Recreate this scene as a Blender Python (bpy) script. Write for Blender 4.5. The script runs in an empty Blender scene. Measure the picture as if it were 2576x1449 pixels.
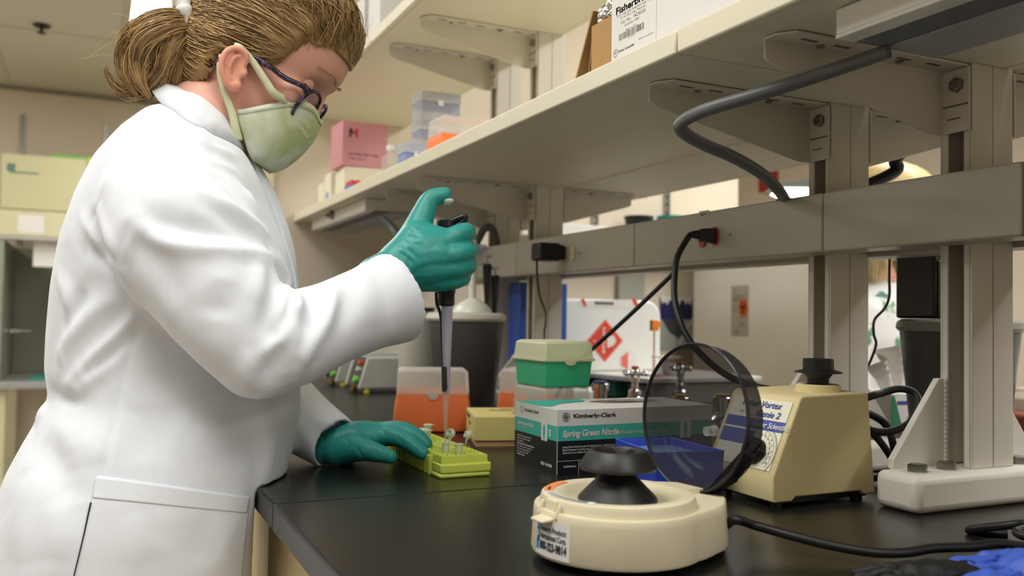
import bpy, bmesh, math, random
import numpy as np
from mathutils import Vector, Matrix
from mathutils.bvhtree import BVHTree
random.seed(7); rng = np.random.default_rng(7)
SC = bpy.context.scene
COL = SC.collection
# ------------------------------------------------------------------ camera
CZ = 1.11
YAW, PITCH, ROLL, FPX = math.radians(25.274), math.radians(1.816), math.radians(0.914), 2216.0
FW = np.array([math.sin(YAW)*math.cos(PITCH), math.cos(YAW)*math.cos(PITCH), math.sin(PITCH)])
_r0 = np.array([math.cos(YAW), -math.sin(YAW), 0.0]); _u0 = np.cross(_r0, FW)
RT = _r0*math.cos(ROLL)+_u0*math.sin(ROLL); UP = np.cross(RT, FW)
CAM = np.array([0, 0, CZ])
cd = bpy.data.cameras.new('camera'); cam = bpy.data.objects.new('camera', cd); COL.objects.link(cam)
cam.matrix_world = Matrix(((RT[0], UP[0], -FW[0], 0), (RT[1], UP[1], -FW[1], 0), (RT[2], UP[2], -FW[2], CZ), (0, 0, 0, 1)))
cd.sensor_width = 36; cd.lens = 36*FPX/2576; cd.clip_start = .02; cd.clip_end = 60
cd.dof.use_dof = True; cd.dof.focus_distance = .96; cd.dof.aperture_fstop = 5.4
SC.camera = cam
# ------------------------------------------------------------------ light
SC.view_settings.view_transform = 'Standard'; SC.view_settings.look = 'None'
SC.view_settings.gamma = 1; SC.view_settings.use_curve_mapping = False
SC.view_settings.exposure = -0.04
w = bpy.data.worlds.new('room_air'); SC.world = w; w.use_nodes = True
w.node_tree.nodes['Background'].inputs[0].default_value = (.95, .96, 1.0, 1)
w.node_tree.nodes['Background'].inputs[1].default_value = .35
SC.cycles.max_bounces = 8; SC.cycles.diffuse_bounces = 5; SC.cycles.glossy_bounces = 4
SC.cycles.transmission_bounces = 8; SC.cycles.transparent_max_bounces = 12
SC.cycles.caustics_reflective = False; SC.cycles.caustics_refractive = False
CEIL = 2.5
def area(name, loc, sx, sy, power, col, rot=(0, 0, 0)):
    l = bpy.data.lights.new(name, 'AREA'); l.shape = 'RECTANGLE'; l.size = sx; l.size_y = sy
    l.energy = power; l.color = col
    o = bpy.data.objects.new(name, l); COL.objects.link(o); o.location = loc; o.rotation_euler = rot
    return o
LAMPS = [(.09+.30, 4.37), (-.52, 2.55), (-.52, .55), (.52, -.95), (-1.75, 1.4), (2.15, 3.6), (2.15, 1.4), (2.15, -.6), (-1.75, 4.6), (1.44, -2.2)]
for (lx, ly) in LAMPS:
    area('ceiling_lamp', (lx, ly, CEIL-.02), .56, 1.16, 34 if (lx > 1 and ly < 0) else 27 if lx > 1 else 15, (.985, .995, 1))
# ------------------------------------------------------------------ pixel -> world
def ray(x, y): return FW+RT*((x-1288)/FPX)-UP*((y-724.5)/FPX)
def onZ(x, y, z): d = ray(x, y); return CAM+d*((z-CZ)/d[2])
def onX(x, y, X): d = ray(x, y); return CAM+d*(X/d[0])
def onY(x, y, Y): d = ray(x, y); return CAM+d*(Y/d[1])
def atD(x, y, D): return CAM+ray(x, y)*D
def proj(p):
    q = np.asarray(p, float)-CAM; D = q@FW
    return np.stack([1288+FPX*(q@RT)/D, 724.5-FPX*(q@UP)/D], -1)
# ------------------------------------------------------------------ materials
def lin(h):
    h = h.lstrip('#'); c = [int(h[i:i+2], 16)/255 for i in (0, 2, 4)]
    return tuple((v/12.92 if v <= .04045 else ((v+.055)/1.055)**2.4) for v in c)+(1,)
MATS = {}
def mat(name, h, rough=.5, metal=0, noise=.06, scale=14, bump=0, bscale=400, trans=0, alpha=1, ior=1.45, emit=0, sss=0, sheen=0, coat=0, spec=.5, thin=False, stretch=None):
    if name in MATS: return MATS[name]
    m = bpy.data.materials.new(name); m.use_nodes = True; nt = m.node_tree; N = nt.nodes; L = nt.links
    b = N['Principled BSDF']; c = lin(h)
    b.inputs['Roughness'].default_value = rough; b.inputs['Metallic'].default_value = metal
    b.inputs['Specular IOR Level'].default_value = spec; b.inputs['IOR'].default_value = ior
    b.inputs['Transmission Weight'].default_value = trans; b.inputs['Alpha'].default_value = alpha
    b.inputs['Sheen Weight'].default_value = sheen; b.inputs['Coat Weight'].default_value = coat
    if sss:
        b.inputs['Subsurface Weight'].default_value = sss; b.inputs['Subsurface Radius'].default_value = (.012, .006, .004); b.inputs['Subsurface Scale'].default_value = 1
    tc = N.new('ShaderNodeTexCoord'); src = tc.outputs['Object']
    if stretch:
        mp = N.new('ShaderNodeMapping'); mp.inputs['Scale'].default_value = stretch; L.new(src, mp.inputs[0]); src = mp.outputs[0]
    n = N.new('ShaderNodeTexNoise'); n.inputs['Scale'].default_value = scale; n.inputs['Detail'].default_value = 4; L.new(src, n.inputs['Vector'])
    r = N.new('ShaderNodeMapRange'); r.inputs[3].default_value = 1-noise; r.inputs[4].default_value = 1+noise; L.new(n.outputs[0], r.inputs[0])
    mx = N.new('ShaderNodeMix'); mx.data_type = 'RGBA'; mx.blend_type = 'MULTIPLY'; mx.inputs[0].default_value = 1
    mx.inputs[6].default_value = c; L.new(r.outputs[0], mx.inputs[7]); L.new(mx.outputs[2], b.inputs['Base Color'])
    if emit:
        b.inputs['Emission Color'].default_value = c; b.inputs['Emission Strength'].default_value = emit
    if bump:
        n2 = N.new('ShaderNodeTexNoise'); n2.inputs['Scale'].default_value = bscale; L.new(src, n2.inputs['Vector'])
        bp_ = N.new('ShaderNodeBump'); bp_.inputs['Strength'].default_value = bump; bp_.inputs['Distance'].default_value = .002
        L.new(n2.outputs[0], bp_.inputs['Height']); L.new(bp_.outputs[0], b.inputs['Normal'])
    MATS[name] = m; return m
def nodes(m): return m.node_tree.nodes, m.node_tree.links, m.node_tree.nodes['Principled BSDF']
# ------------------------------------------------------------------ geometry buffer
class G:
    def __init__(s): s.v = []; s.f = []
    def add(s, v, f):
        n = len(s.v); s.v.extend([tuple(map(float, p)) for p in v]); s.f.extend([tuple(i+n for i in q) for q in f]); return s
    def box(s, a, b):
        (x0, y0, z0), (x1, y1, z1) = [min(p, q) for p, q in zip(a, b)], [max(p, q) for p, q in zip(a, b)]
        v = [(x0,y0,z0),(x1,y0,z0),(x1,y1,z0),(x0,y1,z0),(x0,y0,z1),(x1,y0,z1),(x1,y1,z1),(x0,y1,z1)]
        return s.add(v, [(3,2,1,0),(4,5,6,7),(0,1,5,4),(1,2,6,5),(2,3,7,6),(3,0,4,7)])
    def hexa(s, b4, t4):
        return s.add(list(b4)+list(t4), [(3,2,1,0),(4,5,6,7),(0,1,5,4),(1,2,6,5),(2,3,7,6),(3,0,4,7)])
    def prism(s, poly, d):       # poly: list of 3D points (planar), d: extrusion vector
        d = np.asarray(d, float); n = len(poly); a = [np.asarray(p, float) for p in poly]
        nr = sum((np.cross(a[i]-a[0], a[(i+1) % n]-a[0]) for i in range(n)), np.zeros(3))
        if nr@d > 0: a = a[::-1]
        v = a+[p+d for p in a]
        return s.add(v, [tuple(range(n)), tuple(range(2*n-1, n-1, -1))]+[(i, i+n, (i+1) % n+n, (i+1) % n) for i in range(n)])
    def loft(s, rings, cap=True, close=True):
        n = len(rings[0]); v = [p for r in rings for p in r]; f = []
        for k in range(len(rings)-1):
            for i in range(n if close else n-1):
                j = (i+1) % n; f.append((k*n+i, k*n+j, (k+1)*n+j, (k+1)*n+i))
        if cap: f.append(tuple(range(n-1, -1, -1))); f.append(tuple(range((len(rings)-1)*n, len(rings)*n)))
        return s.add(v, f)
    def lathe(s, prof, c=(0, 0, 0), ax=(0, 0, 1), n=32, cap=True):  # prof: (r, h)
        ax = np.asarray(ax, float); ax /= np.linalg.norm(ax); c = np.asarray(c, float)
        t = np.array([1, 0, 0]) if abs(ax[0]) < .9 else np.array([0, 1, 0]); u = np.cross(ax, t); u /= np.linalg.norm(u); w_ = np.cross(ax, u)
        rings = [[c+ax*h+(u*math.cos(a)+w_*math.sin(a))*max(r, 1e-5) for a in np.linspace(0, 2*math.pi, n, endpoint=False)] for r, h in prof]
        return s.loft(rings, cap)
    def cyl(s, p0, p1, r0, r1=None, n=20):
        p0 = np.asarray(p0, float); p1 = np.asarray(p1, float); d = p1-p0; L_ = np.linalg.norm(d)
        return s.lathe([(r0, 0), (r0 if r1 is None else r1, L_)], p0, d, n)
    def tube(s, pts, r, n=10, cap=True, flat=1.0):
        P = np.asarray(pts, float); R = np.full(len(P), r) if np.isscalar(r) else np.asarray(r, float)
        T = np.gradient(P, axis=0); T /= np.linalg.norm(T, axis=1)[:, None]+1e-12
        t0 = T[0]; a = np.array([0, 0, 1.]) if abs(t0[2]) < .9 else np.array([1., 0, 0]); u = np.cross(t0, a); u /= np.linalg.norm(u); rings = []
        for i in range(len(P)):
            u = u-T[i]*(u@T[i]); u /= np.linalg.norm(u)+1e-12; w_ = np.cross(T[i], u)
            rings.append([P[i]+(u*math.cos(q)+w_*math.sin(q)*flat)*R[i] for q in np.linspace(0, 2*math.pi, n, endpoint=False)])
        return s.loft(rings, cap)
    def sphere(s, c, r, n=16, m=10, sc=(1, 1, 1)):
        c = np.asarray(c, float); sc = np.asarray(sc, float)
        rings = [[c+sc*r*np.array([math.sin(t)*math.cos(a), math.sin(t)*math.sin(a), -math.cos(t)]) for a in np.linspace(0, 2*math.pi, n, endpoint=False)] for t in np.linspace(.02, math.pi-.02, m)]
        return s.loft(rings)
    def quad(s, a, b, c, d): return s.add([a, b, c, d], [(0, 1, 2, 3)])
def spline(pts, n=40):           # Catmull-Rom through points
    P = np.asarray(pts, float); P = np.vstack([2*P[0]-P[1], P, 2*P[-1]-P[-2]]); k = len(P)-3; out = []
    for t in np.linspace(0, k-1e-9, n):
        i = int(t); u = t-i; a, b, c, d = P[i:i+4]
        out.append(.5*((2*b)+(c-a)*u+(2*a-5*b+4*c-d)*u*u+(3*b-a-3*c+d)*u**3))
    return np.array(out)
ORG = {}
def obj(name, g, m, parent=None, smooth=None, bevel=0, seg=2, solid=0, kind=None, label=None):
    V = np.array(g.v, float)
    if parent is None:
        c = np.array([(V[:, 0].min()+V[:, 0].max())/2, (V[:, 1].min()+V[:, 1].max())/2, V[:, 2].min()])
    else: c = ORG[parent.name]
    me = bpy.data.meshes.new(name); me.from_pydata((V-c).tolist(), [], g.f); me.update()
    o = bpy.data.objects.new(name, me); COL.objects.link(o)
    if m is not None: me.materials.append(m)
    if parent is None: o.location = c
    else: o.parent = parent
    ORG[o.name] = c
    if smooth is not None:
        me.polygons.foreach_set('use_smooth', [True]*len(me.polygons)); me.set_sharp_from_angle(angle=math.radians(smooth))
    if solid:
        k = o.modifiers.new('thickness', 'SOLIDIFY'); k.thickness = solid; k.offset = 0
    if bevel:
        k = o.modifiers.new('bevel', 'BEVEL'); k.width = bevel; k.segments = seg; k.limit_method = 'ANGLE'; k.angle_limit = math.radians(35)
        me.polygons.foreach_set('use_smooth', [True]*len(me.polygons)); me.set_sharp_from_angle(angle=math.radians(smooth or 50))
        k.harden_normals = False
    if kind: o['kind'] = kind
    if label: o['label'] = label
    return o
def tag(o, label, cat, group=None):
    o['label'] = label; o['category'] = cat
    if group: o['group'] = group
    return o
def thing(name, label, cat, loc, group=None):
    o = bpy.data.objects.new(name, None); COL.objects.link(o); o.location = loc; o.empty_display_size = .02
    ORG[o.name] = np.asarray(loc, float)
    return tag(o, label, cat, group)
def struct(name, g, m, **k): return obj(name, g, m, kind='structure', **k)
def dup(root, loc, label=None, group=None):
    r = root.copy(); COL.objects.link(r); r.location = loc; ORG[r.name] = np.asarray(loc, float)
    if label: r['label'] = label
    if group: r['group'] = group
    for ch in list(root.children):
        c = ch.copy(); COL.objects.link(c); c.parent = r
        for gch in ch.children:
            d = gch.copy(); COL.objects.link(d); d.parent = c
    return r
# text as mesh, unit height; place with basis
_TX = {}
def text_geo(body, bold=0, shear=0):
    k = (body, bold, shear)
    if k not in _TX:
        cu = bpy.data.curves.new('t', 'FONT'); cu.body = body; cu.size = 1; cu.offset = bold; cu.shear = shear; cu.resolution_u = 3
        o = bpy.data.objects.new('t', cu); COL.objects.link(o); dg = bpy.context.evaluated_depsgraph_get()
        me = o.evaluated_get(dg).to_mesh(); V = np.array([v.co[:] for v in me.vertices]); F = [tuple(p.vertices) for p in me.polygons]
        o.evaluated_get(dg).to_mesh_clear(); bpy.data.objects.remove(o); bpy.data.curves.remove(cu)
        _TX[k] = (V, F)
    return _TX[k]
def text(g, body, p, u, v, h, wd=None, bold=0, shear=0, lift=.0003, fn=None):
    """p: baseline-left corner, u right, v up; h: em height; wd: fitted width; fn maps (a, b) -> 3D instead"""
    V, F = text_geo(body, bold, shear); x = V[:, 0]-V[:, 0].min(); W = x.max(); sx = h if wd is None else wd/W
    if fn is not None: P = [fn(a*sx, b*h) for a, b in zip(x, V[:, 1])]
    else:
        u = np.asarray(u, float); v = np.asarray(v, float); u = u/np.linalg.norm(u); v = v/np.linalg.norm(v); n = np.cross(u, v)
        P = [np.asarray(p)+u*a*sx+v*b*h+n*lift for a, b in zip(x, V[:, 1])]
    return g.add(P, F)
def panel(g, p, u, v, a0, a1, b0, b1, lift=.0002, th=.0002):
    u = np.asarray(u, float); v = np.asarray(v, float); n = np.cross(u, v); n = n/np.linalg.norm(n); p = np.asarray(p, float)
    q = [p+u*a+v*b+n*lift for a, b in ((a0, b0), (a1, b0), (a1, b1), (a0, b1))]
    return g.prism(q, n*th)
def remesh(g, voxel, smooth=4, lam=.5):
    me = bpy.data.meshes.new('r'); me.from_pydata(g.v, [], g.f); me.update()
    o = bpy.data.objects.new('r', me); COL.objects.link(o); k = o.modifiers.new('r', 'REMESH'); k.mode = 'VOXEL'; k.voxel_size = voxel
    dg = bpy.context.evaluated_depsgraph_get(); ev = o.evaluated_get(dg); m2 = ev.to_mesh()
    V = np.empty(len(m2.vertices)*3); m2.vertices.foreach_get('co', V); V = V.reshape(-1, 3)
    F = [tuple(p.vertices) for p in m2.polygons]; E = np.empty(len(m2.edges)*2, int); m2.edges.foreach_get('vertices', E); E = E.reshape(-1, 2)
    ev.to_mesh_clear(); bpy.data.objects.remove(o); bpy.data.meshes.remove(me)
    V = relax(V, E, smooth, lam)
    r = G(); r.v = V; r.f = F; r.e = E; return r
def relax(V, E, it, lam=.5):
    cnt = np.zeros(len(V)); np.add.at(cnt, E.ravel(), 1)
    for _ in range(it):
        A = np.zeros_like(V); np.add.at(A, E[:, 0], V[E[:, 1]]); np.add.at(A, E[:, 1], V[E[:, 0]])
        V = V+lam*(A/np.maximum(cnt, 1)[:, None]-V)
    return V
def vnormals(V, F):
    N = np.zeros_like(V); Q = np.array([f if len(f) == 4 else (f[0], f[1], f[2], f[2]) for f in F])
    n = np.cross(V[Q[:, 2]]-V[Q[:, 0]], V[Q[:, 3]]-V[Q[:, 1]])
    for k in range(4): np.add.at(N, Q[:, k], n)
    return N/(np.linalg.norm(N, axis=1)[:, None]+1e-12)
def bvh(g): return BVHTree.FromPolygons([tuple(p) for p in g.v], g.f)
def cast(tree, x, y, D0=.3):
    d = ray(x, y); h = tree.ray_cast(Vector(CAM+d*D0), Vector(d/np.linalg.norm(d)))
    return None if h[0] is None else (np.array(h[0]), np.array(h[1]))
# ------------------------------------------------------------------ shared materials
WALL = mat('wall_paint', 'D5C9B7', .8, noise=.03, scale=3, bump=.05, bscale=200)
CREAM = mat('cream_enamel', 'DAD4BE', .42, noise=.03, bump=.03, bscale=300)
POST = mat('post_enamel', 'D2CDC2', .38, noise=.03, bump=.03, bscale=300)
GREYRACE = mat('raceway_paint', 'B3B0A2', .38, noise=.04, scale=6, stretch=(1, .15, 1))
EPOXY = mat('black_epoxy', '1B1B19', .26, noise=.25, scale=60, bump=.04, bscale=900, spec=.55)
BLACKP = mat('black_plastic', '141416', .35, noise=.1)
RUBBER = mat('black_rubber', '17181A', .45, noise=.1)
WHITEP = mat('white_plastic', 'E6E5E0', .35, noise=.02)
STEEL = mat('steel', '8C8C88', .3, 1, noise=.1)
CHROME = mat('chrome', 'D8D8D8', .08, 1, noise=.03)
HOLE = mat('dark_hole', '1C1A16', .8)
INK = mat('ink_black', '1A1B20', .6)
INKGREY = mat('ink_grey', '6B6B68', .6)
PAPER = mat('paper_white', 'DEDDD8', .6, noise=.02)
BENCH = .91; EDGE = .1725
WY = 6.28; EW = 2.85   # far wall, partition wall
# ------------------------------------------------------------------ room shell
struct('floor', G().box((-3.5, -3.2, -.05), (4.6, WY+.1, 0)), mat('floor_vinyl', 'B9B4AA', .35, noise=.12, scale=30))
clg = struct('ceiling', G().box((-3.5, -3.2, CEIL+.02), (4.6, WY+.1, CEIL+.1)), mat('ceiling_void', 'B8B3A2', .9))
struct('wall_far', G().box((-3.5, WY, 0), (4.6, WY+.1, CEIL+.02)), WALL)
struct('wall_left', G().box((-3.6, -3.2, 0), (-3.5, WY+.1, CEIL+.02)), WALL)
struct('wall_right', G().box((4.6, -3.2, 0), (4.7, WY+.1, CEIL+.02)), WALL)
struct('wall_near', G().box((-3.6, -3.3, 0), (4.7, -3.2, CEIL+.02)), WALL)
struct('wall_end', G().box((.5, EW, 0), (2.36, EW+.12, CEIL)), WALL)
TILE = mat('ceiling_tile', 'CFCABA', .9, noise=.05, scale=90, bump=.25, bscale=500)
GRID = mat('ceiling_grid', 'C4C1B2', .5)
gx = [-3.5+.09-.0+i*.61 for i in range(-1, 14)]; off = .09+.0
xs_ = [off+.61*i for i in range(-6, 8)]; ys_ = [4.97+1.22*j-.0 for j in range(-7, 2)]
gg = G()
for x in xs_: gg.box((x-.012, -3.2, CEIL-.004), (x+.012, WY, CEIL+.019))
for y in ys_: gg.box((-3.5, y-.012, CEIL-.0035), (4.6, y+.012, CEIL+.019))
obj('ceiling_grid', gg, GRID, clg)
lampcells = set()
for (lx, ly) in LAMPS:
    lampcells.add((int(math.floor((lx-off)/.61+1e-6)), int(math.floor((ly-4.97)/1.22+1e-6))))
for i in range(-6, 7):
    for j in range(-7, 2):
        x, y = off+.61*i, 4.97+1.22*j
        if (i, j) in lampcells or y+1.2 < -3.2 or y > WY or x > 4.6 or x+.6 < -3.5: continue
        if not (-1.6 < x < 2.8 and y > 0): continue
        obj('ceiling_tile', G().box((max(x+.013, -3.5), max(y+.013, -3.2), CEIL), (min(x+.597, 4.6), min(y+1.207, WY), CEIL+.018)), TILE, clg)
DIFF = mat('lamp_diffuser', 'FFF8EA', .5, emit=4.5, noise=0)
for k, (lx, ly) in enumerate(LAMPS):
    i, j = (int(math.floor((lx-off)/.61+1e-6)), int(math.floor((ly-4.97)/1.22+1e-6)))
    x, y = off+.61*i, 4.97+1.22*j
    t = thing('ceiling_light', ('bright white fluorescent ceiling panel behind the ponytail', 'ceiling panel over the aisle behind the lab coat, far one', 'ceiling panel over the aisle behind the lab coat, near one', 'ceiling panel above the near end of the bench', 'ceiling panel over the far left aisle, middle of the room', 'ceiling panel above the wall behind the freezer', 'ceiling panel above the second person', 'ceiling panel above the side table end of the room', 'ceiling panel before the safety cabinet at far left', 'ceiling panel by the wall behind the camera')[k], 'ceiling light', (x+.305, y+.61, CEIL-.006), None if k == 0 else 'ceiling lights')
    obj('diffuser', G().box((x+.02, y+.02, CEIL+.004), (x+.59, y+1.2, CEIL+.016)), DIFF, t)
    fr = G()
    for a, b in (((x+.005, y+.005), (x+.022, y+1.215)), ((x+.588, y+.005), (x+.605, y+1.215)), ((x+.005, y+.005), (x+.605, y+.022)), ((x+.005, y+1.198), (x+.605, y+1.215))):
        fr.box((a[0], a[1], CEIL-.006), (b[0], b[1], CEIL+.019))
    obj('frame', fr, GRID, t)
p = onZ(105, 62, CEIL)
t = thing('sprinkler_head', 'small dark sprinkler head hanging from a ceiling tile', 'sprinkler', (p[0], p[1], CEIL-.05))
obj('escutcheon', G().lathe([(.02, 0), (.04, -.006), (.036, -.012)], (p[0], p[1], CEIL), n=24), mat('sprinkler_bronze', '3A3732', .4, .6), t, smooth=40)
obj('deflector', G().cyl((p[0], p[1], CEIL-.012), (p[0], p[1], CEIL-.04), .008).lathe([(.022, 0), (.022, .003)], (p[0], p[1], CEIL-.043), n=18), MATS['sprinkler_bronze'], t, smooth=40)
struct('trim_1', G().box((-3.5, WY-.012, CEIL-.03), (4.6, WY, CEIL-.005)), mat('wall_angle', '8D8878', .5))
struct('trim_2', G().box((.44, EW-.01, 0), (.5, EW+.13, CEIL)), mat('trim_cream', 'E6DBC0', .5))
# shelf standards on walls
def standard(x, Y, z0, z1, label):
    t = thing('shelf_standard', label, 'wall bracket', (x, Y, z0))
    obj('channel', G().box((x-.013, Y-.012, z0), (x-.009, Y, z1)).box((x+.009, Y-.012, z0), (x+.013, Y, z1)).box((x-.009, Y-.004, z0), (x+.009, Y, z1)), mat('zinc', 'A9A99F', .35, .8), t)
    s = G(); z = z0+.02
    while z < z1-.03: s.box((x-.003, Y-.0055, z), (x+.003, Y-.0041, z+.018)); z += .032
    o = obj('slot', s, HOLE, t); o['kind'] = 'stuff'
for px, nm in ((57, 'zinc shelf standard on far wall above the safety cabinet, left one'), (268, 'zinc shelf standard on far wall beside the shoulder of the coat')):
    p = onY(px, 295, WY); standard(p[0], WY, 1.5, p[2]+.02 if px < 100 else p[2]-.05, nm)
for px, nm in ((1495, 'short zinc wall standard left of the black bowl'), (1675, 'zinc wall standard above the teal bowl')):
    p = onY(px, 520, EW); standard(p[0], EW, 1.3, 2.2, nm)
# ------------------------------------------------------------------ island bench
bt = G()
XB = 1.52
seam = [(.94, 2.4), (-.9, .9395)]
t = thing('lab_bench', 'long black epoxy topped island bench with cream cupboards below', 'bench', (.85, .9, 0))
obj('worktop', G().box((EDGE, .9402, BENCH-.028), (XB, EW-.002, BENCH)), EPOXY, t, bevel=.003)
obj('worktop', G().box((EDGE, -1.2, BENCH-.028), (XB, .9396, BENCH)), EPOXY, t, bevel=.003)
WOOD = mat('bench_cabinet', 'CDB98C', .5, noise=.08, scale=10, stretch=(1, 1, .15))
obj('carcass', G().box((EDGE+.05, -1.2, .1), (XB-.05, EW-.002, BENCH-.03)), WOOD, t)
obj('plinth', G().box((EDGE+.11, -1.2, 0), (XB-.11, EW-.002, .1)), BLACKP, t)
y = -1.15; k = 0
while y < EW-.4:
    if not (1.0 < y+.25 < 1.45):
        d = obj('door', G().box((EDGE+.03, y, .14), (EDGE+.049, y+.44, .70)), WOOD, t, bevel=.003)
        obj('handle', G().tube([(EDGE+.03, y+.06, .64), (EDGE+.005, y+.06, .64), (EDGE+.005, y+.16, .64), (EDGE+.03, y+.16, .64)], .004, 8), STEEL, d, smooth=40)
        d = obj('drawer', G().box((EDGE+.03, y, .72), (EDGE+.049, y+.44, .86)), WOOD, t, bevel=.003)
        obj('handle', G().tube([(EDGE+.03, y+.17, .79), (EDGE+.005, y+.17, .79), (EDGE+.005, y+.27, .79), (EDGE+.03, y+.27, .79)], .004, 8), STEEL, d, smooth=40)
    y += .46
# ------------------------------------------------------------------ uprights, raceway, shelves
POSTX = .873; PD = .069; PW = .041
POSTY = [.6815, .8885, 1.752, 1.973]
MID, TOP = 1.399, 1.742
FX = .565
pl = ['nearest cream steel upright, standing on a bolted white foot at right', 'second cream steel upright, behind the beige mixer', 'third cream steel upright, behind the black wall adapter', 'farthest cream steel upright, just right of the pipetting hand']
WHITEF = mat('foot_enamel', 'D9D6CC', .4, noise=.05, bump=.15, bscale=60)
for k, yc in enumerate(POSTY):
    t = thing('upright', pl[k], 'post', (POSTX+.034, yc, BENCH), None)
    y0, y1 = yc-PW/2, yc+PW/2
    c = G(); w2 = PD/2
    for q in (0, 1):     # two back-to-back channels, slots facing front and rear
        xa = POSTX+q*w2; xi, xo = (xa, xa+w2) if q == 0 else (xa+w2, xa)
        sg = 1 if q == 0 else -1
        c.box((xa+.0004, y0, BENCH+.04), (xa+w2-.0004, y0+.003, 2.1)); c.box((xa+.0004, y1-.003, BENCH+.04), (xa+w2-.0004, y1, 2.1))
        c.box((xo-.002*sg, y0+.003, BENCH+.04), (xo, y1-.003, 2.1))
        c.box((xi, y0+.003, BENCH+.04), (xi+.003*sg, y0+.0105, 2.1)); c.box((xi, y1-.0105, BENCH+.04), (xi+.003*sg, y1-.003, 2.1))
    obj('channel', c, POST, t, bevel=.0012, seg=2)
    f = obj('foot', G().box((.772, yc-.0345, BENCH), (1.042, yc+.0225, BENCH+.04)), WHITEF, t, bevel=.009, seg=3)
    for sx, x0, x1 in ((0, .79, POSTX), (1, 1.024, POSTX+PD)):
        obj('gusset', G().prism([(x0, yc+.012, BENCH+.0395), (x1, yc+.012, BENCH+.0395), (x1, yc+.012, BENCH+.137), (x1-.012*(1 if sx == 0 else -1), yc+.012, BENCH+.137), (x0, yc+.012, BENCH+.05)], (0, .008, 0)), WHITEF, t, bevel=.001)
    wl = G(); zz = BENCH+.045
    while zz < BENCH+.135: wl.sphere((POSTX-.0015, yc+.0125, zz), .0033, 8, 6, (1, 1, 1.3)); zz += .0052
    o = obj('weld_bead', wl, WHITEF, t, smooth=60); o['kind'] = 'stuff'
    for bx in (.803, .848, .965, 1.01):
        bh = G().lathe([(.0105, 0), (.0105, .0075), (.0085, .0088)], (bx, yc-.008, BENCH+.0395), n=6)
        obj('bolt', bh, STEEL, t)
SLOT = mat('bracket_slot', '6E6753', .7)
def bracket(zb, yc, side, label):
    sg = -1 if side == 'front' else 1
    xa = POSTX-.002 if side == 'front' else POSTX+PD+.002
    ln = .262 if side == 'front' else .20
    t = thing('shelf_bracket', label, 'bracket', (xa, yc, zb-.075))
    X = lambda d: xa+sg*d
    obj('web', G().prism([(X(.0), yc+.014, zb-.002), (X(ln), yc+.014, zb-.002), (X(ln), yc+.014, zb-.022), (X(ln-.012), yc+.014, zb-.028), (X(.022), yc+.014, zb-.075), (X(0), yc+.014, zb-.075)], (0, .0025, 0)), POST, t, bevel=.0008)
    obj('flange', G().prism([(X(0), yc-.018, zb-.003), (X(ln-.014), yc-.018, zb-.003), (X(ln), yc+.0, zb-.003), (X(ln), yc+.0165, zb-.003), (X(0), yc+.0165, zb-.003)], (0, 0, .0025)), POST, t, bevel=.0006)
    obj('back_plate', G().box((X(0), yc-.0205, zb-.075), (X(.003), yc+.0165, zb-.0035)), POST, t, bevel=.0008)
    for d in (.03, .075, .12, .165, .21): obj('slot', G().box((X(d), yc-.006, zb-.0036), (X(d+.02), yc-.002, zb-.0029)), SLOT, t)
    for d in (.205, .09): obj('screw', G().lathe([(.0045, 0), (.0045, .0015), (.003, .0025)], (X(d-.008), yc+.004, zb-.003), (0, 0, -1), 12), STEEL, t, smooth=40)
    obj('bolt', G().lathe([(.0085, 0), (.0085, .005), (.0065, .0065)], (X(.003), yc-.006, zb-.022), (sg, 0, 0), 6), STEEL, t)
    obj('tab', G().box((X(.0028), yc-.0195, zb-.0455), (X(.0042), yc+.012, zb-.044)).box((X(.0028), yc-.01, zb-.06), (X(.0045), yc+.006, zb-.059)), SLOT, t)
where = ['nearest upright', 'second upright', 'third upright', 'farthest upright']
for k, yc in enumerate(POSTY):
    for zb, lv in ((MID, 'middle'), (TOP, 'top')):
        bracket(zb, yc, 'front', 'cream steel bracket on front of %s, under the %s shelf' % (where[k], lv))
        if lv == 'middle': bracket(zb, yc, 'rear', 'cream steel bracket on rear of %s, under the rear shelf' % where[k])
def shelf(y0, y1, zb, label, rear=False):
    x0, x1 = (FX, .935) if not rear else (.946, 1.186)
    g = G().box((x0+.002, y0, zb), (x1-.002, y1, zb+.004)).box((x0, y0, zb+.0045), (x1, y1, zb+.026))
    t = thing('wall_shelf' if 0 else 'lab_shelf', label, 'shelf', ((x0+x1)/2, (y0+y1)/2, zb))
    bd = G()
    if not rear:
        bd.box((x0+.012, y0, zb+.0005), (POSTX-.002, y1, zb+.026))
    else: bd.box((x0+.012, y0, zb+.0005), (x1-.012, y1, zb+.026))
    lp = G(); ya = y0
    for yc in [q for q in sorted(POSTY) if y0 < q < y1]+[None]:
        yb = y1 if yc is None else yc-PW/2-.002
        if not rear:
            bd.box((POSTX-.002, ya, zb+.0005), (x1-.012, yb, zb+.026)); lp.box((x1-.0115, ya, zb), (x1, yb, zb+.026))
        if yc is not None: ya = yc+PW/2+.002
    if rear: lp.box((x1-.0115, y0, zb-.0), (x1, y1, zb+.026))
    obj('board', bd, CREAM, t)
    obj('front_edge', G().box((x0, y0+.0004, zb), (x0+.0115, y1-.0004, zb+.027)), CREAM, t, bevel=.0025)
    obj('rear_lip', lp, CREAM, t)
SEAMY = .787
shelf(SEAMY+.0008, EW-.003, MID, 'long cream middle shelf with tip boxes, left of the joint')
shelf(-.25, SEAMY-.0008, MID, 'near end of the middle shelf, right of the joint')
shelf(1.87, EW-.003, TOP, 'far half of the cream top shelf, carrying cartons')
shelf(-.2, 1.869, TOP, 'near half of the cream top shelf above the cardboard box')
shelf(-.25, EW-.003, MID, 'pale rear shelf hung on the far side of the uprights', True)
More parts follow.
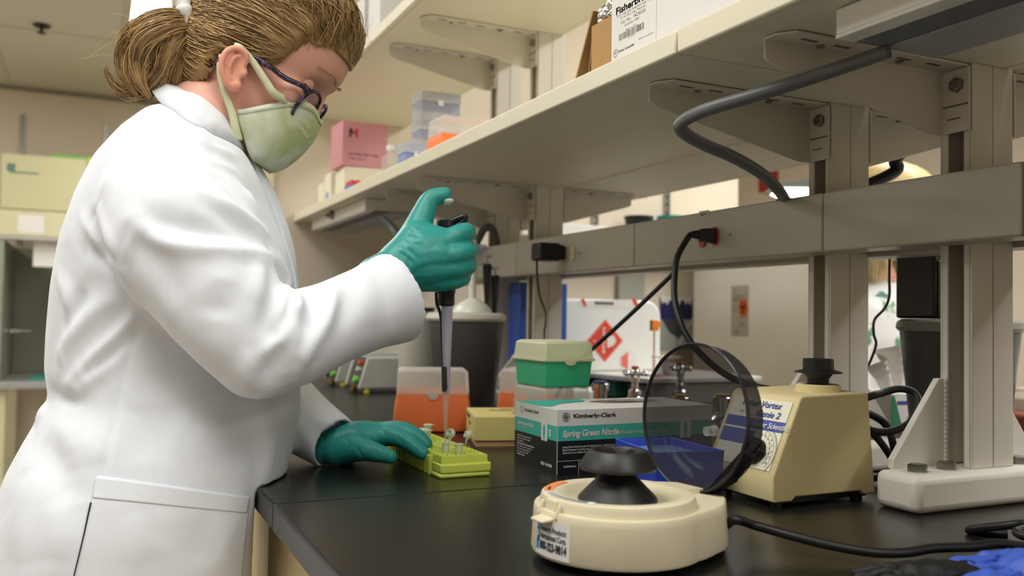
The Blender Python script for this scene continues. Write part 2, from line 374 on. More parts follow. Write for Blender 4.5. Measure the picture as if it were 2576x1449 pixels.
# raceway
RX0, RX1, RZ0, RZ1 = .825, POSTX-.0005, 1.197, 1.2715
t = thing('power_raceway', 'grey power raceway fixed along the front of the uprights', 'raceway', (.85, 1.4, RZ0))
ycuts = [-.25, .569, .8345, 1.2645, 1.727, EW-.003]
for k in range(5):
    obj('cover', G().box((RX0, ycuts[k]+.0006, RZ0), (RX1, ycuts[k+1]-.0006, RZ1)), GREYRACE, t, bevel=.0025)
t2 = thing('power_raceway', 'rear power raceway, its dark inner face seen under the front one', 'raceway', (.97, 1.4, RZ0))
obj('cover', G().box((POSTX+PD+.001, -.25, RZ0), (.99, EW-.003, RZ1)), GREYRACE, t2, bevel=.0025)
# ------------------------------------------------------------------ rotated boxes
def rot2(c, ang):
    ca, sa = math.cos(ang), math.sin(ang)
    return lambda x, y, z: (c[0]+x*ca-y*sa, c[1]+x*sa+y*ca, z)
def rbox(g, T, x0, x1, y0, y1, z0, z1, tx=0, ty=None):   # taper: top inset tx
    ty = tx if ty is None else ty
    return g.hexa([T(x0, y0, z0), T(x1, y0, z0), T(x1, y1, z0), T(x0, y1, z0)], [T(x0+tx, y0+ty, z1), T(x1-tx, y0+ty, z1), T(x1-tx, y1-ty, z1), T(x0+tx, y1-ty, z1)])
def clearmat(name, h, alpha, rough=.25, gl=.12, haze=.25):
    if name in MATS: return MATS[name]
    m = mat(name, h, rough, noise=.03); nt = m.node_tree; N = nt.nodes; L = nt.links; b = N['Principled BSDF']; out = [n for n in N if n.type == 'OUTPUT_MATERIAL'][0]
    tr = N.new('ShaderNodeBsdfTransparent'); tr.inputs[0].default_value = lin(h)
    mx = N.new('ShaderNodeMixShader'); lw = N.new('ShaderNodeLayerWeight'); lw.inputs[0].default_value = gl
    ad = N.new('ShaderNodeMath'); ad.operation = 'MULTIPLY_ADD'; ad.inputs[1].default_value = 1-(1-alpha); ad.inputs[2].default_value = alpha; ad.use_clamp = True
    L.new(lw.outputs[0], ad.inputs[0]); L.new(ad.outputs[0], mx.inputs[0]); L.new(tr.outputs[0], mx.inputs[1]); L.new(b.outputs[0], mx.inputs[2]); L.new(mx.outputs[0], out.inputs[0])
    return m
FROST = clearmat('frosted_plastic', 'F2F2EE', .38, .35)
CLEAR = clearmat('clear_plastic', 'F6F7F4', .16, .15)
MILKY = clearmat('milky_plastic', 'EEF3E4', .5, .35)
SMOKE = clearmat('smoke_acrylic', '8C8A8C', .10, .06, .1)
SMOKED = clearmat('smoke_acrylic_thick', '55535A', .35, .1, .2)
# ------------------------------------------------------------------ tube rack
LIME = mat('lime_plastic', 'CDDF62', .38, noise=.05, scale=60, sss=.35, spec=.4)
LIME.node_tree.nodes['Principled BSDF'].inputs['Subsurface Radius'].default_value = (.02, .02, .006)
t = thing('tube_rack', 'lime green microtube rack lying under the gloved left hand', 'tube rack', (.4175, 1.12, BENCH))
x0, x1, y0, y1 = .384, .4515, 1.011, 1.232; zt = .9365
obj('base', G().box((x0, y0, BENCH), (x1, y1, BENCH+.0055)).box((x0+.0015, y0, BENCH+.0055), (x1+.0015, y1, .9275)), LIME, t, bevel=.0022)
def wellplate(g, xa, xb, ya, yb, nx, ny, r, z, depth, n=16):
    dx, dy = (xb-xa)/nx, (yb-ya)/ny
    for i in range(nx):
        for j in range(ny):
            cx, cy = xa+dx*(i+.5), ya+dy*(j+.5); sq, ci, lo = [], [], []
            for k in range(n):
                a = 2*math.pi*(k+.5)/n; c, s_ = math.cos(a), math.sin(a); m_ = max(abs(c), abs(s_))
                sq.append((cx+c/m_*dx/2, cy+s_/m_*dy/2, z)); ci.append((cx+c*r, cy+s_*r, z)); lo.append((cx+c*r*.9, cy+s_*r*.9, z-depth))
            b0 = len(g.v); g.v += sq+ci+lo
            for k in range(n):
                q = (k+1) % n
                g.f += [(b0+k, b0+q, b0+n+q, b0+n+k), (b0+n+k, b0+n+q, b0+2*n+q, b0+2*n+k)]
            g.f.append(tuple(range(b0+2*n, b0+3*n)))
    return g
g = wellplate(G(), x0+.003, x1-.003, y0+.003, y1-.003, 5, 16, .0051, zt, .0075)
X0, X1, Y0, Y1 = x0+.003, x1-.003, y0+.003, y1-.003
g.quad((X0, Y0, .9275), (X1, Y0, .9275), (X1, Y0, zt), (X0, Y0, zt)); g.quad((X1, Y0, .9275), (X1, Y1, .9275), (X1, Y1, zt), (X1, Y0, zt))
g.quad((X0, Y1, .9275), (X0, Y0, .9275), (X0, Y0, zt), (X0, Y1, zt)); g.quad((X1, Y1, .9275), (X0, Y1, .9275), (X0, Y1, zt), (X1, Y1, zt))
obj('well_plate', g, LIME, t)
rb = G()
for j in range(2, 16): rb.lathe([(.0052, 0), (.0058, .0235)], (x0+.0032, y0+.003+(j+.5)*.01344, BENCH+.0005), n=12)
o = obj('rib', rb, LIME, t, smooth=50); o['kind'] = 'stuff'
cellx = lambda i: X0+(X1-X0)/5*(i+.5)
celly = lambda j: Y0+(Y1-Y0)/16*(j+.5)
def microtube(i, j, label, opened=None, rise=.012):
    x, y = cellx(i), celly(j); z = zt+rise
    t = thing('microtube', label, 'tube', (x, y, z-.028), None)
    g = G().lathe([(.0012, -.0275), (.0026, -.026), (.0046, -.0125), (.0047, -.002), (.0058, -.0015), (.0058, 0), (.0044, 0), (.0043, -.012), (.002, -.025), (.0005, -.0262)], (x, y, z), n=20)
    obj('body', g, MILKY, t, smooth=40)
    if opened is None:
        obj('cap', G().lathe([(.006, .0003), (.0064, .0008), (.0064, .0022), (.0058, .0026), (.001, .0022)], (x, y, z), n=20).box((x+.005, y-.002, z+.001), (x+.009, y+.002, z+.002)), MILKY, t, smooth=40)
    else:
        d = np.array([math.cos(opened), math.sin(opened), 0]); hinge = np.array([x, y, z-.001])+d*.0068
        up_ = np.array([0, 0, 1.])*.93+d*.36; up_ /= np.linalg.norm(up_); nrm = np.cross(up_, np.cross(d, up_)); nrm /= np.linalg.norm(nrm)
        cc = hinge+up_*.0125
        cg = G().lathe([(.0062, 0), (.0064, .0006), (.0064, .002), (.0058, .0024), (.0005, .0022)], cc, nrm, 20).lathe([(.0042, 0), (.0042, -.004), (.0034, -.004), (.0034, -.0005), (.0005, -.0005)], cc, nrm, 18)
        obj('cap', cg, MILKY, t, smooth=40)
        s_ = np.cross(d, (0, 0, 1))*.0022
        obj('hinge', G().prism([np.array([x, y, z-.001])+d*.0052+s_, hinge+d*.002+s_*.7, hinge+up_*.007+s_*1.4, hinge+up_*.007-s_*1.4, hinge+d*.002-s_*.7, np.array([x, y, z-.001])+d*.0052-s_], d*.0006), MILKY, t)
pa = onZ(1130, 1113, zt+.0125)
ja = min(range(16), key=lambda j: abs(celly(j)-pa[1])); ia = min(range(5), key=lambda i: abs(cellx(i)-pa[0]))
microtube(ia, ja, 'open microtube receiving the pipette tip', math.radians(40))
microtube(min(ia+1, 4), ja-1, 'open microtube right of the pipette tip, cap tilted up', math.radians(-8))
microtube(3, 12, 'closed microtube standing tallest behind the fingertips', None, .016)
microtube(2, 10, 'closed microtube nearest the fingertips of the left hand', None, .012)
microtube(2, 11, 'closed microtube between the tallest tube and the fingertips', None, .012)
# ------------------------------------------------------------------ centrifuge
IVORY = mat('ivory_plastic', 'D9D0B5', .38, noise=.05, scale=25)
cc = np.array([.401, .635]); HA = math.radians(7); hv = np.array([math.cos(HA), math.sin(HA)]); tv = np.array([-hv[1], hv[0]])
P2 = lambda a, b, z: np.array([*(cc+hv*a+tv*b), z])
t = thing('mini_centrifuge', 'ivory mini centrifuge with black rotor and raised smoky lid', 'centrifuge', (*cc, BENCH))
def outline(R, k=1.0):
    pts = [(R*math.cos(a), R*math.sin(a)) for a in np.radians(np.linspace(68, 296, 44))]
    d = R-.0705
    pts += [(.040+d, -.0618-d), (.068+d, -.0515-d), (.0745+d, -.049-d), (.079+d, -.046-d), (.099+d, -.028-d), (.1025+d, -.022), (.1025+d, .048), (.098+d, .052+d), (.05, .0628+d)]
    return pts
rings = []
for R, z in ((.0690, .9165), (.0712, .9172), (.0722, .920), (.0706, .948), (.0702, .9532), (.0694, .9545)): rings.append([P2(a, b, z) for a, b in outline(R)])
obj('housing', G().loft(rings), IVORY, t, smooth=35)
g = G().lathe([(.0652, .9525), (.0648, .9605), (.0636, .9632), (.0622, .964), (.0525, .9638), (.050, .9625), (.046, .9585), (.037, .9565), (.034, .9562), (.0305, .9595), (.002, .9595)], (*cc, 0), n=64)
obj('bowl', g, IVORY, t, smooth=35)
obj('rotor', G().lathe([(.0335, .957), (.0335, .9585), (.0325, .9605), (.0145, .9785), (.0128, .981), (.0128, .984)], (*cc, 0), n=40), RUBBER, t, smooth=40)
g = G().lathe([(.0126, .983), (.026, .9822), (.0318, .9832), (.0328, .985), (.0325, .9862), (.0258, .9968), (.0238, .9988), (.0218, .9986), (.0205, .9970), (.0085, .9890), (.004, .9890), (.0035, .993), (.0005, .9932)], (*cc, 0), n=48)
rot = obj('rotor', g, mat('rotor_black', '202022', .42, noise=.12), t, smooth=40)
for k in range(6):
    a = math.radians(60*k+20); c = (cc[0]+.0163*math.cos(a), cc[1]+.0163*math.sin(a))
    nq = np.array([-.555*math.cos(a), -.555*math.sin(a), .832]); obj('tube_hole', G().lathe([(.0044, .0004), (.0042, .0007), (.0005, .0007)], (*c, .9944), nq, 20), mat('hole_black', '050505', .9), rot)
text(g2 := G(), '1', P2(0, 0, 0), (1, 0, 0), (0, 0, 1), .006, fn=lambda a, b: np.array([cc[0]+(.0316-b*.6)*math.cos(math.radians(248)+a/.03), cc[1]+(.0316-b*.6)*math.sin(math.radians(248)+a/.03), .9868+b*.85]))
obj('engraving', g2, BLACKP, rot)
# sticker on ring
def ang(px, py, z): p = onZ(px, py, z)[:2]-cc; return math.atan2(p[1], p[0])
a_o0, a_o1, a_w1 = ang(1418, 1212, .964), ang(1374, 1236, .964), ang(1500, 1266, .964)
un = lambda a: a if a > 0 else a+2*math.pi
def arcband(a0, a1, r0, r1, z, n=24):
    g = G(); A = np.linspace(un(a0), un(a1), n)
    return g.loft([[(cc[0]+r*math.cos(a), cc[1]+r*math.sin(a), zz) for r, zz in ((r0, z), (r1, z), (r1, z+.0003), (r0, z+.0003))] for a in A])
obj('sticker', arcband(a_o0, a_o1, .0535, .0615, .9642), mat('sticker_orange', 'E58A55', .5), t, label='orange warning sticker on the rim')
obj('sticker', arcband(a_o1, a_w1, .0535, .0615, .9642), PAPER, t, label='white printed sticker on the rim')
g = G()
for r in (.0552, .0568, .0584, .06): g.f and None; g.add(*(lambda q: (q.v, q.f))(arcband(un(a_o1)+.06, un(a_w1)-.1, r-.0003, r+.0003, .9644, 40)))
obj('lettering', g, INKGREY, t)
g = G(); text(g, 'WARNING', 0, 0, 0, .0035, wd=.016, bold=.02, fn=lambda a, b: np.array([cc[0]+(.0575-.0012+b)*math.cos(un(a_o1)-.05-a/.0575), cc[1]+(.0575-.0012+b)*math.sin(un(a_o1)-.05-a/.0575), .9646]))
obj('lettering', g, INK, t)
# latch
def azim(px, z, R):
    A = np.radians(np.linspace(150, 330, 721)); P = np.stack([cc[0]+R*np.cos(A), cc[1]+R*np.sin(A), np.full_like(A, z)], 1)
    k = A > math.radians(151); return A[k][np.argmin(abs(proj(P)[k][:, 0]-px))]
al = azim(1386, .955, .066); ld = np.array([math.cos(al), math.sin(al)]); lt = np.array([-ld[1], ld[0]])
L3 = lambda r, s, z: np.array([*(cc+ld*r+lt*s), z])
lg = G().hexa([L3(.0645, -.0075, .9515), L3(.0675, -.0075, .9515), L3(.0675, .0075, .9515), L3(.0645, .0075, .9515)], [L3(.0635, -.0075, .9630), L3(.0658, -.0075, .9630), L3(.0658, .0075, .9630), L3(.0635, .0075, .9630)])
obj('latch', lg, IVORY, t, bevel=.0008)
lg = G().hexa([L3(.067, -.0105, .9475), L3(.080, -.0085, .9465), L3(.080, .0085, .9465), L3(.067, .0105, .9475)], [L3(.067, -.0105, .9508), L3(.080, -.0085, .9490), L3(.080, .0085, .9490), L3(.067, .0105, .9508)])
obj('latch_tab', lg, IVORY, t, bevel=.001)
lg = G()
for s in (-1, 1): lg.hexa([L3(.066, s*.0115, .950), L3(.0715, s*.0115, .950), L3(.0715, s*.014, .950), L3(.066, s*.014, .950)], [L3(.0645, s*.0115, .9610), L3(.0665, s*.0115, .9610), L3(.0665, s*.014, .9610), L3(.0645, s*.014, .9610)])
obj('latch_guard', lg, IVORY, t, bevel=.0007)
# maker label, bent round the housing
RL = .0723
b0 = math.atan2(*(onZ(1352, 1350, .93)[:2]-cc)[::-1])
zl0, zl1 = .9195, .9485
LBL0 = azim(1349, .928, RL); LW_ = (azim(1432, .928, RL)-LBL0)*RL
def bend(r): return lambda a, b: np.array([cc[0]+(r-b*.055)*math.cos(LBL0+a/RL), cc[1]+(r-b*.055)*math.sin(LBL0+a/RL), zl0+b])
def bandpanel(r, a0, a1, b0, b1, n=14):
    f0, f1 = bend(r), bend(r+.0002); g = G()
    return g.loft([[f0(a, b0), f1(a, b0), f1(a, b1), f0(a, b1)] for a in np.linspace(a0, a1, n)])
obj('label', bandpanel(RL, 0, LW_, 0, .0285), PAPER, t, label='white maker label on the housing')
obj('label', bandpanel(RL+.0002, .0008, .0062, .0035, .0270), mat('label_blue', '3F7FC0', .5), t, label='blue strip of the maker label')
g = bandpanel(RL+.0003, .0013, .0057, .0095, .0205)
obj('label', g, INK, t); g = G(); text(g, 'P', 0, 0, 0, .0105, wd=.0032, bold=.04, fn=lambda a, b: bend(RL+.0006)(a+.0020, b+.0112)); obj('lettering', g, mat('print_cyan', 'A9D3DE', .5), t)
g = G()
for s, h, wd, b, bo in (('Research Products', .0062, .0225, .0192, .02), ('International Corp.', .0062, .0228, .0134, .02), ('800-323-9814', .0088, .0232, .0050, .045)):
    text(g, s, 0, 0, 0, h, wd=wd*(LW_-.0098)/.0235, bold=bo, fn=lambda x_, y_, b=b: bend(RL+.0005)(x_+.0076, y_+b))
obj('lettering', g, mat('ink_blueblack', '23283A', .5), t)
for a, b in ((.045, .04), (.045, -.04), (-.05, .02), (-.045, -.03), (.088, -.012)): obj('foot', G().lathe([(.007, 0), (.008, .0075)], P2(a, b, BENCH), n=16), RUBBER, t)
# lid
lc = P2(.0955, .012, 1.0205); tl = math.radians(5)
ln = np.array([hv[0]*math.cos(tl), hv[1]*math.cos(tl), -math.sin(tl)*-1*0+math.sin(tl)*0]); ln = np.array([hv[0], hv[1], -.06]); ln /= np.linalg.norm(ln)
g = G().lathe([(.0668, 0), (.0660, .002), (.0655, .018), (.063, .0235), (.052, .030), (.035, .0345), (.016, .0365), (.001, .037)], lc, ln, 72, cap=False)
lid = obj('lid', g, SMOKE, t, smooth=60)
obj('lid_rim', G().lathe([(.0668, -.001), (.068, 0), (.0675, .0025), (.0655, .0025), (.0658, -.0005), (.0668, -.001)], lc, ln, 72, cap=False), SMOKED, lid, smooth=40)
obj('lid_knob', G().cyl(lc+ln*.030+np.array([0, 0, -.012]), lc+ln*.018+np.array([0, 0, -.013]), .005, .0042, 18), CLEAR, lid, smooth=40)
ub = np.cross(ln, np.cross((0, 0, 1), ln)); ub /= np.linalg.norm(ub); sd = np.cross(ub, ln)
def LQ(a, b, c_): return lc+ub*a+sd*b+ln*c_
g = G()
for s in ():
    g.prism([LQ(-.052, s*.014-.001, .019), LQ(-.052, s*.014-.001, .012), LQ(-.070, s*.0125-.001, .0), LQ(-.070, s*.0125-.001, .012), LQ(-.06, s*.013-.001, .022)], sd*.003)
g.prism([LQ(-.0655, -.013, .002), LQ(-.0655, .013, .002), LQ(-.070, .012, .002), LQ(-.070, -.012, .002)], ln*.012)
g.prism([LQ(a, b, .003) for a, b in ((-.036, -.055), (-.024, -.0615), (-.052, -.042), (-.070, -.0135), (-.070, .012), (-.0655, .012), (-.064, -.012))], ln*.015)
obj('lid_hinge', g, SMOKED, lid, bevel=.0008)
obj('hinge_pin', G().cyl(P2(.1035, -.020, .9545), P2(.1035, .036, .9545), .0042, n=16), mat('smoke_dark', '2A2728', .25), t, smooth=40)
obj('hinge_block', G().prism([P2(.062, -.004, .953), P2(.062, -.004, .9625), P2(.096, -.004, .9585), P2(.096, -.004, .953)], (*(tv*.034), 0)), IVORY, t, bevel=.001)
# ------------------------------------------------------------------ vortex mixer
BEIGE = mat('beige_plastic', 'D6C795', .4, noise=.05, scale=20)
t = thing('vortex_mixer', 'beige wedge shaped vortex mixer with black rubber cup on top', 'mixer', (.725, .79, BENCH))
vy0, vy1 = .727, .838
F0 = np.array([.651, 0, .943]); F1 = np.array([.689, 0, 1.026])
def sect(y, ins):
    return [(.653+ins, y, .9165), (.651+ins, y, .943), (.689+ins, y, 1.026-ins), (.694+ins, y, 1.0285-ins), (.786-ins, y, 1.0305-ins), (.789-ins, y, 1.028-ins), (.8-ins, y, .9165)]
g = G().loft([sect(vy0+.0035, .0), sect(vy0+.0005, .0018), ][::-1] + [sect(vy1-.0035, 0), sect(vy1, .003)])
def lowcut(y): return [(.653, y, .9165), (.651, y, .943), (.689, y, 1.026), (.694, y, 1.0285), (.786, y, 1.0305), (.789, y, 1.028), (.8, y, .9165), (.782, y, .9165), (.777, y, .921), (.683, y, .921), (.678, y, .9165)]
g = G().prism(lowcut(vy0), (0, vy1-vy0, 0))
obj('housing', g, BEIGE, t, bevel=.0028, seg=3)
obj('chassis', G().box((.66, vy0+.006, .914), (.792, vy1-.006, .9225)), BLACKP, t)
for x in (.668, .785):
    for y in (vy0+.014, vy1-.014): obj('foot', G().lathe([(.007, 0), (.0065, .005)], (x, y, BENCH), n=14), RUBBER, t)
fv = F1-F0; FLn = np.linalg.norm(fv); fv /= FLn; fu = np.array([0, -1., 0]); fp = np.array([F0[0], vy1, F0[2]])
fn_ = np.cross(fu, fv)
def lab(a0, a1, b0, b1, m, l=.0006, th=.0004, nm='label'):
    g = G(); panel(g, fp, fu, fv, a0, a1, b0, b1, l-.0004, th); return obj(nm, g, m, t)
W_ = vy1-vy0
lab(.008, W_-.008, .006, FLn-.006, mat('label_cream', 'E6E2CC', .45), .0008)
BLUE = mat('print_blue', '3B4C9C', .5)
lab(.008, W_-.008, .0495, .0615, BLUE, .0011); lab(.008, .062, .030, .047, BLUE, .0011)
g = G(); tp = lambda a, b: fp+fu*a+fv*b
text(g, 'Fisher Vortex', tp(.026, .0755), fu, fv, .0105, wd=.064, bold=.02, shear=.25, lift=.0014)
text(g, 'Genie 2', tp(.054, .0645), fu, fv, .0105, wd=.038, bold=.02, shear=.25, lift=.0014)
text(g, 'Cat. No.', tp(.026, .0665), fu, fv, .004, wd=.018, lift=.0014)
obj('lettering', g, BLUE, t)
g = G(); text(g, 'Fisher Scientific', tp(.055, .0525), fu, fv, .0085, wd=.056, bold=.02, shear=.2, lift=.0016); obj('lettering', g, PAPER, t)
dc = (.074, .0245); g = G()
for r in (.030, .0285, .0255, .020):
    pts = [tp(dc[0]+r*math.cos(a), dc[1]+r*math.sin(a)*1.0)+fn_*.0013 for a in np.radians(np.linspace(-40, 100, 40))]
    g.tube(pts, .0002 if r > .029 else .00014, 4)
for k, a in enumerate(np.radians(np.linspace(-32, 88, 8))):
    g.tube([tp(dc[0]+r*math.cos(a), dc[1]+r*math.sin(a))+fn_*.0013 for r in (.0185, .021)], .00022, 4)
    text(g, str(8-k), tp(dc[0]+.0232*math.cos(a+.1)-.001, dc[1]+.0232*math.sin(a+.1)-.0015), fu, fv, .004, lift=.0013)
obj('dial', g, mat('dial_ink', '2E3350', .5), t)
kc = tp(*dc); obj('knob', G().lathe([(.0145, .001), (.0135, .010), (.012, .0115)], kc, fn_, 28).hexa([kc+fu*a*.017+fv*b*.003+fn_*.003 for a, b in ((.2, -1), (1, -.6), (1, .6), (.2, 1))], [kc+fu*a*.0165+fv*b*.0022+fn_*.012 for a, b in ((.2, -1), (1, -.5), (1, .5), (.2, 1))]), BLACKP, t, smooth=40)
vc = (.752, .766)
obj('boss', G().lathe([(.0255, 1.0285), (.0245, 1.0365), (.022, 1.038), (.012, 1.0365)], (*vc, 0), n=40), BEIGE, t, smooth=40)
obj('cup', G().lathe([(.0172, 1.037), (.0120, 1.0382), (.0120, 1.044), (.0158, 1.049), (.0166, 1.0512), (.0262, 1.0505), (.0268, 1.0516), (.0172, 1.0545), (.0168, 1.066), (.0160, 1.0665), (.0135, 1.0655), (.010, 1.058), (.0005, 1.0575)], (*vc, 0), n=40), RUBBER, t, smooth=40)
# ------------------------------------------------------------------ glove carton
t = thing('glove_box', 'white teal and black glove carton with torn oval opening, lying on its side', 'box', (.65, 1.043, BENCH))
gx0, gx1, gy0, gy1, gz0, gz1 = .530, .772, .983, 1.105, BENCH, .992
CARTW = mat('carton_white', 'D9D8D6', .45, noise=.02); TEAL = mat('carton_teal', '3FB3A6', .45, noise=.12, scale=12); NAVY = mat('carton_black', '14171F', .45, noise=.1)
hx = [(.686+.058*math.cos(a)*(1+.012*math.sin(9*a)), 1.070+.0235*math.sin(a)*(1+.03*math.sin(13*a))) for a in np.linspace(0, 2*math.pi, 48, endpoint=False)]
g = G(); n = 48; oc = []
for (x, y) in hx:
    dx, dy = x-.686, y-1.070; s1 = min(((gx1 if dx > 0 else gx0)-.686)/dx if abs(dx) > 1e-9 else 1e9, ((gy1 if dy > 0 else gy0)-1.070)/dy if abs(dy) > 1e-9 else 1e9); oc.append((.686+dx*s1, 1.070+dy*s1))
b0_ = len(g.v); g.v += [(x, y, gz1) for x, y in oc]+[(x, y, gz1-.0006) for x, y in hx]+[(x, y, gz1-.004) for x, y in hx]
for k in range(n): q = (k+1) % n; g.f += [(k, q, n+q, n+k), (n+k, n+q, 2*n+q, 2*n+k)]
for cxx, cyy in ((gx0, gy0), (gx1, gy0), (gx1, gy1), (gx0, gy1)):
    ks = sorted(range(n), key=lambda k: (oc[k][0]-cxx)**2+(oc[k][1]-cyy)**2)[:2]; i_ = len(g.v); g.v.append((cxx, cyy, gz1)); k0, k1 = sorted(ks)
    if k1-k0 > 1: k0, k1 = k1, k0
    g.f.append((k0, i_, k1))
g.quad((gx0, gy0, gz0), (gx1, gy0, gz0), (gx1, gy0, gz1), (gx0, gy0, gz1)); g.quad((gx1, gy0, gz0), (gx1, gy1, gz0), (gx1, gy1, gz1), (gx1, gy0, gz1))
g.quad((gx1, gy1, gz0), (gx0, gy1, gz0), (gx0, gy1, gz1), (gx1, gy1, gz1)); g.quad((gx0, gy1, gz0), (gx0, gy0, gz0), (gx0, gy0, gz1), (gx0, gy1, gz1)); g.quad((gx0, gy1, gz0), (gx1, gy1, gz0), (gx1, gy0, gz0), (gx0, gy0, gz0))
obj('carton', g, CARTW, t)
obj('shade_block', G().box((gx0+.02, gy0+.01, gz1-.03), (gx1-.02, gy1-.01, gz1-.018)), mat('opening_shade', '0C1716', .95, spec=.05), t)  # near-black block stands in for the shade inside the oval opening
zb1, zb2 = .9717, .9528
fr = np.array([gx0, gy0, gz0]); fx_ = np.array([1., 0, 0]); fz = np.array([0, 0, 1.])
lf = np.array([gx0, gy1, gz0]); lu = np.array([0, -1., 0]); FWd, LWd = gx1-gx0, gy1-gy0
for p, u, wd in ((fr, fx_, FWd), (lf, lu, LWd)):
    g = G(); panel(g, p, u, fz, 0.0, wd, zb2-gz0, zb1-gz0, .0002); obj('print', g, TEAL, t)
    g = G(); panel(g, p, u, fz, 0.0, wd, 0, zb2-gz0, .0002); obj('print', g, NAVY, t)
FP = lambda a, z: fr+fx_*a+np.array([0, 0, z-gz0]); LP = lambda a, z: lf+lu*a+np.array([0, 0, z-gz0])
g = G()
text(g, 'Kimberly-Clark', FP(.0235, .9815), fx_, fz, .0074, wd=.064, bold=.03, lift=.0006)
c0 = FP(.0125, .9832)+np.array([0, -.0006, 0])
g.tube([c0+np.array([.0052*math.cos(a), 0, .0052*math.sin(a)]) for a in np.linspace(0, 2*math.pi, 36)], .0003, 5)
for a in np.radians([0, 60, 120, 180, 240, 300]): g.tube([c0+np.array([q*math.cos(a+d), 0, q*math.sin(a+d)]) for q, d in ((.0008, 0), (.003, .3), (.0042, 0), (.003, -.3), (.0008, 0))], .00028, 4)
text(g, 'Kimberly-Clark', LP(.030, .9820), lu, fz, .0058, wd=.042, bold=.02, lift=.0006)
c0 = LP(.021, .9835)+np.array([-.0006, 0, 0]); g.tube([c0+np.array([0, .004*math.cos(a), .004*math.sin(a)]) for a in np.linspace(0, 2*math.pi, 30)], .0002, 5)
obj('lettering', g, INK, t)
g = G(); text(g, 'Spring Green Nitrile', FP(.0082, .9579), fx_, fz, .0112, wd=.084, bold=.03, shear=.25, lift=.0005); obj('lettering', g, mat('print_shadow', '1E5550', .5), t)
g = G(); text(g, 'Spring Green Nitrile', FP(.0077, .9583), fx_, fz, .0112, wd=.084, bold=.03, shear=.25, lift=.0008)
obj('lettering', g, PAPER, t)
g = G(); text(g, 'Spring Green Nitrile', LP(.010, .9625), lu, fz, .0072, wd=.047, bold=.02, shear=.25, lift=.0008)
obj('lettering', g, PAPER, t)
g = G(); text(g, 'Powder-Free Exam Gloves', FP(.0935, .9583), fx_, fz, .0075, wd=.073, bold=.02, shear=.25, lift=.0008)
obj('lettering', g, mat('print_silver', 'BFC7C5', .5), t); g = G()
text(g, 'Powder-Free Exam Gloves', LP(.011, .9585), lu, fz, .0036, wd=.032, bold=.02, shear=.2, lift=.0008)
obj('lettering', g, mat('print_silver', 'BFC7C5', .5), t)
g = G()
for k, s in enumerate(('Spring Green Nitrile Powder-Free Exam Gloves - Ambidextrous - Natural Rubber Latex Free', "Gants d'examen en nitrile non poudres, verts - Ambidextres - Sans latex", 'Guantes de uso medico de nitrilo sin polvo - Ambidiestros')):
    text(g, s, FP(.008, .9440-.0036*k), fx_, fz, .0034, wd=(.112, .092, .075)[k], bold=.01, lift=.0006)
text(g, 'Ambidextrous', FP(.0095, .9195), fx_, fz, .0038, wd=.0185, bold=.02, lift=.0006)
text(g, 'Textured', FP(.037, .9195), fx_, fz, .0036, wd=.014, bold=.01, lift=.0006)
for k in range(8): text(g, ('Nitrile gloves powder free', 'Gants en nitrile sans', 'poudre', 'Not Made With Natural Rubber', 'Non fabrique avec du', 'latex de caoutchouc', 'Sin latex natural', 'Caution wear')[k], LP(.008, .9465-.0036*k), lu, fz, .003, wd=(.042, .040, .02, .052, .046, .04, .034, .024)[k], bold=.01+.02*(k in (3, 7)), lift=.0006)
text(g, 'REF 43438', LP(.080, .9180), lu, fz, .0055, wd=.03, bold=.03, lift=.0006)
for a0, a1, z0, z1 in ((.0, .24, .9275, .9279), (.0315, .0319, BENCH, .9277), (.0585, .0589, BENCH, .9277), (0, .0008, BENCH+.001, .985)): panel(g, fr, fx_, fz, a0, a1, z0-gz0, z1-gz0, .0005)
text(g, 'S', LP(.1015, .9570), lu, fz, .0125, wd=.0062, bold=.03, lift=.0008)
panel(g, lf, lu, fz, .080, .0965, .9495-gz0, .9755-gz0, .0005); panel(g, fr, fx_, fz, .188, .206, .9495-gz0, .9755-gz0, .0005)
obj('lettering', g, PAPER, t)
g = G()
for (p, u, a) in ((lf, lu, .0882), (fr, fx_, .197)):
    prof = [(-.0012, 0), (-.0022, .006), (-.0032, .012), (-.003, .016), (-.0016, .0185), (0, .0215), (.0016, .0185), (.003, .016), (.0032, .012), (.0022, .006), (.0012, 0)]
    nn = np.cross(u, fz); g.prism([p+u*(a+q)+fz*(.0405+r_)+nn*.0008 for q, r_ in prof], nn*.0002)
obj('print', g, TEAL, t, label='teal glove picture')
g = G().prism([(gx0+.002, gy1-.002, gz1+.0003), (gx0+.002, gy0+.055, gz1+.0003), (gx0+.012, gy0+.04, gz1+.0003), (gx0+.045, gy0+.075, gz1+.0003), (gx0+.095, gy0+.095, gz1+.0003), (gx0+.10, gy1-.002, gz1+.0003)], (0, 0, .0002))
obj('print', g, TEAL, t)
# ------------------------------------------------------------------ blue box behind the rotor
BLUEP = mat('blue_plastic', '2346B8', .35, noise=.05)
t = thing('reagent_tray', 'blue plastic tray between glove carton and mixer, partly behind the rotor', 'tray', (.597, .84, BENCH))
q = [(.549, .795), (.567, .905), (.642, .893), (.632, .782)]
cx_, cy_ = .597, .843
ins = lambda k: [(cx_+(x-cx_)*k, cy_+(y-cy_)*k) for x, y in q]
z1 = .9655
g = G().loft([[(x, y, z) for x, y in ins(k)] for k, z in ((.93, BENCH), (1, z1), (.95, z1), (.90, z1-.012), (.88, BENCH+.02))])
obj('tray', g, BLUEP, t, bevel=.001)
obj('lid', G().loft([[(x, y, z) for x, y in ins(k)] for k, z in ((.9, z1-.011), (.9, z1-.009))]), mat('tray_film', '6E93C4', .3), t)
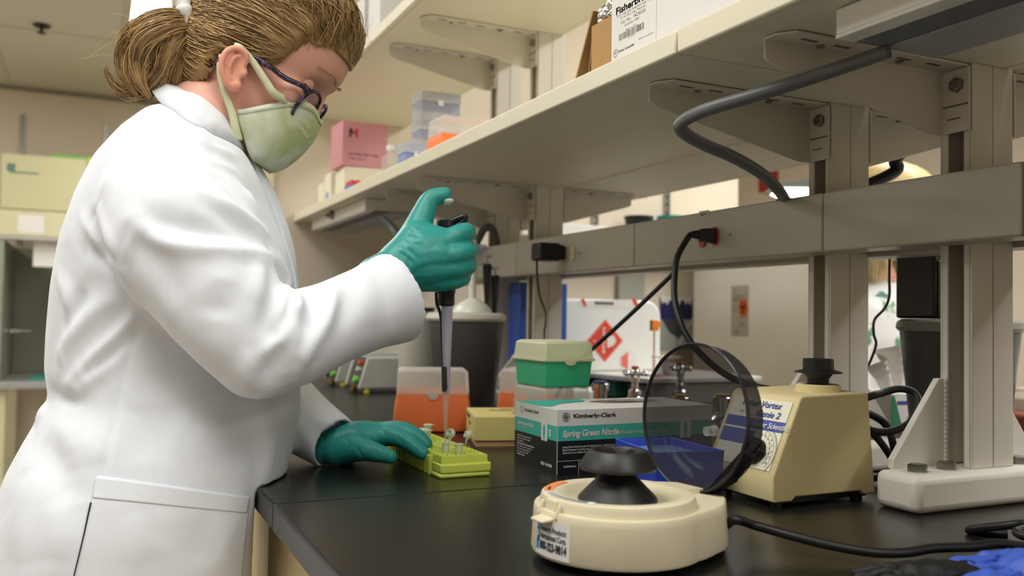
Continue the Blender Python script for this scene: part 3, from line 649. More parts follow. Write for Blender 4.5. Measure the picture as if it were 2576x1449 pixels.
# ------------------------------------------------------------------ tip boxes
ORANGE = mat('orange_plastic', 'E2743C', .38, noise=.04, sss=.1)
def tipbox(near, ang_, wx, wy, z0, hb, hl, mb, ml, label, flare=.006, cat='tip box', group=None, name='tip_box', waist=False):
    T = rot2(near, ang_)
    t = thing(name, label, cat, T(wx/2, wy/2, z0), group)
    g = G()
    def rg(i, z): return [T(-i, -i, z), T(wx+i, -i, z), T(wx+i, wy+i, z), T(-i, wy+i, z)]
    if waist: g.loft([rg(i, z) for i, z in ((flare*.9, z0), (flare, z0+hb*.12), (flare*.85, z0+hb*.45), (0.0005, z0+hb*.92), (-.001, z0+hb))])
    else: g.loft([rg(i, z) for i, z in ((-.003, z0), (0, z0+hb))])
    obj('base', g, mb, t, bevel=.0035 if waist else .002, seg=3)
    z = z0+hb+.0002
    l = obj('lid', G().loft([rg(i, q) for i, q in ((.0012, z-hb*.08), (.0012, z), (-.001, z+hl-.003), (-.006, z+hl))], cap=False).add(rg(-.006, z+hl), [(0, 1, 2, 3)]), ml, t, bevel=.0015)
    g = G(); a = [(-.010, 0), (-.0095, -.006), (-.006, -.011), (0, -.0125), (.006, -.011), (.0095, -.006), (.010, 0)]
    g.prism([T(wx/2+p_, -.0015-.001, z-.0005+r_*hb*16) for p_, r_ in a], np.array(T(0, -.0012, 0))-np.array(T(0, 0, 0)))
    obj('latch', g, ml, t)
    return t
TA = math.radians(-18)
tipbox((.4665, 1.437), TA, .121, .083, BENCH, .069, .037, ORANGE, FROST, 'orange tip box with frosted lid behind the pipette tip', waist=True)
tipbox((.6495, 1.42), math.radians(-38), .119, .083, BENCH, .069, .037, ORANGE, FROST, 'orange tip box half hidden behind the clear box', waist=True)
tipbox((1.21, .80), math.radians(-20), .121, .083, BENCH, .069, .037, ORANGE, FROST, 'orange tip box at right picture edge, behind the nearest upright', waist=True)
CLRB = clearmat('box_clear', 'EFF3F0', .30, .3)
t = tipbox((.5905, 1.132), math.radians(4), .078, .092, BENCH, .066, .0305, CLRB, CLRB, 'tall clear plastic box under the green tip box')
T = rot2((.5905, 1.132), math.radians(4))
obj('insert', rbox(G(), T, .004, .074, .004, .088, .965, .975), mat('insert_blue', '7F94BE', .4), t)
GREEN = mat('green_plastic', '2FB083', .35, noise=.06, sss=.15); YLID = clearmat('lid_cream', 'F0F0D2', .62, .35)
t = tipbox((.589, 1.130), math.radians(3), .081, .094, BENCH+.0968, .0405, .027, GREEN, YLID, 'green tip box with cream lid stacked on a clear box')
T = rot2((.589, 1.130), math.radians(3)); g = G(); z = BENCH+.0968+.0405
for a, b, c_, d in ((-.003, .084, -.003, 0), (-.003, .084, .094, .097), (-.003, 0, 0, .094), (.081, .084, 0, .094)): rbox(g, T, a, b, c_, d, z-.002, z+.0015)
obj('rim', g, YLID, t)
obj('rack_plate', rbox(G(), T, .002, .079, .002, .092, z-.004, z-.001), mat('plate_yellow', 'E4DF86', .4), t)
# foam box
FOAM = mat('foam_yellow', 'DDCD86', .7, noise=.05, scale=40, bump=.1)
t = thing('freezer_box', 'pale yellow cardboard freezer box with handwriting on its side', 'box', (.60, 1.29, BENCH))
T = rot2((.5275, 1.243), math.radians(-17))
obj('tray', rbox(G(), T, .003, .132, .003, .132, BENCH, .925), mat('card_tan', 'C79F73', .7), t)
obj('lid', rbox(G(), T, 0, .135, 0, .135, .9185, .9555), FOAM, t, bevel=.0012)
g = G(); lu2 = np.array(T(0, -1, 0))-np.array(T(0, 0, 0)); ru2 = np.array(T(1, 0, 0))-np.array(T(0, 0, 0))
def scrib(f_, a0, b0, wd, h, k, up=None):
    q = np.linspace(0, 1, 70); g.tube([f_(a0+wd*x+h*.25*math.sin(k*x*6.3+1), b0+h*.5*math.sin(k*x*12.6)*(.6+.4*math.sin(9*x))) for x in q], .0005, 5)
scrib(lambda a, b: np.array(T(-.0004, .122-a, .948+b)), 0, 0, .048, .005, 2.3); scrib(lambda a, b: np.array(T(-.0004, .085-a, .9385+b)), 0, 0, .028, .004, 1.5)
g.tube([np.array(T(-.0004, .122-a, .945)) for a in (0, .025, .05)], .0005, 5)
up2 = np.array(T(0, 1, 0))-np.array(T(0, 0, 0))
for a, b, wd, h, k in ((.06, .045, .06, .022, 1.6), (.03, .085, .05, .012, 2.2), (.05, .108, .06, .012, 2.6)): scrib(lambda x, y: np.array(T(x, y, .9558)), a, b, wd, h, k)
obj('handwriting', g, mat('marker_ink', '2E2C33', .6), t)
# ------------------------------------------------------------------ pipette
tip = onZ(1129, 1110, zt+.009); 
tip = np.array([cellx(ia)-.0005, celly(ja), zt+.006])
Dp = (tip-CAM)@FW
ptop = atD(1125, 500, Dp)
pax = ptop-tip; PL = np.linalg.norm(pax); pax /= PL
def PA(px_y): # point on axis at image row
    s = np.linspace(0, 1, 400); P = tip+np.outer(s, ptop-tip); return P[np.argmin(abs(proj(P)[:, 1]-px_y))]
t = thing('pipette', 'black and grey pipette with white plunger held upright in the right hand', 'pipette', tuple(tip))
hd = lambda row: (PA(row)-tip)@pax
LAV = mat('pipette_grey', 'A9ABBA', .35, noise=.02); DARKP = mat('pipette_black', '15171D', .3, noise=.05)
obj('knob', G().lathe([(.0025, hd(518)), (.005, hd(513)), (.0083, hd(508)), (.0085, hd(503)), (.0062, hd(498)), (.0005, hd(496))], tip, pax, 28), WHITEP, t, smooth=60)
obj('plunger_rod', G().cyl(PA(565), PA(510), .0011, n=12), STEEL, t, smooth=40)
sideX = RT*.95+np.array([0, 0, 0]); sideX -= pax*(sideX@pax); sideX /= np.linalg.norm(sideX)
hc = PA(565)-sideX*.0005
obj('handle', G().lathe([(.0085, hd(770)), (.0105, hd(765)), (.0105, hd(740)), (.0115, hd(735)), (.0115, hd(640)), (.0125, hd(600)), (.0125, hd(562)), (.012, hd(556)), (.0098, hd(553)), (.0085, hd(560)), (.001, hd(562))], tip, pax, 32), DARKP, t, smooth=40)
hk = spline([hc+sideX*.006+pax*.004, hc+sideX*.016+pax*.008, hc+sideX*.0225+pax*.010, hc+sideX*.023+pax*.006, hc+sideX*.016+pax*.000, hc+sideX*.008-pax*.004], 30)
obj('finger_hook', G().tube(hk, np.linspace(.0058, .0046, 30), 10, flat=.75), DARKP, t, smooth=60)
bt_ = PA(560)-sideX*.0165-np.cross(pax, sideX)*.004
obj('ejector_button', G().cyl(bt_-pax*.02, bt_+pax*.004, .0045, n=18), WHITEP, t, smooth=40)
o = PA(0) if 0 else None
obj('lower_shaft', G().lathe([(.0028, hd(990)), (.0036, hd(985)), (.0040, hd(965)), (.0052, hd(900)), (.0062, hd(850)), (.0064, hd(840)), (.0072, hd(775)), (.0072, hd(768))], tip+sideX*.001, pax, 24), LAV, t, smooth=50)
e = [PA(735)-sideX*.0135, PA(765)-sideX*.0125, PA(785)-sideX*.0085, PA(805)-sideX*.0068, PA(850)-sideX*.006, PA(900)-sideX*.0045, PA(940)-sideX*.0035, PA(975)-sideX*.001]
e = spline([p_-np.cross(pax, sideX)*-.004 for p_ in e], 40)
obj('ejector_arm', G().tube(e, np.linspace(.0032, .0038, 40), 8, flat=.6), mat('ejector_dark', '3A3A3C', .3, .3), t, smooth=60)
obj('ejector_sleeve', G().lathe([(.0042, hd(985)), (.0046, hd(975)), (.0052, hd(925)), (.005, hd(922))], tip-sideX*.0005, pax, 20), MATS['ejector_dark'], t, smooth=50)
obj('tip', G().lathe([(.0006, 0), (.0012, .006), (.0030, hd(1035)), (.0033, hd(1030)), (.0041, hd(985)), (.0043, hd(980))], tip, pax, 22, cap=False), mat('tip_clear', 'EDEDE6', .2, trans=.0, noise=.02) if 0 else clearmat('tip_plastic', 'F4F4F0', .22, .15), t, smooth=50)
# ------------------------------------------------------------------ cables and sockets
SOCK = mat('socket_ivory', 'D8D2A8', .45); REDP = mat('socket_red', 'B8352A', .4)
RX = RX0-.0002
def socket(Y, z, m, label, rr=(.0085, .0135)):
    t = thing('wall_socket', label, 'socket', (RX, Y, z-rr[1]))
    pts = [(RX, Y+rr[0]*math.copysign(abs(math.cos(a))**.8, math.cos(a)), z+rr[1]*math.copysign(abs(math.sin(a))**.8, math.sin(a))) for a in np.linspace(0, 2*math.pi, 28, endpoint=False)]
    obj('face', G().prism(pts, (-.003, 0, 0)), m, t, bevel=.0008)
    g = G()
    for dy, dz in ((.003, .004), (.003, -.004), (-.003, 0)): g.box((RX-.0034, Y+dy-.0016, z+dz-.0009), (RX-.0029, Y+dy+.0016, z+dz+.0009))
    o = obj('pin_hole', g, HOLE, t); o['kind'] = 'stuff'
    return t
for px, py, m, l in ((1442, 638, SOCK, 'cream socket on the raceway right of the black adapter'), (1800, 594, REDP, 'red socket with the black plug pushed in, right of its pair'), (1769, 600, REDP, 'left red socket half hidden by the black plug')):
    p = onX(px, py, RX); socket(p[1], p[2], m, l)
p = onX(1426, 640, RX); socket(p[1]+.022, p[2], SOCK, 'cream socket holding the black wall adapter')
ay = 1.500; t = thing('wall_adapter', 'black wall adapter plugged into the grey raceway', 'adapter', (.795, ay+.02, 1.2175))
obj('body', G().box((.766, ay-.002, 1.2175), (.812, ay+.040, 1.2525)), BLACKP, t, bevel=.005, seg=3)
obj('neck', G().box((.8115, ay+.002, 1.2205), (RX-.0034, ay+.036, 1.2495)), BLACKP, t, bevel=.003)
def cable(name, label, pts, r, m, flatD=None, n=60, cat='cable', grp=None):
    P = [atD(*q) if len(q) == 3 else np.asarray(q[0], float) for q in pts]
    o = obj(name, G().tube(spline(P, n), r, 10), m, None, smooth=60); tag(o, label, cat, grp); return o
W3 = lambda x, y, z: (np.array([x, y, z]),)
cable('adapter_cord', 'thin black cord hanging from the wall adapter behind the green box', [(1350, 650, 1.69), (1352, 700, 1.70), (1358, 745, 1.70), (1372, 785, 1.69), (1372, 815, 1.68), (1369, 850, 1.66), (1372, 1000, 1.62)], .0022, BLACKP)
px_ = onX(1800, 594, RX)
t = thing('power_plug', 'black mains plug in the right red socket', 'plug', (.80, px_[1]+.004, px_[2]-.011))
a = np.array([RX-.0034, px_[1], px_[2]]); b = a+np.array([-.022, .006, .001]); c_ = b+np.array([-.012, .004, .0005])
def brick(g, p, q, w0, h0, w1, h1):
    d = q-p; s_ = np.cross(d, (0, 0, 1)); s_ /= np.linalg.norm(s_); u_ = np.array([0, 0, 1.])
    return g.hexa([p+s_*i*w0+u_*j*h0 for i, j in ((-1, -1), (1, -1), (1, 1), (-1, 1))], [q+s_*i*w1+u_*j*h1 for i, j in ((-1, -1), (1, -1), (1, 1), (-1, 1))])
obj('body', brick(G(), a, b, .0085, .0112, .0075, .0085), BLACKP, t, bevel=.002)
obj('strain_relief', G().tube([b, (b+c_)/2, c_], [.0068, .006, .0045], 14), RUBBER, t, smooth=60)
cable('mains_lead', 'thick black mains cord drooping from the red socket to the mixer', [(c_,), (1722, 612, 1.285), (1703, 650, 1.27), (1697, 700, 1.25), (1697, 750, 1.23), (1708, 800, 1.21), (1730, 850, 1.195), (1772, 900, 1.18), (1830, 945, 1.165), (1900, 972, 1.15), (1960, 985, 1.13), W3(.83, .80, 1.0)], .0046, RUBBER)
cable('thin_cable', 'straight black cord slanting from the raceway down behind the green box', [(1700, 682, 1.36), (1640, 740, 1.38), (1560, 815, 1.42), (1490, 878, 1.46), (1430, 935, 1.50), (1400, 1000, 1.52)], .0036, RUBBER)
GREYC = mat('conduit_grey', '5F6264', .4, noise=.06)
g1 = onX(1975, 496, .846); g1[2] = RZ1
cable('conduit', 'thick grey conduit looping from the near lamp down into the raceway', [(2235, 128, .836), (2150, 158, .86), (2000, 208, .89), (1880, 245, .91), (1780, 275, .93), (1722, 302, .95), (1712, 325, .96), (1760, 358, .985), (1850, 398, 1.03), (1920, 440, 1.08), (1958, 478, 1.12), (np.array([g1[0], g1[1], RZ1+.003]),)], .0072, GREYC, n=100, cat='conduit')
tag(obj('grommet', G().lathe([(.0125, 0), (.0125, .003), (.0095, .0045), (.0076, .0045)], (g1[0], g1[1], RZ1), n=24), RUBBER, smooth=40), 'black rubber grommet where the grey conduit enters the raceway', 'grommet')
cable('conduit', 'short black conduit arching behind the nearest upright', [W3(.965, 1.03, RZ1+.001), (2238, 440, 1.37), (2252, 405, 1.365), (2278, 375, 1.36), (2315, 358, 1.355), (2380, 353, 1.33), (2440, 360, 1.31), (2470, 420, 1.29)], .0095, RUBBER, cat='conduit')
g2_ = onX(1250, 614, .846)
cable('conduit', 'far grey conduit bent over the raceway behind the raised hand', [(960, 548, 2.13), (985, 570, 2.12), (1010, 600, 2.1), (1100, 640, 2.1), (1185, 640, 2.09), (1200, 608, 2.09), (1217, 578, 2.09), (1232, 572, 2.09), (1243, 585, 2.09), (np.array([g2_[0], g2_[1], RZ1+.002]),)], .0095, GREYC, cat='conduit')
tag(obj('grommet', G().lathe([(.0165, 0), (.0165, .004), (.011, .006)], (g2_[0], g2_[1], RZ1), n=20), RUBBER, smooth=40), 'black grommet on the raceway beside the raised glove', 'grommet')
cable('bench_lead', 'black cord lying across the bench from the centrifuge to the right edge', [W3(.5115, .648, .919), W3(.516, .645, .9165), (1845, 1308, .755), (1900, 1322, .765), (2000, 1350, .748), (2100, 1374, .735), (2200, 1390, .728), (2280, 1390, .728), (2340, 1380, .733), (2400, 1377, .735), (2450, 1376, .736), (2510, 1368, .738), (2580, 1376, .734), (2700, 1395, .728)], .0041, RUBBER, n=90)
cable('coiled_cable', 'black cord with two loops at the right picture edge', [W3(.775, .55, .914), W3(.755, .575, .914), (2560, 1318, .80), (2600, 1300, .82), (2630, 1325, .80), (2590, 1350, .775), (2557, 1338, .785), (2600, 1330, .79), (2680, 1345, .78)], .004, RUBBER)
yq = .88
cable('coiled_lead', 'black cord looped behind the mixer beside the nearest foot', [W3(.803, .79, 1.005), (2196, 995, 1.06), (2215, 990, 1.07), (2260, 978, 1.075), (2300, 988, 1.07), (2312, 1020, 1.06), (2290, 1062, 1.055), (2240, 1085, 1.05), (2190, 1082, 1.05), (2170, 1060, 1.06), (2180, 1040, 1.07), (2225, 1065, 1.075), (2245, 1110, 1.07), (2250, 1160, 1.08), (2235, 1195, 1.09), (2190, 1200, 1.09)], .0046, RUBBER, n=110)
cable('coiled_lead', 'black cord curling down behind the mixer to the bench', [(2170, 1070, 1.05), (2200, 1095, 1.05), (2228, 1130, 1.05), (2246, 1165, 1.06), (2230, 1192, 1.07), (2180, 1208, 1.07)], .0042, RUBBER)
cable('thin_lead', 'thin black cord hanging in front of the floral shirt', [(2238, 640, 1.42), (2237, 700, 1.42), (2237, 745, 1.42), (2226, 775, 1.42), (2200, 805, 1.42), (2198, 840, 1.42), (2204, 865, 1.42), (2193, 900, 1.42), (2175, 940, 1.42), (2150, 1000, 1.42), (2140, 1090, 1.42), (2150, 1117, 1.40)], .0022, BLACKP)
# raceway tags
p = onX(1772, 540, RX0); g = G(); g.box((RX0-.0006, p[1]-.012, p[2]-.004), (RX0-.0002, p[1]+.012, p[2]+.006))
t = tag(obj('circuit_tag', g, mat('tag_clear', 'B9B6A4', .4)), 'small printed circuit tag on the raceway above the red sockets', 'tag')
g = G(); text(g, 'BE3Z-18', (RX0-.0006, p[1]+.008, p[2]-.001), (0, -1, 0), (0, 0, 1), .0045, wd=.014, bold=.03, lift=.0002); obj('lettering', g, INK, t)
for px, py, l in ((1838, 590, 'small screw on the raceway right of the red socket'), (1459, 637, 'small screw on the raceway right of the cream socket')):
    p = onX(px, py, RX0); tag(obj('screw', G().lathe([(.0022, 0), (.0022, .001), (.001, .0015)], p, (-1, 0, 0), 12), STEEL, smooth=40), l, 'screw')
# ------------------------------------------------------------------ lamps under the shelf
LAMPW = mat('lamp_enamel', 'E4E3DE', .3, noise=.02); PRISM = clearmat('lamp_lens', 'C9CBD2', .25, .12)
LGREY = mat('lamp_inside', '9FA1A6', .45)
def shelflamp(x0, x1, y0, y1, z0, label):
    t = thing('shelf_lamp', label, 'lamp', ((x0+x1)/2, (y0+y1)/2, z0))
    z1 = MID-.0008
    obj('housing', G().box((x0, y0, z0+.004), (x0+.003, y1, z1)).box((x1-.003, y0, z0+.004), (x1, y1, z1)).box((x0+.003, y0, z0+.004), (x1-.003, y0+.003, z1)).box((x0+.003, y1-.003, z0+.004), (x1-.003, y1, z1)).box((x0+.003, y0+.003, z1-.004), (x1-.003, y1-.003, z1)), LAMPW, t, bevel=.0012)
    obj('front_flange', G().box((x0-.0008, y0, z0), (x0+.022, y1, z0+.0038)), LAMPW, t, bevel=.0008)
    xm = x0+(x1-x0)*.48
    obj('tube', G().cyl((x0+(x1-x0)*.30, y0+.02, z0+.014), (x0+(x1-x0)*.30, y1-.02, z0+.014), .0075, n=16), mat('unlit_tube', 'A8ABAE', .3), t, smooth=40)
    obj('lens', G().box((x0+.0225, y0+.001, z0+.001), (xm-.004, y1-.001, z0+.0025)), PRISM, t)
    obj('rail', G().box((xm-.004, y0, z0), (xm+.003, y1, z0+.0038)), LGREY, t, bevel=.0008)
    obj('cover', G().box((xm+.003, y0, z0+.0005), (x1-.0035, y1, z0+.0035)), LGREY, t)
    return t
shelflamp(.612, .748, -.22, .6035, 1.3705, 'unlit under-shelf lamp at top right, grey conduit at its end')
t2 = shelflamp(.603, .745, 2.145, 2.745, 1.366, 'white under-shelf lamp with a small lock at the far shelf end')
p = onX(838, 541, .603)
obj('lock', G().lathe([(.012, 0), (.012, .008), (.009, .010)], (p[0]-.001, p[1], p[2]), (-1, 0, 0), 16).box((p[0]-.022, p[1]-.003, p[2]-.006), (p[0]-.010, p[1]+.003, p[2]+.003)), STEEL, t2, smooth=40)
# ------------------------------------------------------------------ things on the middle shelf
SZ = MID+.0272
CLB2 = clearmat('box_clear_blue', 'E6EAEE', .34, .3); INDIGO = mat('insert_indigo', '5A66B8', .4)
def clearbox(x, y, z, wx, wy, h, label, ins=INDIGO, group=None, n=4):
    t = thing('clear_tip_box', label, 'tip box', (x+wx/2, y+wy/2, z), group)
    obj('base', G().box((x+.002, y+.002, z), (x+wx-.002, y+wy-.002, z+h*.62)), CLB2, t, bevel=.0015)
    obj('insert', G().box((x+.005, y+.005, z+h*.52), (x+wx-.005, y+wy-.005, z+h*.63)), ins, t)
    obj('lid', G().box((x, y, z+h*.63), (x+wx, y+wy, z+h)), CLB2, t, bevel=.0025)
    g = G()
    for k in range(1, n): g.box((x+wx*k/n-.001, y+.0005, z+.002), (x+wx*k/n+.001, y+.002, z+h*.6))
    o = obj('rib', g, CLB2, t); o['kind'] = 'stuff'
    obj('clasp', G().box((x+wx*.42, y-.0025, z+h*.5), (x+wx*.55, y-.0002, z+h*.7)), WHITEP, t, bevel=.0008)
    return t
for k, l in enumerate(('clear tip box at the bottom of the stack beside the orange tip box', 'middle clear tip box of the stack on the shelf', 'topmost clear tip box of the stack, blue insert showing')):
    clearbox(.664, 1.912, SZ+.0675*k, .10, .075, .067, l)
BLUEB = mat('tips_blue', '2F7BE0', .4)
t = clearbox(.604, 1.846, SZ, .055, .055, .063, 'small clear tip box filled with bright blue, beside the stack', BLUEB)
obj('rack', G().box((.6065, 1.8485, SZ+.001), (.6565, 1.8985, SZ+.042)), BLUEB, t)
ORL = mat('orange_light', 'F07A2E', .4, noise=.03)
tipbox((.617, 1.648), math.radians(2), .108, .072, SZ, .052, .034, ORL, FROST, 'orange tip box with frosted lid on the middle shelf', waist=True)
t = thing('glass_bottle', 'small clear bottle behind the blue tip box on the shelf', 'bottle', (.618, 1.985, SZ))
obj('glass', G().lathe([(.021, 0), (.0225, .004), (.0225, .045), (.019, .052), (.010, .06), (.010, .068)], (.618, 1.985, SZ), n=24, cap=False), CLEAR, t, smooth=40)
obj('cap', G().lathe([(.0115, .0682), (.0115, .078), (.010, .079)], (.618, 1.985, SZ), n=20), WHITEP, t, smooth=40)
CARD = mat('carton_ivory', 'E2DDC6', .6, noise=.02); PINK = mat('carton_pink', 'C98C92', .55, noise=.03)
def carton(x, y, z, wx, wy, h, m, label, rot=0, name='carton', cat='box'):
    T = rot2((x, y), rot); t = thing(name, label, cat, T(wx/2, wy/2, z))
    obj('carton', rbox(G(), T, 0, wx, 0, wy, z, z+h), m, t, bevel=.001)
    u = np.array(T(1, 0, 0))-np.array(T(0, 0, 0)); v_ = np.array(T(0, -1, 0))-np.array(T(0, 0, 0))
    return t, (lambda a, b: np.array(T(a, 0, z+b))), u, (lambda a, b: np.array(T(0, wy-a, z+b))), v_
def hexprint(t, f, u, items, m, bold=.02):
    g = G()
    for s, a, b, h, wd in items: text(g, s, f(a, b), u, fz, h, wd=wd, bold=bold, lift=.0004)
    return obj('lettering', g, m, t)
def bars(t, f, u, rects, m):
    for a0, a1, b0, b1 in rects:
        g = G(); panel(g, f(0, 0), u, fz, a0, a1, b0, b1, .0003); obj('print', g, m, t)
t, f, u, l_, lv_ = carton(.598, 2.34, SZ, .118, .10, .083, CARD, 'cream carton under the pink box on the shelf')
t, f, u, l_, lv_ = carton(.590, 2.335, SZ+.0835, .128, .11, .122, PINK, 'pink carton with a black and red letter mark', rot=.04)
ML = lambda pts: [f(.018+a, .078+b)+np.array([0, -.0004, 0]) for a, b in pts]
g = G(); g.prism(ML([(0, 0), (.006, 0), (.006, .014), (.012, .006), (.012, .014), (.005, .025), (0, .025)]), (0, -.0003, 0)); obj('logo', g, mat('logo_dark', '3A1F22', .5), t)
g = G(); g.prism(ML([(.0122, .006), (.018, .014), (.018, 0), (.024, 0), (.024, .025), (.019, .025), (.0122, .014)]), (0, -.0003, 0)); obj('logo', g, mat('logo_red', 'C4314F', .5), t)
hexprint(t, f, u, (('Centrifuge Filter Units', .016, .030, .0115, .085), ('100 pack', .018, .018, .008, .05)), mat('ink_plum', '6A4248', .6), .01)
t, f, u, l_, lv_ = carton(.600, 2.50, SZ, .062, .075, .088, CARD, 'ivory carton with blue printed bars near the shelf end')
PB = mat('print_skyblue', '6D9AD0', .5)
bars(t, f, u, ((.012, .032, .012, .030), (.036, .056, .012, .028)), PB); bars(t, l_, lv_, ((.02, .05, .01, .034),), PB)
hexprint(t, f, u, (('MICROTUBES', .012, .076, .007, .04),), mat('ink_olive', '7D7A4E', .6)); hexprint(t, f, u, (('Centrifuge', .010, .062, .008, .036), ('Tubes', .010, .053, .008, .02)), PB, .01)
carton(.600, 2.585, SZ, .050, .07, .070, CARD, 'plain ivory carton closest to the far shelf end')
carton(.668, 2.49, SZ, .05, .08, .079, CARD, 'ivory carton standing behind the one with blue bars')
t = thing('tube_float', 'red and blue plastic rack at the shelf front below the pink box', 'rack', (.60, 2.24, SZ))
obj('tray', G().box((.582, 2.215, SZ), (.64, 2.275, SZ+.016)), INDIGO, t, bevel=.002)
rg_ = G()
for i in range(4):
    for j in range(4): rg_.lathe([(.007, SZ+.0165), (.0062, SZ+.026), (.004, SZ+.028)], (.590+.014*i, 2.223+.0145*j, 0), n=10)
o = obj('cap', rg_, mat('cap_red', 'D2483C', .4), t, smooth=40); o['kind'] = 'stuff'
# near end of the middle shelf
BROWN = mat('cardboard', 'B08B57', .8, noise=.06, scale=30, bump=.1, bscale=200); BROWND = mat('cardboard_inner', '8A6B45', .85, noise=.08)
t = thing('cardboard_box', 'open brown cardboard box with a raised flap on the shelf', 'box', (.64, 1.0, SZ))
bx0, bx1, by0, by1, bz1 = .582, .70, .950, 1.000, 1.494
obj('wall', G().box((bx0, by0, SZ), (bx0+.003, by1, bz1)), BROWN, t, bevel=.001)
obj('wall', G().box((bx1-.003, by0, SZ), (bx1, by1, bz1)), BROWN, t)
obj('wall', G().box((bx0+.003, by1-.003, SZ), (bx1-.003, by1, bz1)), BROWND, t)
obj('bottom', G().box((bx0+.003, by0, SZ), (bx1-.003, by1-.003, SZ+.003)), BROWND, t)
q0 = [(bx0+.004, by1+.001, bz1-.012), (bx1-.01, by1+.001, bz1-.012), (bx1-.01, by1+.050, SZ+.006), (bx0+.004, by1+.050, SZ+.006)]
obj('flap', G().prism([(bx0+.004, by1+.002, SZ+.09), (bx1-.004, by1+.002, SZ+.09), (bx1-.004, by1+.051, SZ+.0005), (bx0+.004, by1+.051, SZ+.0005)], (0, .003, .0015)), BROWN, t)
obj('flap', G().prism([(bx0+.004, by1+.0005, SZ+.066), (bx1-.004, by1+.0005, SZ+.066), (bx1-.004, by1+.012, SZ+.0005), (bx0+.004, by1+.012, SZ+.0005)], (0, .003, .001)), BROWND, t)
fo = G(); fo.sphere((.606, .981, 1.503), .0225, 40, 26, (1, .82, .95)); V = np.array(fo.v); c0 = np.array([.606, .981, 1.503])
rr = np.linalg.norm(V-c0, axis=1)[:, None]; V = c0+(V-c0)*(1+.10*np.sin(V[:, :1]*420+3*np.sin(V[:, 1:2]*310))*np.cos(V[:, 2:]*380)+.06*np.sin(V[:, 2:]*900+V[:, :1]*700)); fo.v = [tuple(p) for p in V]
tag(obj('foil_ball', fo, mat('foil', 'DADAD8', .18, 1, bump=.6, bscale=160)), 'crumpled aluminium foil lying in the cardboard box', 'foil')
t, f, u, l_, lv_ = carton(.580, .30, SZ, .15, .645, .135, CARTW, 'large white printed carton on the shelf beside the cardboard box')
g = G(); panel(g, l_(0, 0), lv_, fz, .0, .098, 0, .135, .0002); obj('label', g, PAPER, t)
fb = lambda b: .0145+(b-.0145)*.57
hexprint(t, l_, lv_, (('Fisherbrand', .010, fb(.0985), .0125, .082),), INK, .035)
hexprint(t, l_, lv_, (('PCR Tube with Attached Cap, Flat', .012, fb(.0905), .0046, .075), ('0.2 ml Flat Cap, Natural', .020, fb(.083), .0044, .055), ('Cat. No.  14230225', .021, fb(.072), .006, .055), ('Quantity: 1000', .030, fb(.0635), .0044, .032), ('Made in China', .033, fb(.0525), .0032, .026), ('14230225', .038, fb(.0335), .0026, .016), ('fishersci.com', .062, .0165, .0036, .030)), INKGREY, .005)
hexprint(t, l_, lv_, (('Fisher Scientific', .0165, .0130, .0045, .036), ('F', .0085, .0125, .005, .0035)), INK, .03)
g = G(); a = .018; rng2 = random.Random(3)
while a < .072:
    wd = rng2.choice((.0008, .0014, .0022, .0006)); panel(g, l_(0, 0), lv_, fz, a, a+wd, fb(.0375), fb(.0515), .0004); a += wd+rng2.choice((.0006, .001, .0014))
o = obj('barcode', g, INKGREY, t)
g = G(); c0 = l_(.0102, .0143)+np.array([-.0005, 0, 0]); g.tube([c0+np.array([0, .0048*math.cos(q), .0048*math.sin(q)]) for q in np.linspace(0, 2*math.pi, 30)], .0003, 5); obj('logo', g, INK, t)
# ------------------------------------------------------------------ top shelf
TZ = TOP+.0272
t, f, u, l_, lv_ = carton(.594, 2.16, TZ, .085, .13, .15, CARTW, 'white and blue carton on the top shelf above the forehead')
g = G(); panel(g, f(0, 0), u, fz, .030, .085, .0, .113, .0003); obj('print', g, mat('print_lightblue', '86BBDD', .5), t)
t, f, u, l_, lv_ = carton(.594, 2.02, TZ, .055, .10, .30, CARTW, 'tall white carton on the top shelf right of the blue printed one')
t = thing('yellow_folder', 'yellow green folder hanging over the top shelf edge', 'folder', (.60, 1.9, TZ))
obj('cover', G().prism([(.579, 1.93, TZ+.003), (.579, 1.78, TZ+.003), (.70, 1.78, TZ+.12), (.70, 1.93, TZ+.12)], (0, 0, .008)), mat('folder_yellow', 'C9D23C', .5), t)
obj('pages', G().prism([(.583, 1.928, TZ), (.583, 1.782, TZ), (.70, 1.782, TZ+.112), (.70, 1.928, TZ+.112)], (0, 0, .0035)), mat('folder_dark', '2E3A22', .6), t)
# ------------------------------------------------------------------ far side of the bench and background
GLASSG = clearmat('tint_grey_plastic', '5C5C5E', .62, .3); LIDG = mat('lid_grey', '8A8A86', .4)
def canister(c, label, h=.205, r1=.082, r0=.060, lm=None):
    t = thing('waste_canister', label, 'bin', (*c, BENCH))
    obj('bucket', G().lathe([(r0-.004, 0), (r0, .004), (r1-.003, h-.016), (r1-.006, h-.016), (r0-.002, .006), (.001, .006)], (*c, BENCH), n=44), GLASSG, t, smooth=40)
    obj('lid', G().lathe([(r1-.001, h-.017), (r1+.002, h-.012), (r1, h-.004), (r1-.006, h), (.001, h)], (*c, BENCH), n=44), lm or LIDG, t, smooth=40)
    return t
canister((.692, 1.685), 'dark grey tapered canister with pale lid behind the orange tip boxes', lm=mat('lid_pale', 'C9C9BC', .35))
canister((1.125, .873), 'dark grey tapered canister partly hidden behind the nearest upright')
ct = BENCH+.2055
t = thing('pipette_stand', 'white domed pipette stand with clear arms standing on the pale canister lid', 'stand', (.703, 1.68, ct))
PALE = mat('stand_pale', 'D5D7CC', .3)
obj('dome', G().lathe([(.042, 0), (.040, .006), (.030, .018), (.016, .026), (.009, .030)], (.703, 1.68, ct), n=36), PALE, t, smooth=50)
obj('rod', G().cyl((.703, 1.68, ct+.028), (.703, 1.68, ct+.15), .0075, n=18), PALE, t, smooth=40)
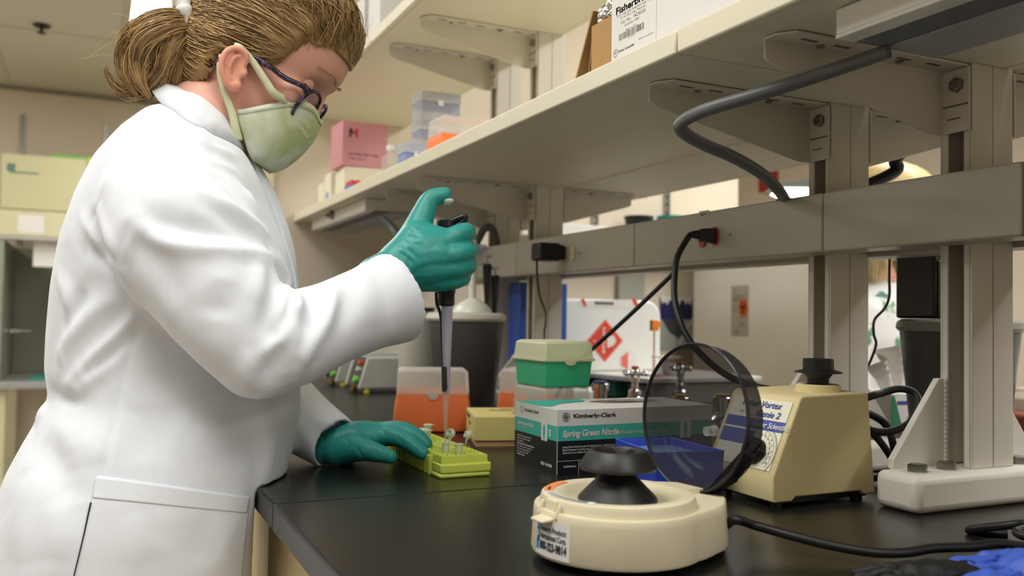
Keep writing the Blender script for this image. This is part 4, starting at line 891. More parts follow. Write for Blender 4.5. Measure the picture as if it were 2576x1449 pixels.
obj('arm', G().lathe([(.024, 0), (.026, .004), (.024, .008)], (.703, 1.68, ct+.096), n=24).lathe([(.03, 0), (.031, .004), (.028, .012)], (.703, 1.68, ct+.128), n=24), clearmat('arm_clear', 'DDE0EA', .35, .2), t, smooth=40)
def hungpipette(x, y, z, label):
    t = thing('hanging_pipette', label, 'pipette', (x, y, z-.09))
    obj('body', G().lathe([(.004, -.085), (.006, -.06), (.009, -.02), (.0095, .0), (.008, .004)], (x, y, z), n=16), DARKP, t, smooth=40)
    obj('button', G().cyl((x, y, z+.004), (x, y, z+.016), .002).lathe([(.008, .016), (.008, .021)], (x, y, z), n=16), mat('button_lilac', 'B9B7CC', .4), t, smooth=40)
hungpipette(.732, 1.672, ct+.098, 'black pipette hanging on the stand, taller one by the rod')
hungpipette(.752, 1.676, ct+.075, 'black pipette hanging on the stand, next to the farthest upright')
# jug
t = thing('plastic_jug', 'pale translucent plastic jug left of the grey canister', 'jug', (.70, 2.02, BENCH))
obj('body', G().lathe([(.040, 0), (.042, .004), (.040, .20), (.042, .213), (.0395, .213), (.038, .2), (.04, .006)], (.70, 2.02, BENCH), n=32), mat('jug_white', 'D6D5C8', .4, trans=.2), t, smooth=40)
obj('rim', G().lathe([(.0425, .208), (.0445, .211), (.0445, .216), (.0425, .217), (.039, .214)], (.70, 2.02, BENCH), n=32), GLASSG, t, smooth=40)
# power supplies
PSG = mat('instrument_grey', 'B9BBB4', .45)
def psu(y, label):
    t = thing('power_supply', label, 'instrument', (.70, y+.07, BENCH))
    obj('housing', G().prism([(.602, y, BENCH+.012), (.88, y, BENCH+.012), (.88, y, BENCH+.088), (.624, y, BENCH+.088)], (0, .012, 0)).prism([(.602, y+.128, BENCH+.012), (.88, y+.128, BENCH+.012), (.88, y+.128, BENCH+.088), (.624, y+.128, BENCH+.088)], (0, .012, 0)).box((.64, y+.012, BENCH+.014), (.88, y+.128, BENCH+.086)), PSG, t, bevel=.002)
    obj('front_panel', G().prism([(.606, y+.0125, BENCH+.014), (.64, y+.0125, BENCH+.014), (.64, y+.0125, BENCH+.086), (.627, y+.0125, BENCH+.086)], (0, .115, 0)), mat('panel_dark', '3B3C36', .4), t)
    for k, (dz, m) in enumerate(((.03, mat('knob_green', '7BD85A', .35)), (.055, mat('knob_white', 'D5D5CF', .35)), (.072, mat('knob_orange', 'E0562B', .4)))):
        obj('knob', G().lathe([(.009 if k == 0 else .006, 0), (.009 if k == 0 else .006, .014), (.001, .0145)], (.606+dz*.28, y+.045, BENCH+dz), (-1, 0, .28), 16), m, t, smooth=40)
    for yy in (y+.01, y+.13): obj('foot', G().lathe([(.008, 0), (.008, .0125)], (.625, yy, BENCH), n=12), mat('foot_yellow', 'D8C545', .4), t)
    return t
psu(2.165, 'grey instrument with dark knobbed front, nearer of two behind the coat sleeve')
t = psu(2.40, 'grey instrument with dark knobbed front, farther of two behind the coat sleeve')
obj('knob', G().lathe([(.009, 0), (.009, .014)], (.606, 2.52, BENCH+.03), (-1, 0, .28), 16), mat('knob_violet', '6A4FC8', .35), t, smooth=40)
tag(obj('blue_carton', G().box((onY(1309.5, 780, 1.865)[0], 1.865, BENCH+.0005), (onY(1426.5, 780, 1.865)[0], 1.93, 1.19)), mat('blue_card', '2F55B0', .5), bevel=.002), 'tall blue carton hidden behind the third upright', 'box')
# taps
def tap(x, y, h, label, capm):
    t = thing('lab_tap', label, 'tap', (x, y, BENCH))
    obj('column', G().lathe([(.024, 0), (.024, .012), (.017, .016), (.017, .026), (.0185, .028), (.0185, .034), (.013, .038), (.013, .05), (.007, .053), (.007, .066), (.0095, .068), (.0095, .078)], (x, y, BENCH), n=28), CHROME, t, smooth=35)
    zc = BENCH+.086
    g = G().lathe([(.0085, -.009), (.0115, -.006), (.012, .004), (.010, .008)], (x, y, zc), n=24)
    g2 = G()
    for a in (0.3, .3+math.pi/2, .3+math.pi, .3+1.5*math.pi):
        d = np.array([math.cos(a), math.sin(a), 0]); p0 = np.array([x, y, zc])
        g2.tube([p0+d*.008, p0+d*.016, p0+d*.024, p0+d*.030, p0+d*.032], [.0042, .0052, .0062, .0052, .002], 12)
    obj('hub', g, CHROME, t, smooth=40); o = obj('handle', g2, CHROME, t, smooth=60); o['kind'] = 'stuff'
    obj('cap', G().lathe([(.0075, .0082), (.0075, .014), (.006, .0148)], (x, y, zc), n=18), capm, t, smooth=40)
    return t
CAPO = mat('cap_orange', 'B55A2A', .45)
p = onZ(1598, 1000, BENCH+.0); q = atD(1598, 922, 1.82)
tap(q[0], q[1], 0, 'chrome cross handled tap with orange cap in front of the flammable container', CAPO)
q = atD(1712, 925, 2.02); tap(q[0], q[1], 0, 'second chrome tap with orange cap, seen at the edge of the smoky lid', CAPO)
def gastap(px, py, D, label, m):
    q = atD(px, py, D); t = thing('gas_tap', label, 'tap', (q[0], q[1], BENCH))
    h = max(q[2]-BENCH, .035)
    obj('body', G().lathe([(.02, 0), (.02, .008), (.012, .012), (.013, h-.012), (.016, h-.012), (.0165, h), (.012, h+.003)], (q[0], q[1], BENCH), n=24), CHROME, t, smooth=40)
    obj('cap', G().lathe([(.0125, h+.0032), (.0125, h+.0055)], (q[0], q[1], BENCH), n=20), m, t, smooth=40)
    obj('nozzle', G().tube([(q[0], q[1], BENCH+h*.55), (q[0]-.02, q[1]-.01, BENCH+h*.6), (q[0]-.04, q[1]-.02, BENCH+h*.5)], [.007, .006, .0045], 12), CHROME, t, smooth=60)
gastap(1510, 966, 1.62, 'chrome gas tap with blue cap right of the green tip box', mat('cap_navy', '2A3270', .4))
gastap(1715, 1000, 1.62, 'chrome gas tap with amber cap seen through the smoky lid', mat('cap_amber', 'B08A2E', .4))
gastap(1818, 1000, 1.45, 'chrome gas tap with amber cap seen left of the mixer through the lid', MATS['cap_amber'])
q = atD(1555, 985, 1.75); tag(obj('drain_cup', G().lathe([(.028, 0), (.030, .004), (.030, .02), (.024, .022), (.02, .008), (.001, .008)], (q[0], q[1], BENCH), n=32), CHROME, smooth=40), 'round chrome drain cup beside the tap', 'drain')
# raised white riser with the flammable container
TW = mat('cart_white', 'DEDCD2', .35); TG = mat('cart_grey', '9A9A90', .45)
t = thing('bench_riser', 'white topped riser on the bench behind the taps, holding the flammable container', 'riser', (1.3, 2.1, BENCH))
RZ = .970
obj('top', G().prism([(1.165, 1.715, RZ-.012), (1.50, 1.715, RZ-.012), (1.50, 2.50, RZ-.012), (.965, 2.50, RZ-.012), (1.125, 1.94, RZ-.012)], (0, 0, .012)), TW, t, bevel=.002)
obj('side', G().box((1.175, 1.725, BENCH), (1.49, 1.735, RZ-.0125)), TG, t)
obj('side', G().box((1.06, 2.48, BENCH), (1.49, 2.49, RZ-.0125)), TG, t)
obj('back', G().box((1.48, 1.736, BENCH), (1.49, 2.479, RZ-.0125)), BLACKP, t)
tag(obj('green_carton', G().box((1.19, 1.90, BENCH+.0005), (1.25, 1.99, .945)).box((1.19, 1.8995, .9455), (1.25, 1.99, .954)), mat('card_seagreen', '5FB39A', .5), bevel=.001), 'sea green carton under the white riser', 'box')
tag(obj('grey_tray', G().box((1.20, 1.76, BENCH+.0005), (1.26, 1.86, .949)), TG, bevel=.004), 'grey plastic tray under the white riser behind the tap', 'tray')
CW = mat('canister_white', 'E4E5E2', .3, noise=.02)
KY = 1.96; KX0, KX1 = onY(1405, 850, KY)[0], onY(1663, 850, KY)[0]; KZ1 = onY(1480, 752, KY)[2]; KZ0 = RZ+.0005
t = thing('flammable_container', 'white round shouldered container with a red flammable diamond', 'container', ((KX0+KX1)/2, KY+.08, KZ0))
rr_ = .045
pol = [(KX0, KY, KZ0), (KX1, KY, KZ0)]+[(KX1-rr_+rr_*math.cos(a), KY, KZ1-rr_+rr_*math.sin(a)) for a in np.linspace(0, math.pi/2, 10)]+[(KX0, KY, KZ1)]
obj('body', G().prism(pol, (0, .17, 0)), CW, t, bevel=.008, seg=3)
RED = mat('hazard_red', 'D8402E', .45); PKB = mat('hazard_edge', 'E58C80', .45)
dc_ = onY(1522, 857, KY); dR = dc_[2]-onY(1522, 911, KY)[2]; dW = onY(1567, 857, KY)[0]-dc_[0]
DQ = lambda a, b, l: np.array([dc_[0]+a*dW/dR, KY-l, dc_[2]+b])
def diamond(r, l, m): obj('print', G().prism([DQ(-r, 0, l), DQ(0, -r, l), DQ(r, 0, l), DQ(0, r, l)], (0, -.0003, 0)), m, t)
diamond(dR, .0004, RED); diamond(dR*.955, .0008, PKB); diamond(dR*.90, .0012, RED)
g = G(); text(g, 'FLAMMABLE LIQUID', DQ(-.16*dR, dR*.62, 0), (0, 0, -1), (1, 0, 0), .0125, wd=dR*1.22, bold=.03, lift=.0018)
text(g, '3', DQ(-.66*dR, .02*dR, 0), (0, 0, -1), (1, 0, 0), .010, bold=.03, lift=.0018)
obj('lettering', g, PAPER, t); g = G()
pts = [(.12, -.30), (.20, -.34), (.32, -.24), (.46, -.30), (.40, -.18), (.60, -.16), (.48, -.08), (.66, -.02), (.50, .04), (.62, .14), (.46, .14), (.50, .28), (.36, .20), (.28, .30), (.24, .16), (.12, .20), (.10, 0)]
g.prism([DQ(a*dR, b*dR, .0017) for a, b in pts], (0, -.0003, 0))
obj('flame', g, PAPER, t)
LQ_ = lambda x, y, l=.0004: onY(x, y, KY)-np.array([0, l, 0])
obj('label', G().prism([LQ_(1455, 757), LQ_(1462, 772), LQ_(1615, 777), LQ_(1600, 753)][::1], (0, -.0003, 0)), PAPER, t)
for a, b in ((1466, 1474), (1594, 1604)): obj('label', G().prism([LQ_(a-5, 752, .0009), LQ_(b-5, 752, .0009), LQ_(b+2, 770, .0009), LQ_(a+2, 770, .0009)], (0, -.0003, 0)), RED, t)
obj('print', G().prism([LQ_(1494, 758, .0008), LQ_(1496, 766, .0008), LQ_(1544, 768, .0008), LQ_(1543, 760, .0008)], (0, -.0003, 0)), INKGREY, t)
q = onY(1580, 908, KY); obj('label', G().lathe([(.027, 0), (.027, .0004)], (q[0], KY-.0004, q[2]), (0, -1, 0), 30), PAPER, t)
obj('label', G().prism([(q[0]-.001, KY-.0012, q[2]+.024), (q[0]-.001, KY-.0012, q[2]-.024), (q[0]-.021, KY-.0012, q[2]-.012), (q[0]-.022, KY-.0012, q[2]+.010)], (0, -.0003, 0)), mat('label_coral', 'E06A66', .5), t)
t = thing('orange_flag', 'orange plastic clip on a slim stick before the white container', 'clip', (1.22, 1.78, RZ))
q = onY(1645, 938, 1.78); q1 = onY(1645, 805, 1.78)
obj('stick', G().cyl((q[0], 1.78, RZ+.0005), (q[0], 1.78, q1[2]), .0024, n=8), mat('stick_pink', 'D9B8A8', .5), t)
z_ = onY(1645, 832, 1.78)[2]
obj('clip', G().box((q[0]-.010, 1.774, z_), (q[0]-.001, 1.786, q1[2])).prism([(q[0]+.001, 1.777, z_), (q[0]+.010, 1.777, z_), (q[0]+.018, 1.777, q1[2]-.004), (q[0]+.001, 1.777, q1[2])], (0, .008, 0)), mat('clip_orange', 'EE8B2A', .45), t, bevel=.001)
obj('base', G().lathe([(.02, .0006), (.02, .0022)], (q[0], 1.78, RZ), n=16), mat('base_red', 'C2604A', .5), t)
q = onY(1690, 905, 1.80)
t = thing('gel_tray', 'white plastic dish and clear lid at the right end of the riser', 'dish', (q[0], 1.80, RZ))
obj('dish', G().lathe([(.018, .0005), (.022, .004), (.026, .028), (.024, .028), (.02, .006), (.001, .005)], (q[0], 1.80, RZ), n=24), CW, t, smooth=40)
obj('lid', G().box((q[0]-.035, 1.79, RZ+.042), (q[0]+.02, 1.84, RZ+.047)).box((q[0]-.03, 1.835, RZ+.0005), (q[0]-.024, 1.84, RZ+.0418)), FROST, t)
# freezer with biohazard sticker
FRW = mat('freezer_white', 'E2E1DB', .4, noise=.07, scale=5)
t = thing('upright_freezer', 'white smudged upright freezer with a biohazard sticker, beyond the bench', 'freezer', (2.35, 2.34, 0))
obj('cabinet', G().box((2.075, 1.95, .04), (2.66, 2.735, 1.43)), FRW, t, bevel=.01)
obj('door', G().box((2.05, 1.955, .06), (2.0745, 2.73, 1.425)), FRW, t, bevel=.006)
obj('foot', G().box((2.12, 1.99, 0), (2.62, 2.70, .0395)), BLACKP, t)
q = onX(1861, 782, 2.0495); SGm = mat('sticker_grey', 'ABA89A', .5)
hh = .5*(onX(1861, 718, 2.0495)[2]-onX(1861, 846, 2.0495)[2]); ww = .5*abs(onX(1840, 782, 2.0495)[1]-onX(1884, 782, 2.0495)[1])
SQ = lambda a, b: np.array([2.0496, q[1]-a, q[2]+b])
obj('sticker', G().prism([SQ(-ww, -hh), SQ(ww, -hh), SQ(ww, hh), SQ(-ww, hh)], (-.0004, 0, 0)), SGm, t)
oc_ = SQ(ww*.42, hh*.12)
obj('sticker', G().prism([oc_+np.array([-.0006, -ww*.55*math.cos(a), ww*.72*math.sin(a)]) for a in np.linspace(0, 2*math.pi, 30, endpoint=False)], (-.0004, 0, 0)), mat('bio_orange', 'E2632F', .5), t)
g = G(); rb_ = ww*.22
for k in range(3):
    a0 = math.pi/2+k*2*math.pi/3; cx, cz = math.cos(a0)*rb_*.95, math.sin(a0)*rb_*.95*1.25
    g.tube([oc_+np.array([-.0014, -(cx+rb_*.95*math.cos(a0+b)), cz+rb_*1.15*math.sin(a0+b)]) for b in np.linspace(.5, 2*math.pi-.5, 20)], ww*.05, 5)
g.tube([oc_+np.array([-.0014, rb_*.6*math.cos(b), rb_*.75*math.sin(b)]) for b in np.linspace(0, 2*math.pi, 20)], ww*.035, 5)
obj('symbol', g, INK, t)
g = G()
def sbar(a0, a1, b0, b1): g.prism([SQ(a*ww, b*hh)-np.array([.0006, 0, 0]) for a, b in ((a0, b0), (a1, b0), (a1, b1), (a0, b1))], (-.0003, 0, 0))
for a0, a1, b0, b1 in ((-.8, -.4, .80, .83), (-.8, -.3, .72, .74), (-.8, .75, .60, .62), (-.8, .7, .54, .56), (-.8, .6, .48, .5), (-.85, -.3, .29, .32), (-.85, -.4, .18, .2), (-.85, -.25, .1, .12), (-.85, -.3, .02, .04), (-.85, -.35, -.06, -.04), (.0, .7, -.26, -.22), (-.1, .7, -.50, -.47), (-.1, .6, -.60, -.57), (-.6, -.1, -.8, -.77), (-.6, -.1, -.9, -.87), (-.85, .8, .40, .45)): sbar(a0, a1, b0, b1)
o = obj('lettering', g, INKGREY, t); o['kind'] = 'stuff'
# poster, wall shelf and bowls on the partition
q0, q1 = onY(1660, 745, EW-.003), onY(1741, 880, EW-.003)
t = thing('poster', 'poster with a dark blue top band and grey picture on the wall', 'poster', ((q0[0]+q1[0])/2, EW-.003, q1[2]))
Y = EW-.004
obj('sheet', G().box((q0[0], Y, q1[2]), (q1[0], Y+.003, q0[2])), mat('poster_grey', '9BA19C', .5, noise=.35, scale=5), t)
obj('band', G().box((q0[0], Y-.0006, q0[2]-.09), (q1[0], Y-.0001, q0[2])), mat('poster_navy', '241F58', .5), t)
zg = []; nz_ = 15
for k in range(nz_): zg.append((q0[0]+(q1[0]-q0[0])*k/(nz_-1), Y-.0008, q0[2]-(.012, .030, .018, .034, .014)[k % 5]))
obj('print', G().prism([(q0[0], Y-.0008, q0[2])]+zg[1:-1]+[(q1[0], Y-.0008, q0[2])], (0, -.0003, 0)), PAPER, t)
obj('picture', G().prism([(q0[0]+.01, Y-.0003, q0[2]-.0905), (q0[0]+.10, Y-.0003, q0[2]-.0905), (q0[0]+.12, Y-.0003, q0[2]-.14), (q0[0]+.09, Y-.0003, q0[2]-.165), (q0[0]+.045, Y-.0003, q0[2]-.14)], (0, -.0002, 0)), mat('poster_dark', '3A3D3E', .5), t)
tb = [(q0[0]+.09+.10*s_, Y-.0014, q1[2]+.02+.22*s_-.10*s_*s_) for s_ in np.linspace(0, 1, 20)]
obj('picture', G().tube(tb, .004, 6), mat('poster_pale', 'C4C8C8', .5), t)
p0, p1 = onY(1425, 590, EW-.16), onY(1880, 590, EW-.16)
WSZ = 1.385
t = thing('wall_shelf', 'narrow white wall shelf behind the raceway, holding bowls', 'shelf', ((p0[0]+p1[0])/2, EW-.08, WSZ))
obj('board', G().box((1.30, EW-.17, WSZ), (2.30, EW-.013, WSZ+.02)), TW, t, bevel=.002)
for x in (1.45, 1.85, 2.2): obj('bracket', G().prism([(x, EW-.013, WSZ-.001), (x, EW-.16, WSZ-.001), (x, EW-.013, WSZ-.06)], (.004, 0, 0)), STEEL, t)
def bowl(px, py, r, h, m, label, Y=EW-.09):
    q = onY(px, py, Y); z0 = WSZ+.0205
    o = obj('bowl', G().lathe([(r*.6, 0), (r*.65, .003), (r, h-.006), (r*1.02, h), (r*.96, h), (r*.6, .008), (.001, .006)], (q[0], q[1], z0), n=30), m, smooth=40); tag(o, label, 'bowl')
q = onY(1607, 545, EW-.09); bowl(1607, 545, .055, q[2]-WSZ-.0205, BLACKP, 'black bowl standing on the wall shelf above the raceway')
q = onY(1690, 545, EW-.09); bowl(1690, 545, .058, q[2]-WSZ-.0205, mat('teal_plastic', '1F8A8C', .4), 'teal bowl on the wall shelf right of the black bowl')
q0, q1 = onY(1420, 578, EW-.14), onY(1521, 575, EW-.14)
tag(obj('white_box', G().box((q0[0]-.05, EW-.16, WSZ+.0205), (q1[0], EW-.04, max(q0[2], WSZ+.05))), CARTW, bevel=.003), 'low white box at the left end of the wall shelf', 'box')
q0, q1 = onY(1548, 705, EW-.002), onY(1612, 752, EW-.002)
t = thing('wall_panel', 'grey metal panel on the wall above the white container', 'panel', ((q0[0]+q1[0])/2, EW, 1.0))
obj('sheet', G().box((q0[0], EW-.03, .95), (q1[0], EW-.001, 1.33)), TG, t, bevel=.003)
# sign, far lamp
q = onX(1930, 456, 4.58); t = tag(obj('red_sign', G().box((4.58, q[1]-.10, q[2]-.075), (4.598, q[1]+.10, q[2]+.075)), mat('sign_red', 'A93228', .5), bevel=.004), 'red wall sign seen over the raceway beside the second upright', 'sign')
q = atD(2010, 470, 4.25)
t = thing('far_lamp', 'lit desk lamp glimpsed between raceway and second upright', 'lamp', (q[0], q[1], q[2]-.03))
dv = RT*np.array([1, 1, 0]); dv /= np.linalg.norm(dv); dn = np.array([-dv[1], dv[0], 0])
B3 = lambda a, b, z: q+dv*a+dn*b+np.array([0, 0, z])
obj('hood', G().prism([B3(-.08, 0, .02), B3(.16, 0, .05), B3(.16, 0, -.002), B3(-.10, 0, -.004)][::-1], dn*.25), mat('hood_grey', '5C6660', .5), t)
obj('tube', G().prism([B3(-.07, .0, -.006), B3(.16, 0, -.006), B3(.16, 0, -.032), B3(-.03, 0, -.022)], dn*.24), mat('lamp_lit', 'FFFBEA', .5, emit=5, noise=0), t)
obj('stand', G().cyl(B3(-.12, .1, -.6), B3(-.06, .1, .02), .004, n=8).cyl(B3(-.06, .1, .02), B3(.0, .1, -.6), .003, n=8), WHITEP, t)
obj('base', G().lathe([(.12, 0), (.11, .02)], (*(B3(-.06, .1, 0)[:2]), 0), n=20).cyl((*(B3(-.06, .1, 0)[:2]), .02), B3(-.06, .1, -.59), .012), TG, t)
# ------------------------------------------------------------------ kimwipe box, table and glove on the far side
t = thing('tissue_box', 'white and green lab tissue box with a tissue pulled up', 'tissue box', (1.235, 1.06, BENCH))
T = rot2((1.185, 1.045), math.radians(-8)); tz = BENCH+.082
obj('carton', rbox(G(), T, 0, .12, 0, .11, BENCH, tz), CARTW, t, bevel=.001)
f_ = lambda a, b: np.array(T(a, -.0004, BENCH+b)); uu = np.array(T(1, 0, 0))-np.array(T(0, 0, 0)); nn = np.cross(uu, fz)
GRN = mat('print_green', '2F7F5C', .5)
obj('print', G().prism([f_(.0, .0), f_(.0, .079), f_(.006, .079), f_(.03, .0)][::-1], nn*.0003), GRN, t)
obj('print', G().prism([f_(.03, .042), f_(.118, .078), f_(.118, .042), f_(.05, .034)][::-1], nn*.0003), GRN, t)
g = G(); panel(g, f_(0, 0), uu, fz, .012, .036, .064, .070, .0003); obj('print', g, BLUE, t)
g = G(); text(g, 'KIMTECH', f_(.030, .012), uu, fz, .022, wd=.08, bold=.03, lift=.0005); text(g, 'Science', f_(.034, .03), uu, fz, .01, wd=.03, lift=.0008); obj('lettering', g, INK, t)
ts = G(); nu, nv = 14, 12; c0 = np.array(T(.05, .055, tz))
P = []
for j in range(nv):
    for i in range(nu):
        s_ = i/(nu-1)-.5; h = j/(nv-1); wv = .016*math.sin(s_*14+h*5)*(.4+h)
        P.append(c0+uu*(s_*(.05+.05*h-.07*max(0, h-.6)))+np.array([0, wv, .082*h*(1-.35*abs(s_)*2*h)]))
ts.add(P, [(j*nu+i, j*nu+i+1, (j+1)*nu+i+1, (j+1)*nu+i) for j in range(nv-1) for i in range(nu-1)])
obj('tissue', ts, mat('tissue', 'DDDAD4', .9), t, smooth=80)
t = thing('pipette_carousel', 'black pipette dispenser standing on the right dark canister', 'dispenser', (1.10, .885, BENCH+.2055))
z = BENCH+.2055
obj('body', G().box((1.062, .862, z), (1.16, .93, z+.094)), DARKP, t, bevel=.004)
obj('door', G().box((1.066, .8595, z+.003), (1.15, .8615, z+.082)), BLACKP, t, bevel=.002)
obj('window', G().box((1.104, .8565, z+.060), (1.135, .8592, z+.088)), mat('screen_grey', '3A3A40', .2), t)
obj('funnel', G().lathe([(.006, 0), (.006, .012), (.022, .028), (.022, .031)], (1.105, .90, z+.0942), n=20, cap=False), CLEAR, t, smooth=40)
obj('post', G().cyl((1.072, .885, z+.0942), (1.072, .885, z+.112), .009, n=14), FROST, t, smooth=40)
q = onZ(2250, 935, .99)
t = thing('side_table', 'white table top glimpsed behind the tissue box', 'table', (2.2, .9, 0))
obj('top', G().box((1.70, .2, .935), (2.6, 1.30, .96)), TW, t, bevel=.004)
for x in (1.74, 2.52):
    for y in (.24, 1.22): obj('leg', G().box((x, y, 0), (x+.04, y+.04, .9345)), TG, t)
# ------------------------------------------------------------------ gloves lying at the lower right
def tapered(g, pts, rad, n=12):
    P = spline(pts, 5*len(pts)); R = np.interp(np.linspace(0, len(pts)-1, len(P)), range(len(pts)), rad)
    g.tube(P, R, n); g.sphere(P[0], R[0], n, 8); g.sphere(P[-1], R[-1], n, 8); return g
def floppy(o, ang_, m, label, z0, curl=1, sc=1.0, zs=1.0):
    c, s_ = math.cos(ang_), math.sin(ang_)
    W = lambda x, y, z: np.array([o[0]+sc*(x*c-y*s_), o[1]+sc*(x*s_+y*c), z0+z*zs])
    g = G()
    tapered(g, [W(-.10, -.005, .012), W(-.04, 0, .014), W(.0, .0, .013)], [.030*sc, .034*sc, .034*sc])
    for k, (y, L_) in enumerate(((-.03, .055), (-.01, .066), (.012, .062), (.031, .048))):
        tapered(g, [W(.0, y, .012), W(.03, y*1.15, .011+.004*(k % 2)), W(.03+L_*.5, y*1.25+.004*curl, .012), W(.03+L_, y*1.2+.012*curl, .009)], [.012*sc, .0095*sc, .009*sc, .007*sc])
    tapered(g, [W(-.05, -.03, .012), W(-.02, -.055, .012), W(.012, -.066, .010)], [.013*sc, .0105*sc, .008*sc])
    r = remesh(g, .002, 3); V = np.array(r.v); V[:, 2] = np.maximum(z0+.0005, z0+(V[:, 2]-z0)*np.where(V[:, 2] > z0+.018*zs, .8, 1))
    V[:, 2] += .0012*np.sin(V[:, 0]*330+V[:, 1]*170)*np.sin(V[:, 1]*290)*(V[:, 2] > z0+.006); r.v = [tuple(p) for p in V]
    return tag(obj('nitrile_glove', r, m, smooth=80), label, 'glove')
floppy((.640, .436), math.radians(157), mat('glove_blue', '3F5FC4', .5, noise=.06, bump=.2, bscale=90), 'crumpled blue glove lying at the lower right corner', BENCH, 1, .72, 1.1)
floppy((.560, .470), math.radians(165), mat('glove_black', '131315', .6, bump=.3, bscale=250), 'crumpled black glove lying beside the blue one', BENCH, -1, .45, .9)
# ------------------------------------------------------------------ safety cabinet on the far left
CABO = mat('cabinet_olive', 'C3BE96', .45, noise=.03); CABI = mat('cabinet_inside', '8E9183', .4, noise=.06, scale=4); 
HY = 5.42
hx0, hx1 = onY(2, 400, HY)[0], onY(224, 400, HY)[0]+.30
zT, zP, zS, zW = onY(60, 388, HY)[2], onY(60, 528, HY)[2], onY(60, 603, HY)[2], onY(60, 958, HY)[2]
t = thing('safety_cabinet', 'olive cream biosafety cabinet with open grey work space against the far wall', 'cabinet', ((hx0+hx1)/2, HY+.4, 0))
obj('upper_panel', G().prism([(hx0, HY, zP), (hx0, HY, zT), (hx0, WY-.03, zT), (hx0, WY-.03, zP)], (hx1-hx0, 0, 0)), CABO, t, bevel=.008)
obj('lower_panel', G().box((hx0, HY-.004, zS+.02), (hx1, HY+.10, zP-.003)), mat('cabinet_cream', 'CDC9A6', .4), t, bevel=.004)
obj('sash_edge', G().box((hx0-.01, HY-.008, zS), (hx1, HY+.06, zS+.0195)), mat('sash_alu', 'B5B3AC', .3, .5), t)
obj('back', G().box((hx0+.03, WY-.09, zW), (hx1-.03, WY-.06, zS-.001)), CABI, t)
obj('side', G().box((hx0, HY, zW), (hx0+.029, WY-.03, zS-.001)), CABI, t)
obj('side', G().box((hx1-.029, HY, zW), (hx1, WY-.03, zS-.001)), CABI, t)
obj('work_surface', G().box((hx0, HY-.05, zW-.04), (hx1, WY-.03, zW-.0005)), mat('work_steel', 'A9ABA8', .35, .5), t, bevel=.004)
obj('mat', G().box((hx0+.17, HY-.02, zW), (hx1-.05, HY+.3, zW+.012)), mat('teal_mat', '3B8A7C', .6), t)
for x in (hx0+.0, hx1-.06):
    for y in (HY, WY-.1): obj('leg', G().box((x, y, 0), (x+.06, y+.06, zW-.041)), mat('leg_cream', 'C9C3A2', .45), t)
q = onY(78, 565, HY); g = G().box((q[0]-.062, HY-.0052, q[2]-.045), (q[0]+.062, HY-.0045, q[2]+.05)); obj('notice', g, PAPER, t)
g = G(); q = onY(28, 421, HY); g.box((q[0]-.02, HY-.001, q[2]-.02), (q[0]+.02, HY-.0002, q[2]+.022)); q = onY(24, 432, HY); g.box((q[0], HY-.001, q[2]-.005), (q[0]+.14, HY-.0002, q[2]+.005)); obj('lettering', g, mat('logo_greygreen', '5F7D70', .5), t)
q = onY(115, 625, HY+.05); tag(obj('paper_note', G().box((q[0]-.06, HY+.062, zS-.14), (q[0]+.12, HY+.066, zS-.001)), PAPER), 'white paper hanging below the cabinet sash', 'note')
q = onY(10, 832, HY+.25)
obj('valve', G().tube([(hx0+.03, HY+.25, q[2]), (hx0+.10, HY+.25, q[2]), (hx0+.155, HY+.24, q[2])], [.009, .008, .004], 10).lathe([(.018, 0), (.018, .02)], (hx0+.055, HY+.25, q[2]-.01), n=14), CHROME, t, smooth=40)
q = onY(190, 392, HY+.1)
tag(obj('green_binder', G().box((q[0]-.12, HY+.04, zT+.0005), (q[0]+.12, HY+.26, zT+.02)), mat('binder_green', '6FB04A', .5), bevel=.003), 'green binder lying on top of the safety cabinet', 'binder')
tag(obj('yellow_tag', G().box((onY(222, 410, HY)[0], HY-.012, onY(222, 432, HY)[2]), (onY(238, 410, HY)[0], HY-.006, onY(222, 398, HY)[2])), mat('tag_yellow', 'D8C83A', .5)), 'yellow tag at the top edge of the safety cabinet by the shoulder', 'tag')
# ------------------------------------------------------------------ person at the bench
P0 = atD(450, 700, 1.10)
h0 = ray(450, 700).copy(); h0[2] = 0; h0 /= np.linalg.norm(h0)
S_ = -h0; F_ = np.array([h0[1], -h0[0], 0]); Z_ = np.array([0, 0, 1.])
def bp(x, y, s=0.0):
    d = ray(x, y); k = ((P0-CAM)@S_+s)/(d@S_); return CAM+d*k
def ring(bk, fr, half, n=40, e=2.3, bend=0.0):
    B, Fp = bp(*bk), bp(*fr); c = (B+Fp)/2; a = (Fp-B)/2; out = []
    for t in np.linspace(0, 2*math.pi, n, endpoint=False):
        ct, st = math.cos(t), math.sin(t); q = (abs(ct)**e+abs(st)**e)**(-1/e)
        out.append(c+a*ct*q+S_*half*st*q)
    return out
TORSO = [((436, 262), (590, 350), .054), ((364, 278), (608, 385), .086), ((300, 332), (632, 428), .134), ((236, 405), (658, 480), .160), ((191, 490), (688, 560), .160),
         ((151, 600), (720, 640), .156), ((129, 720), (738, 720), .151), ((118, 840), (748, 830), .147), ((114, 930), (753, 930), .146), ((126, 995), (752, 1010), .150),
         ((98, 1048), (742, 1080), .158), ((60, 1112), (725, 1150), .166), ((20, 1185), (700, 1230), .174), ((-10, 1270), (684, 1300), .180), ((-35, 1380), (676, 1380), .184),
         ((-50, 1500), (676, 1500), .186), ((-60, 1700), (684, 1700), .188), ((-62, 1960), (690, 1960), .19)]
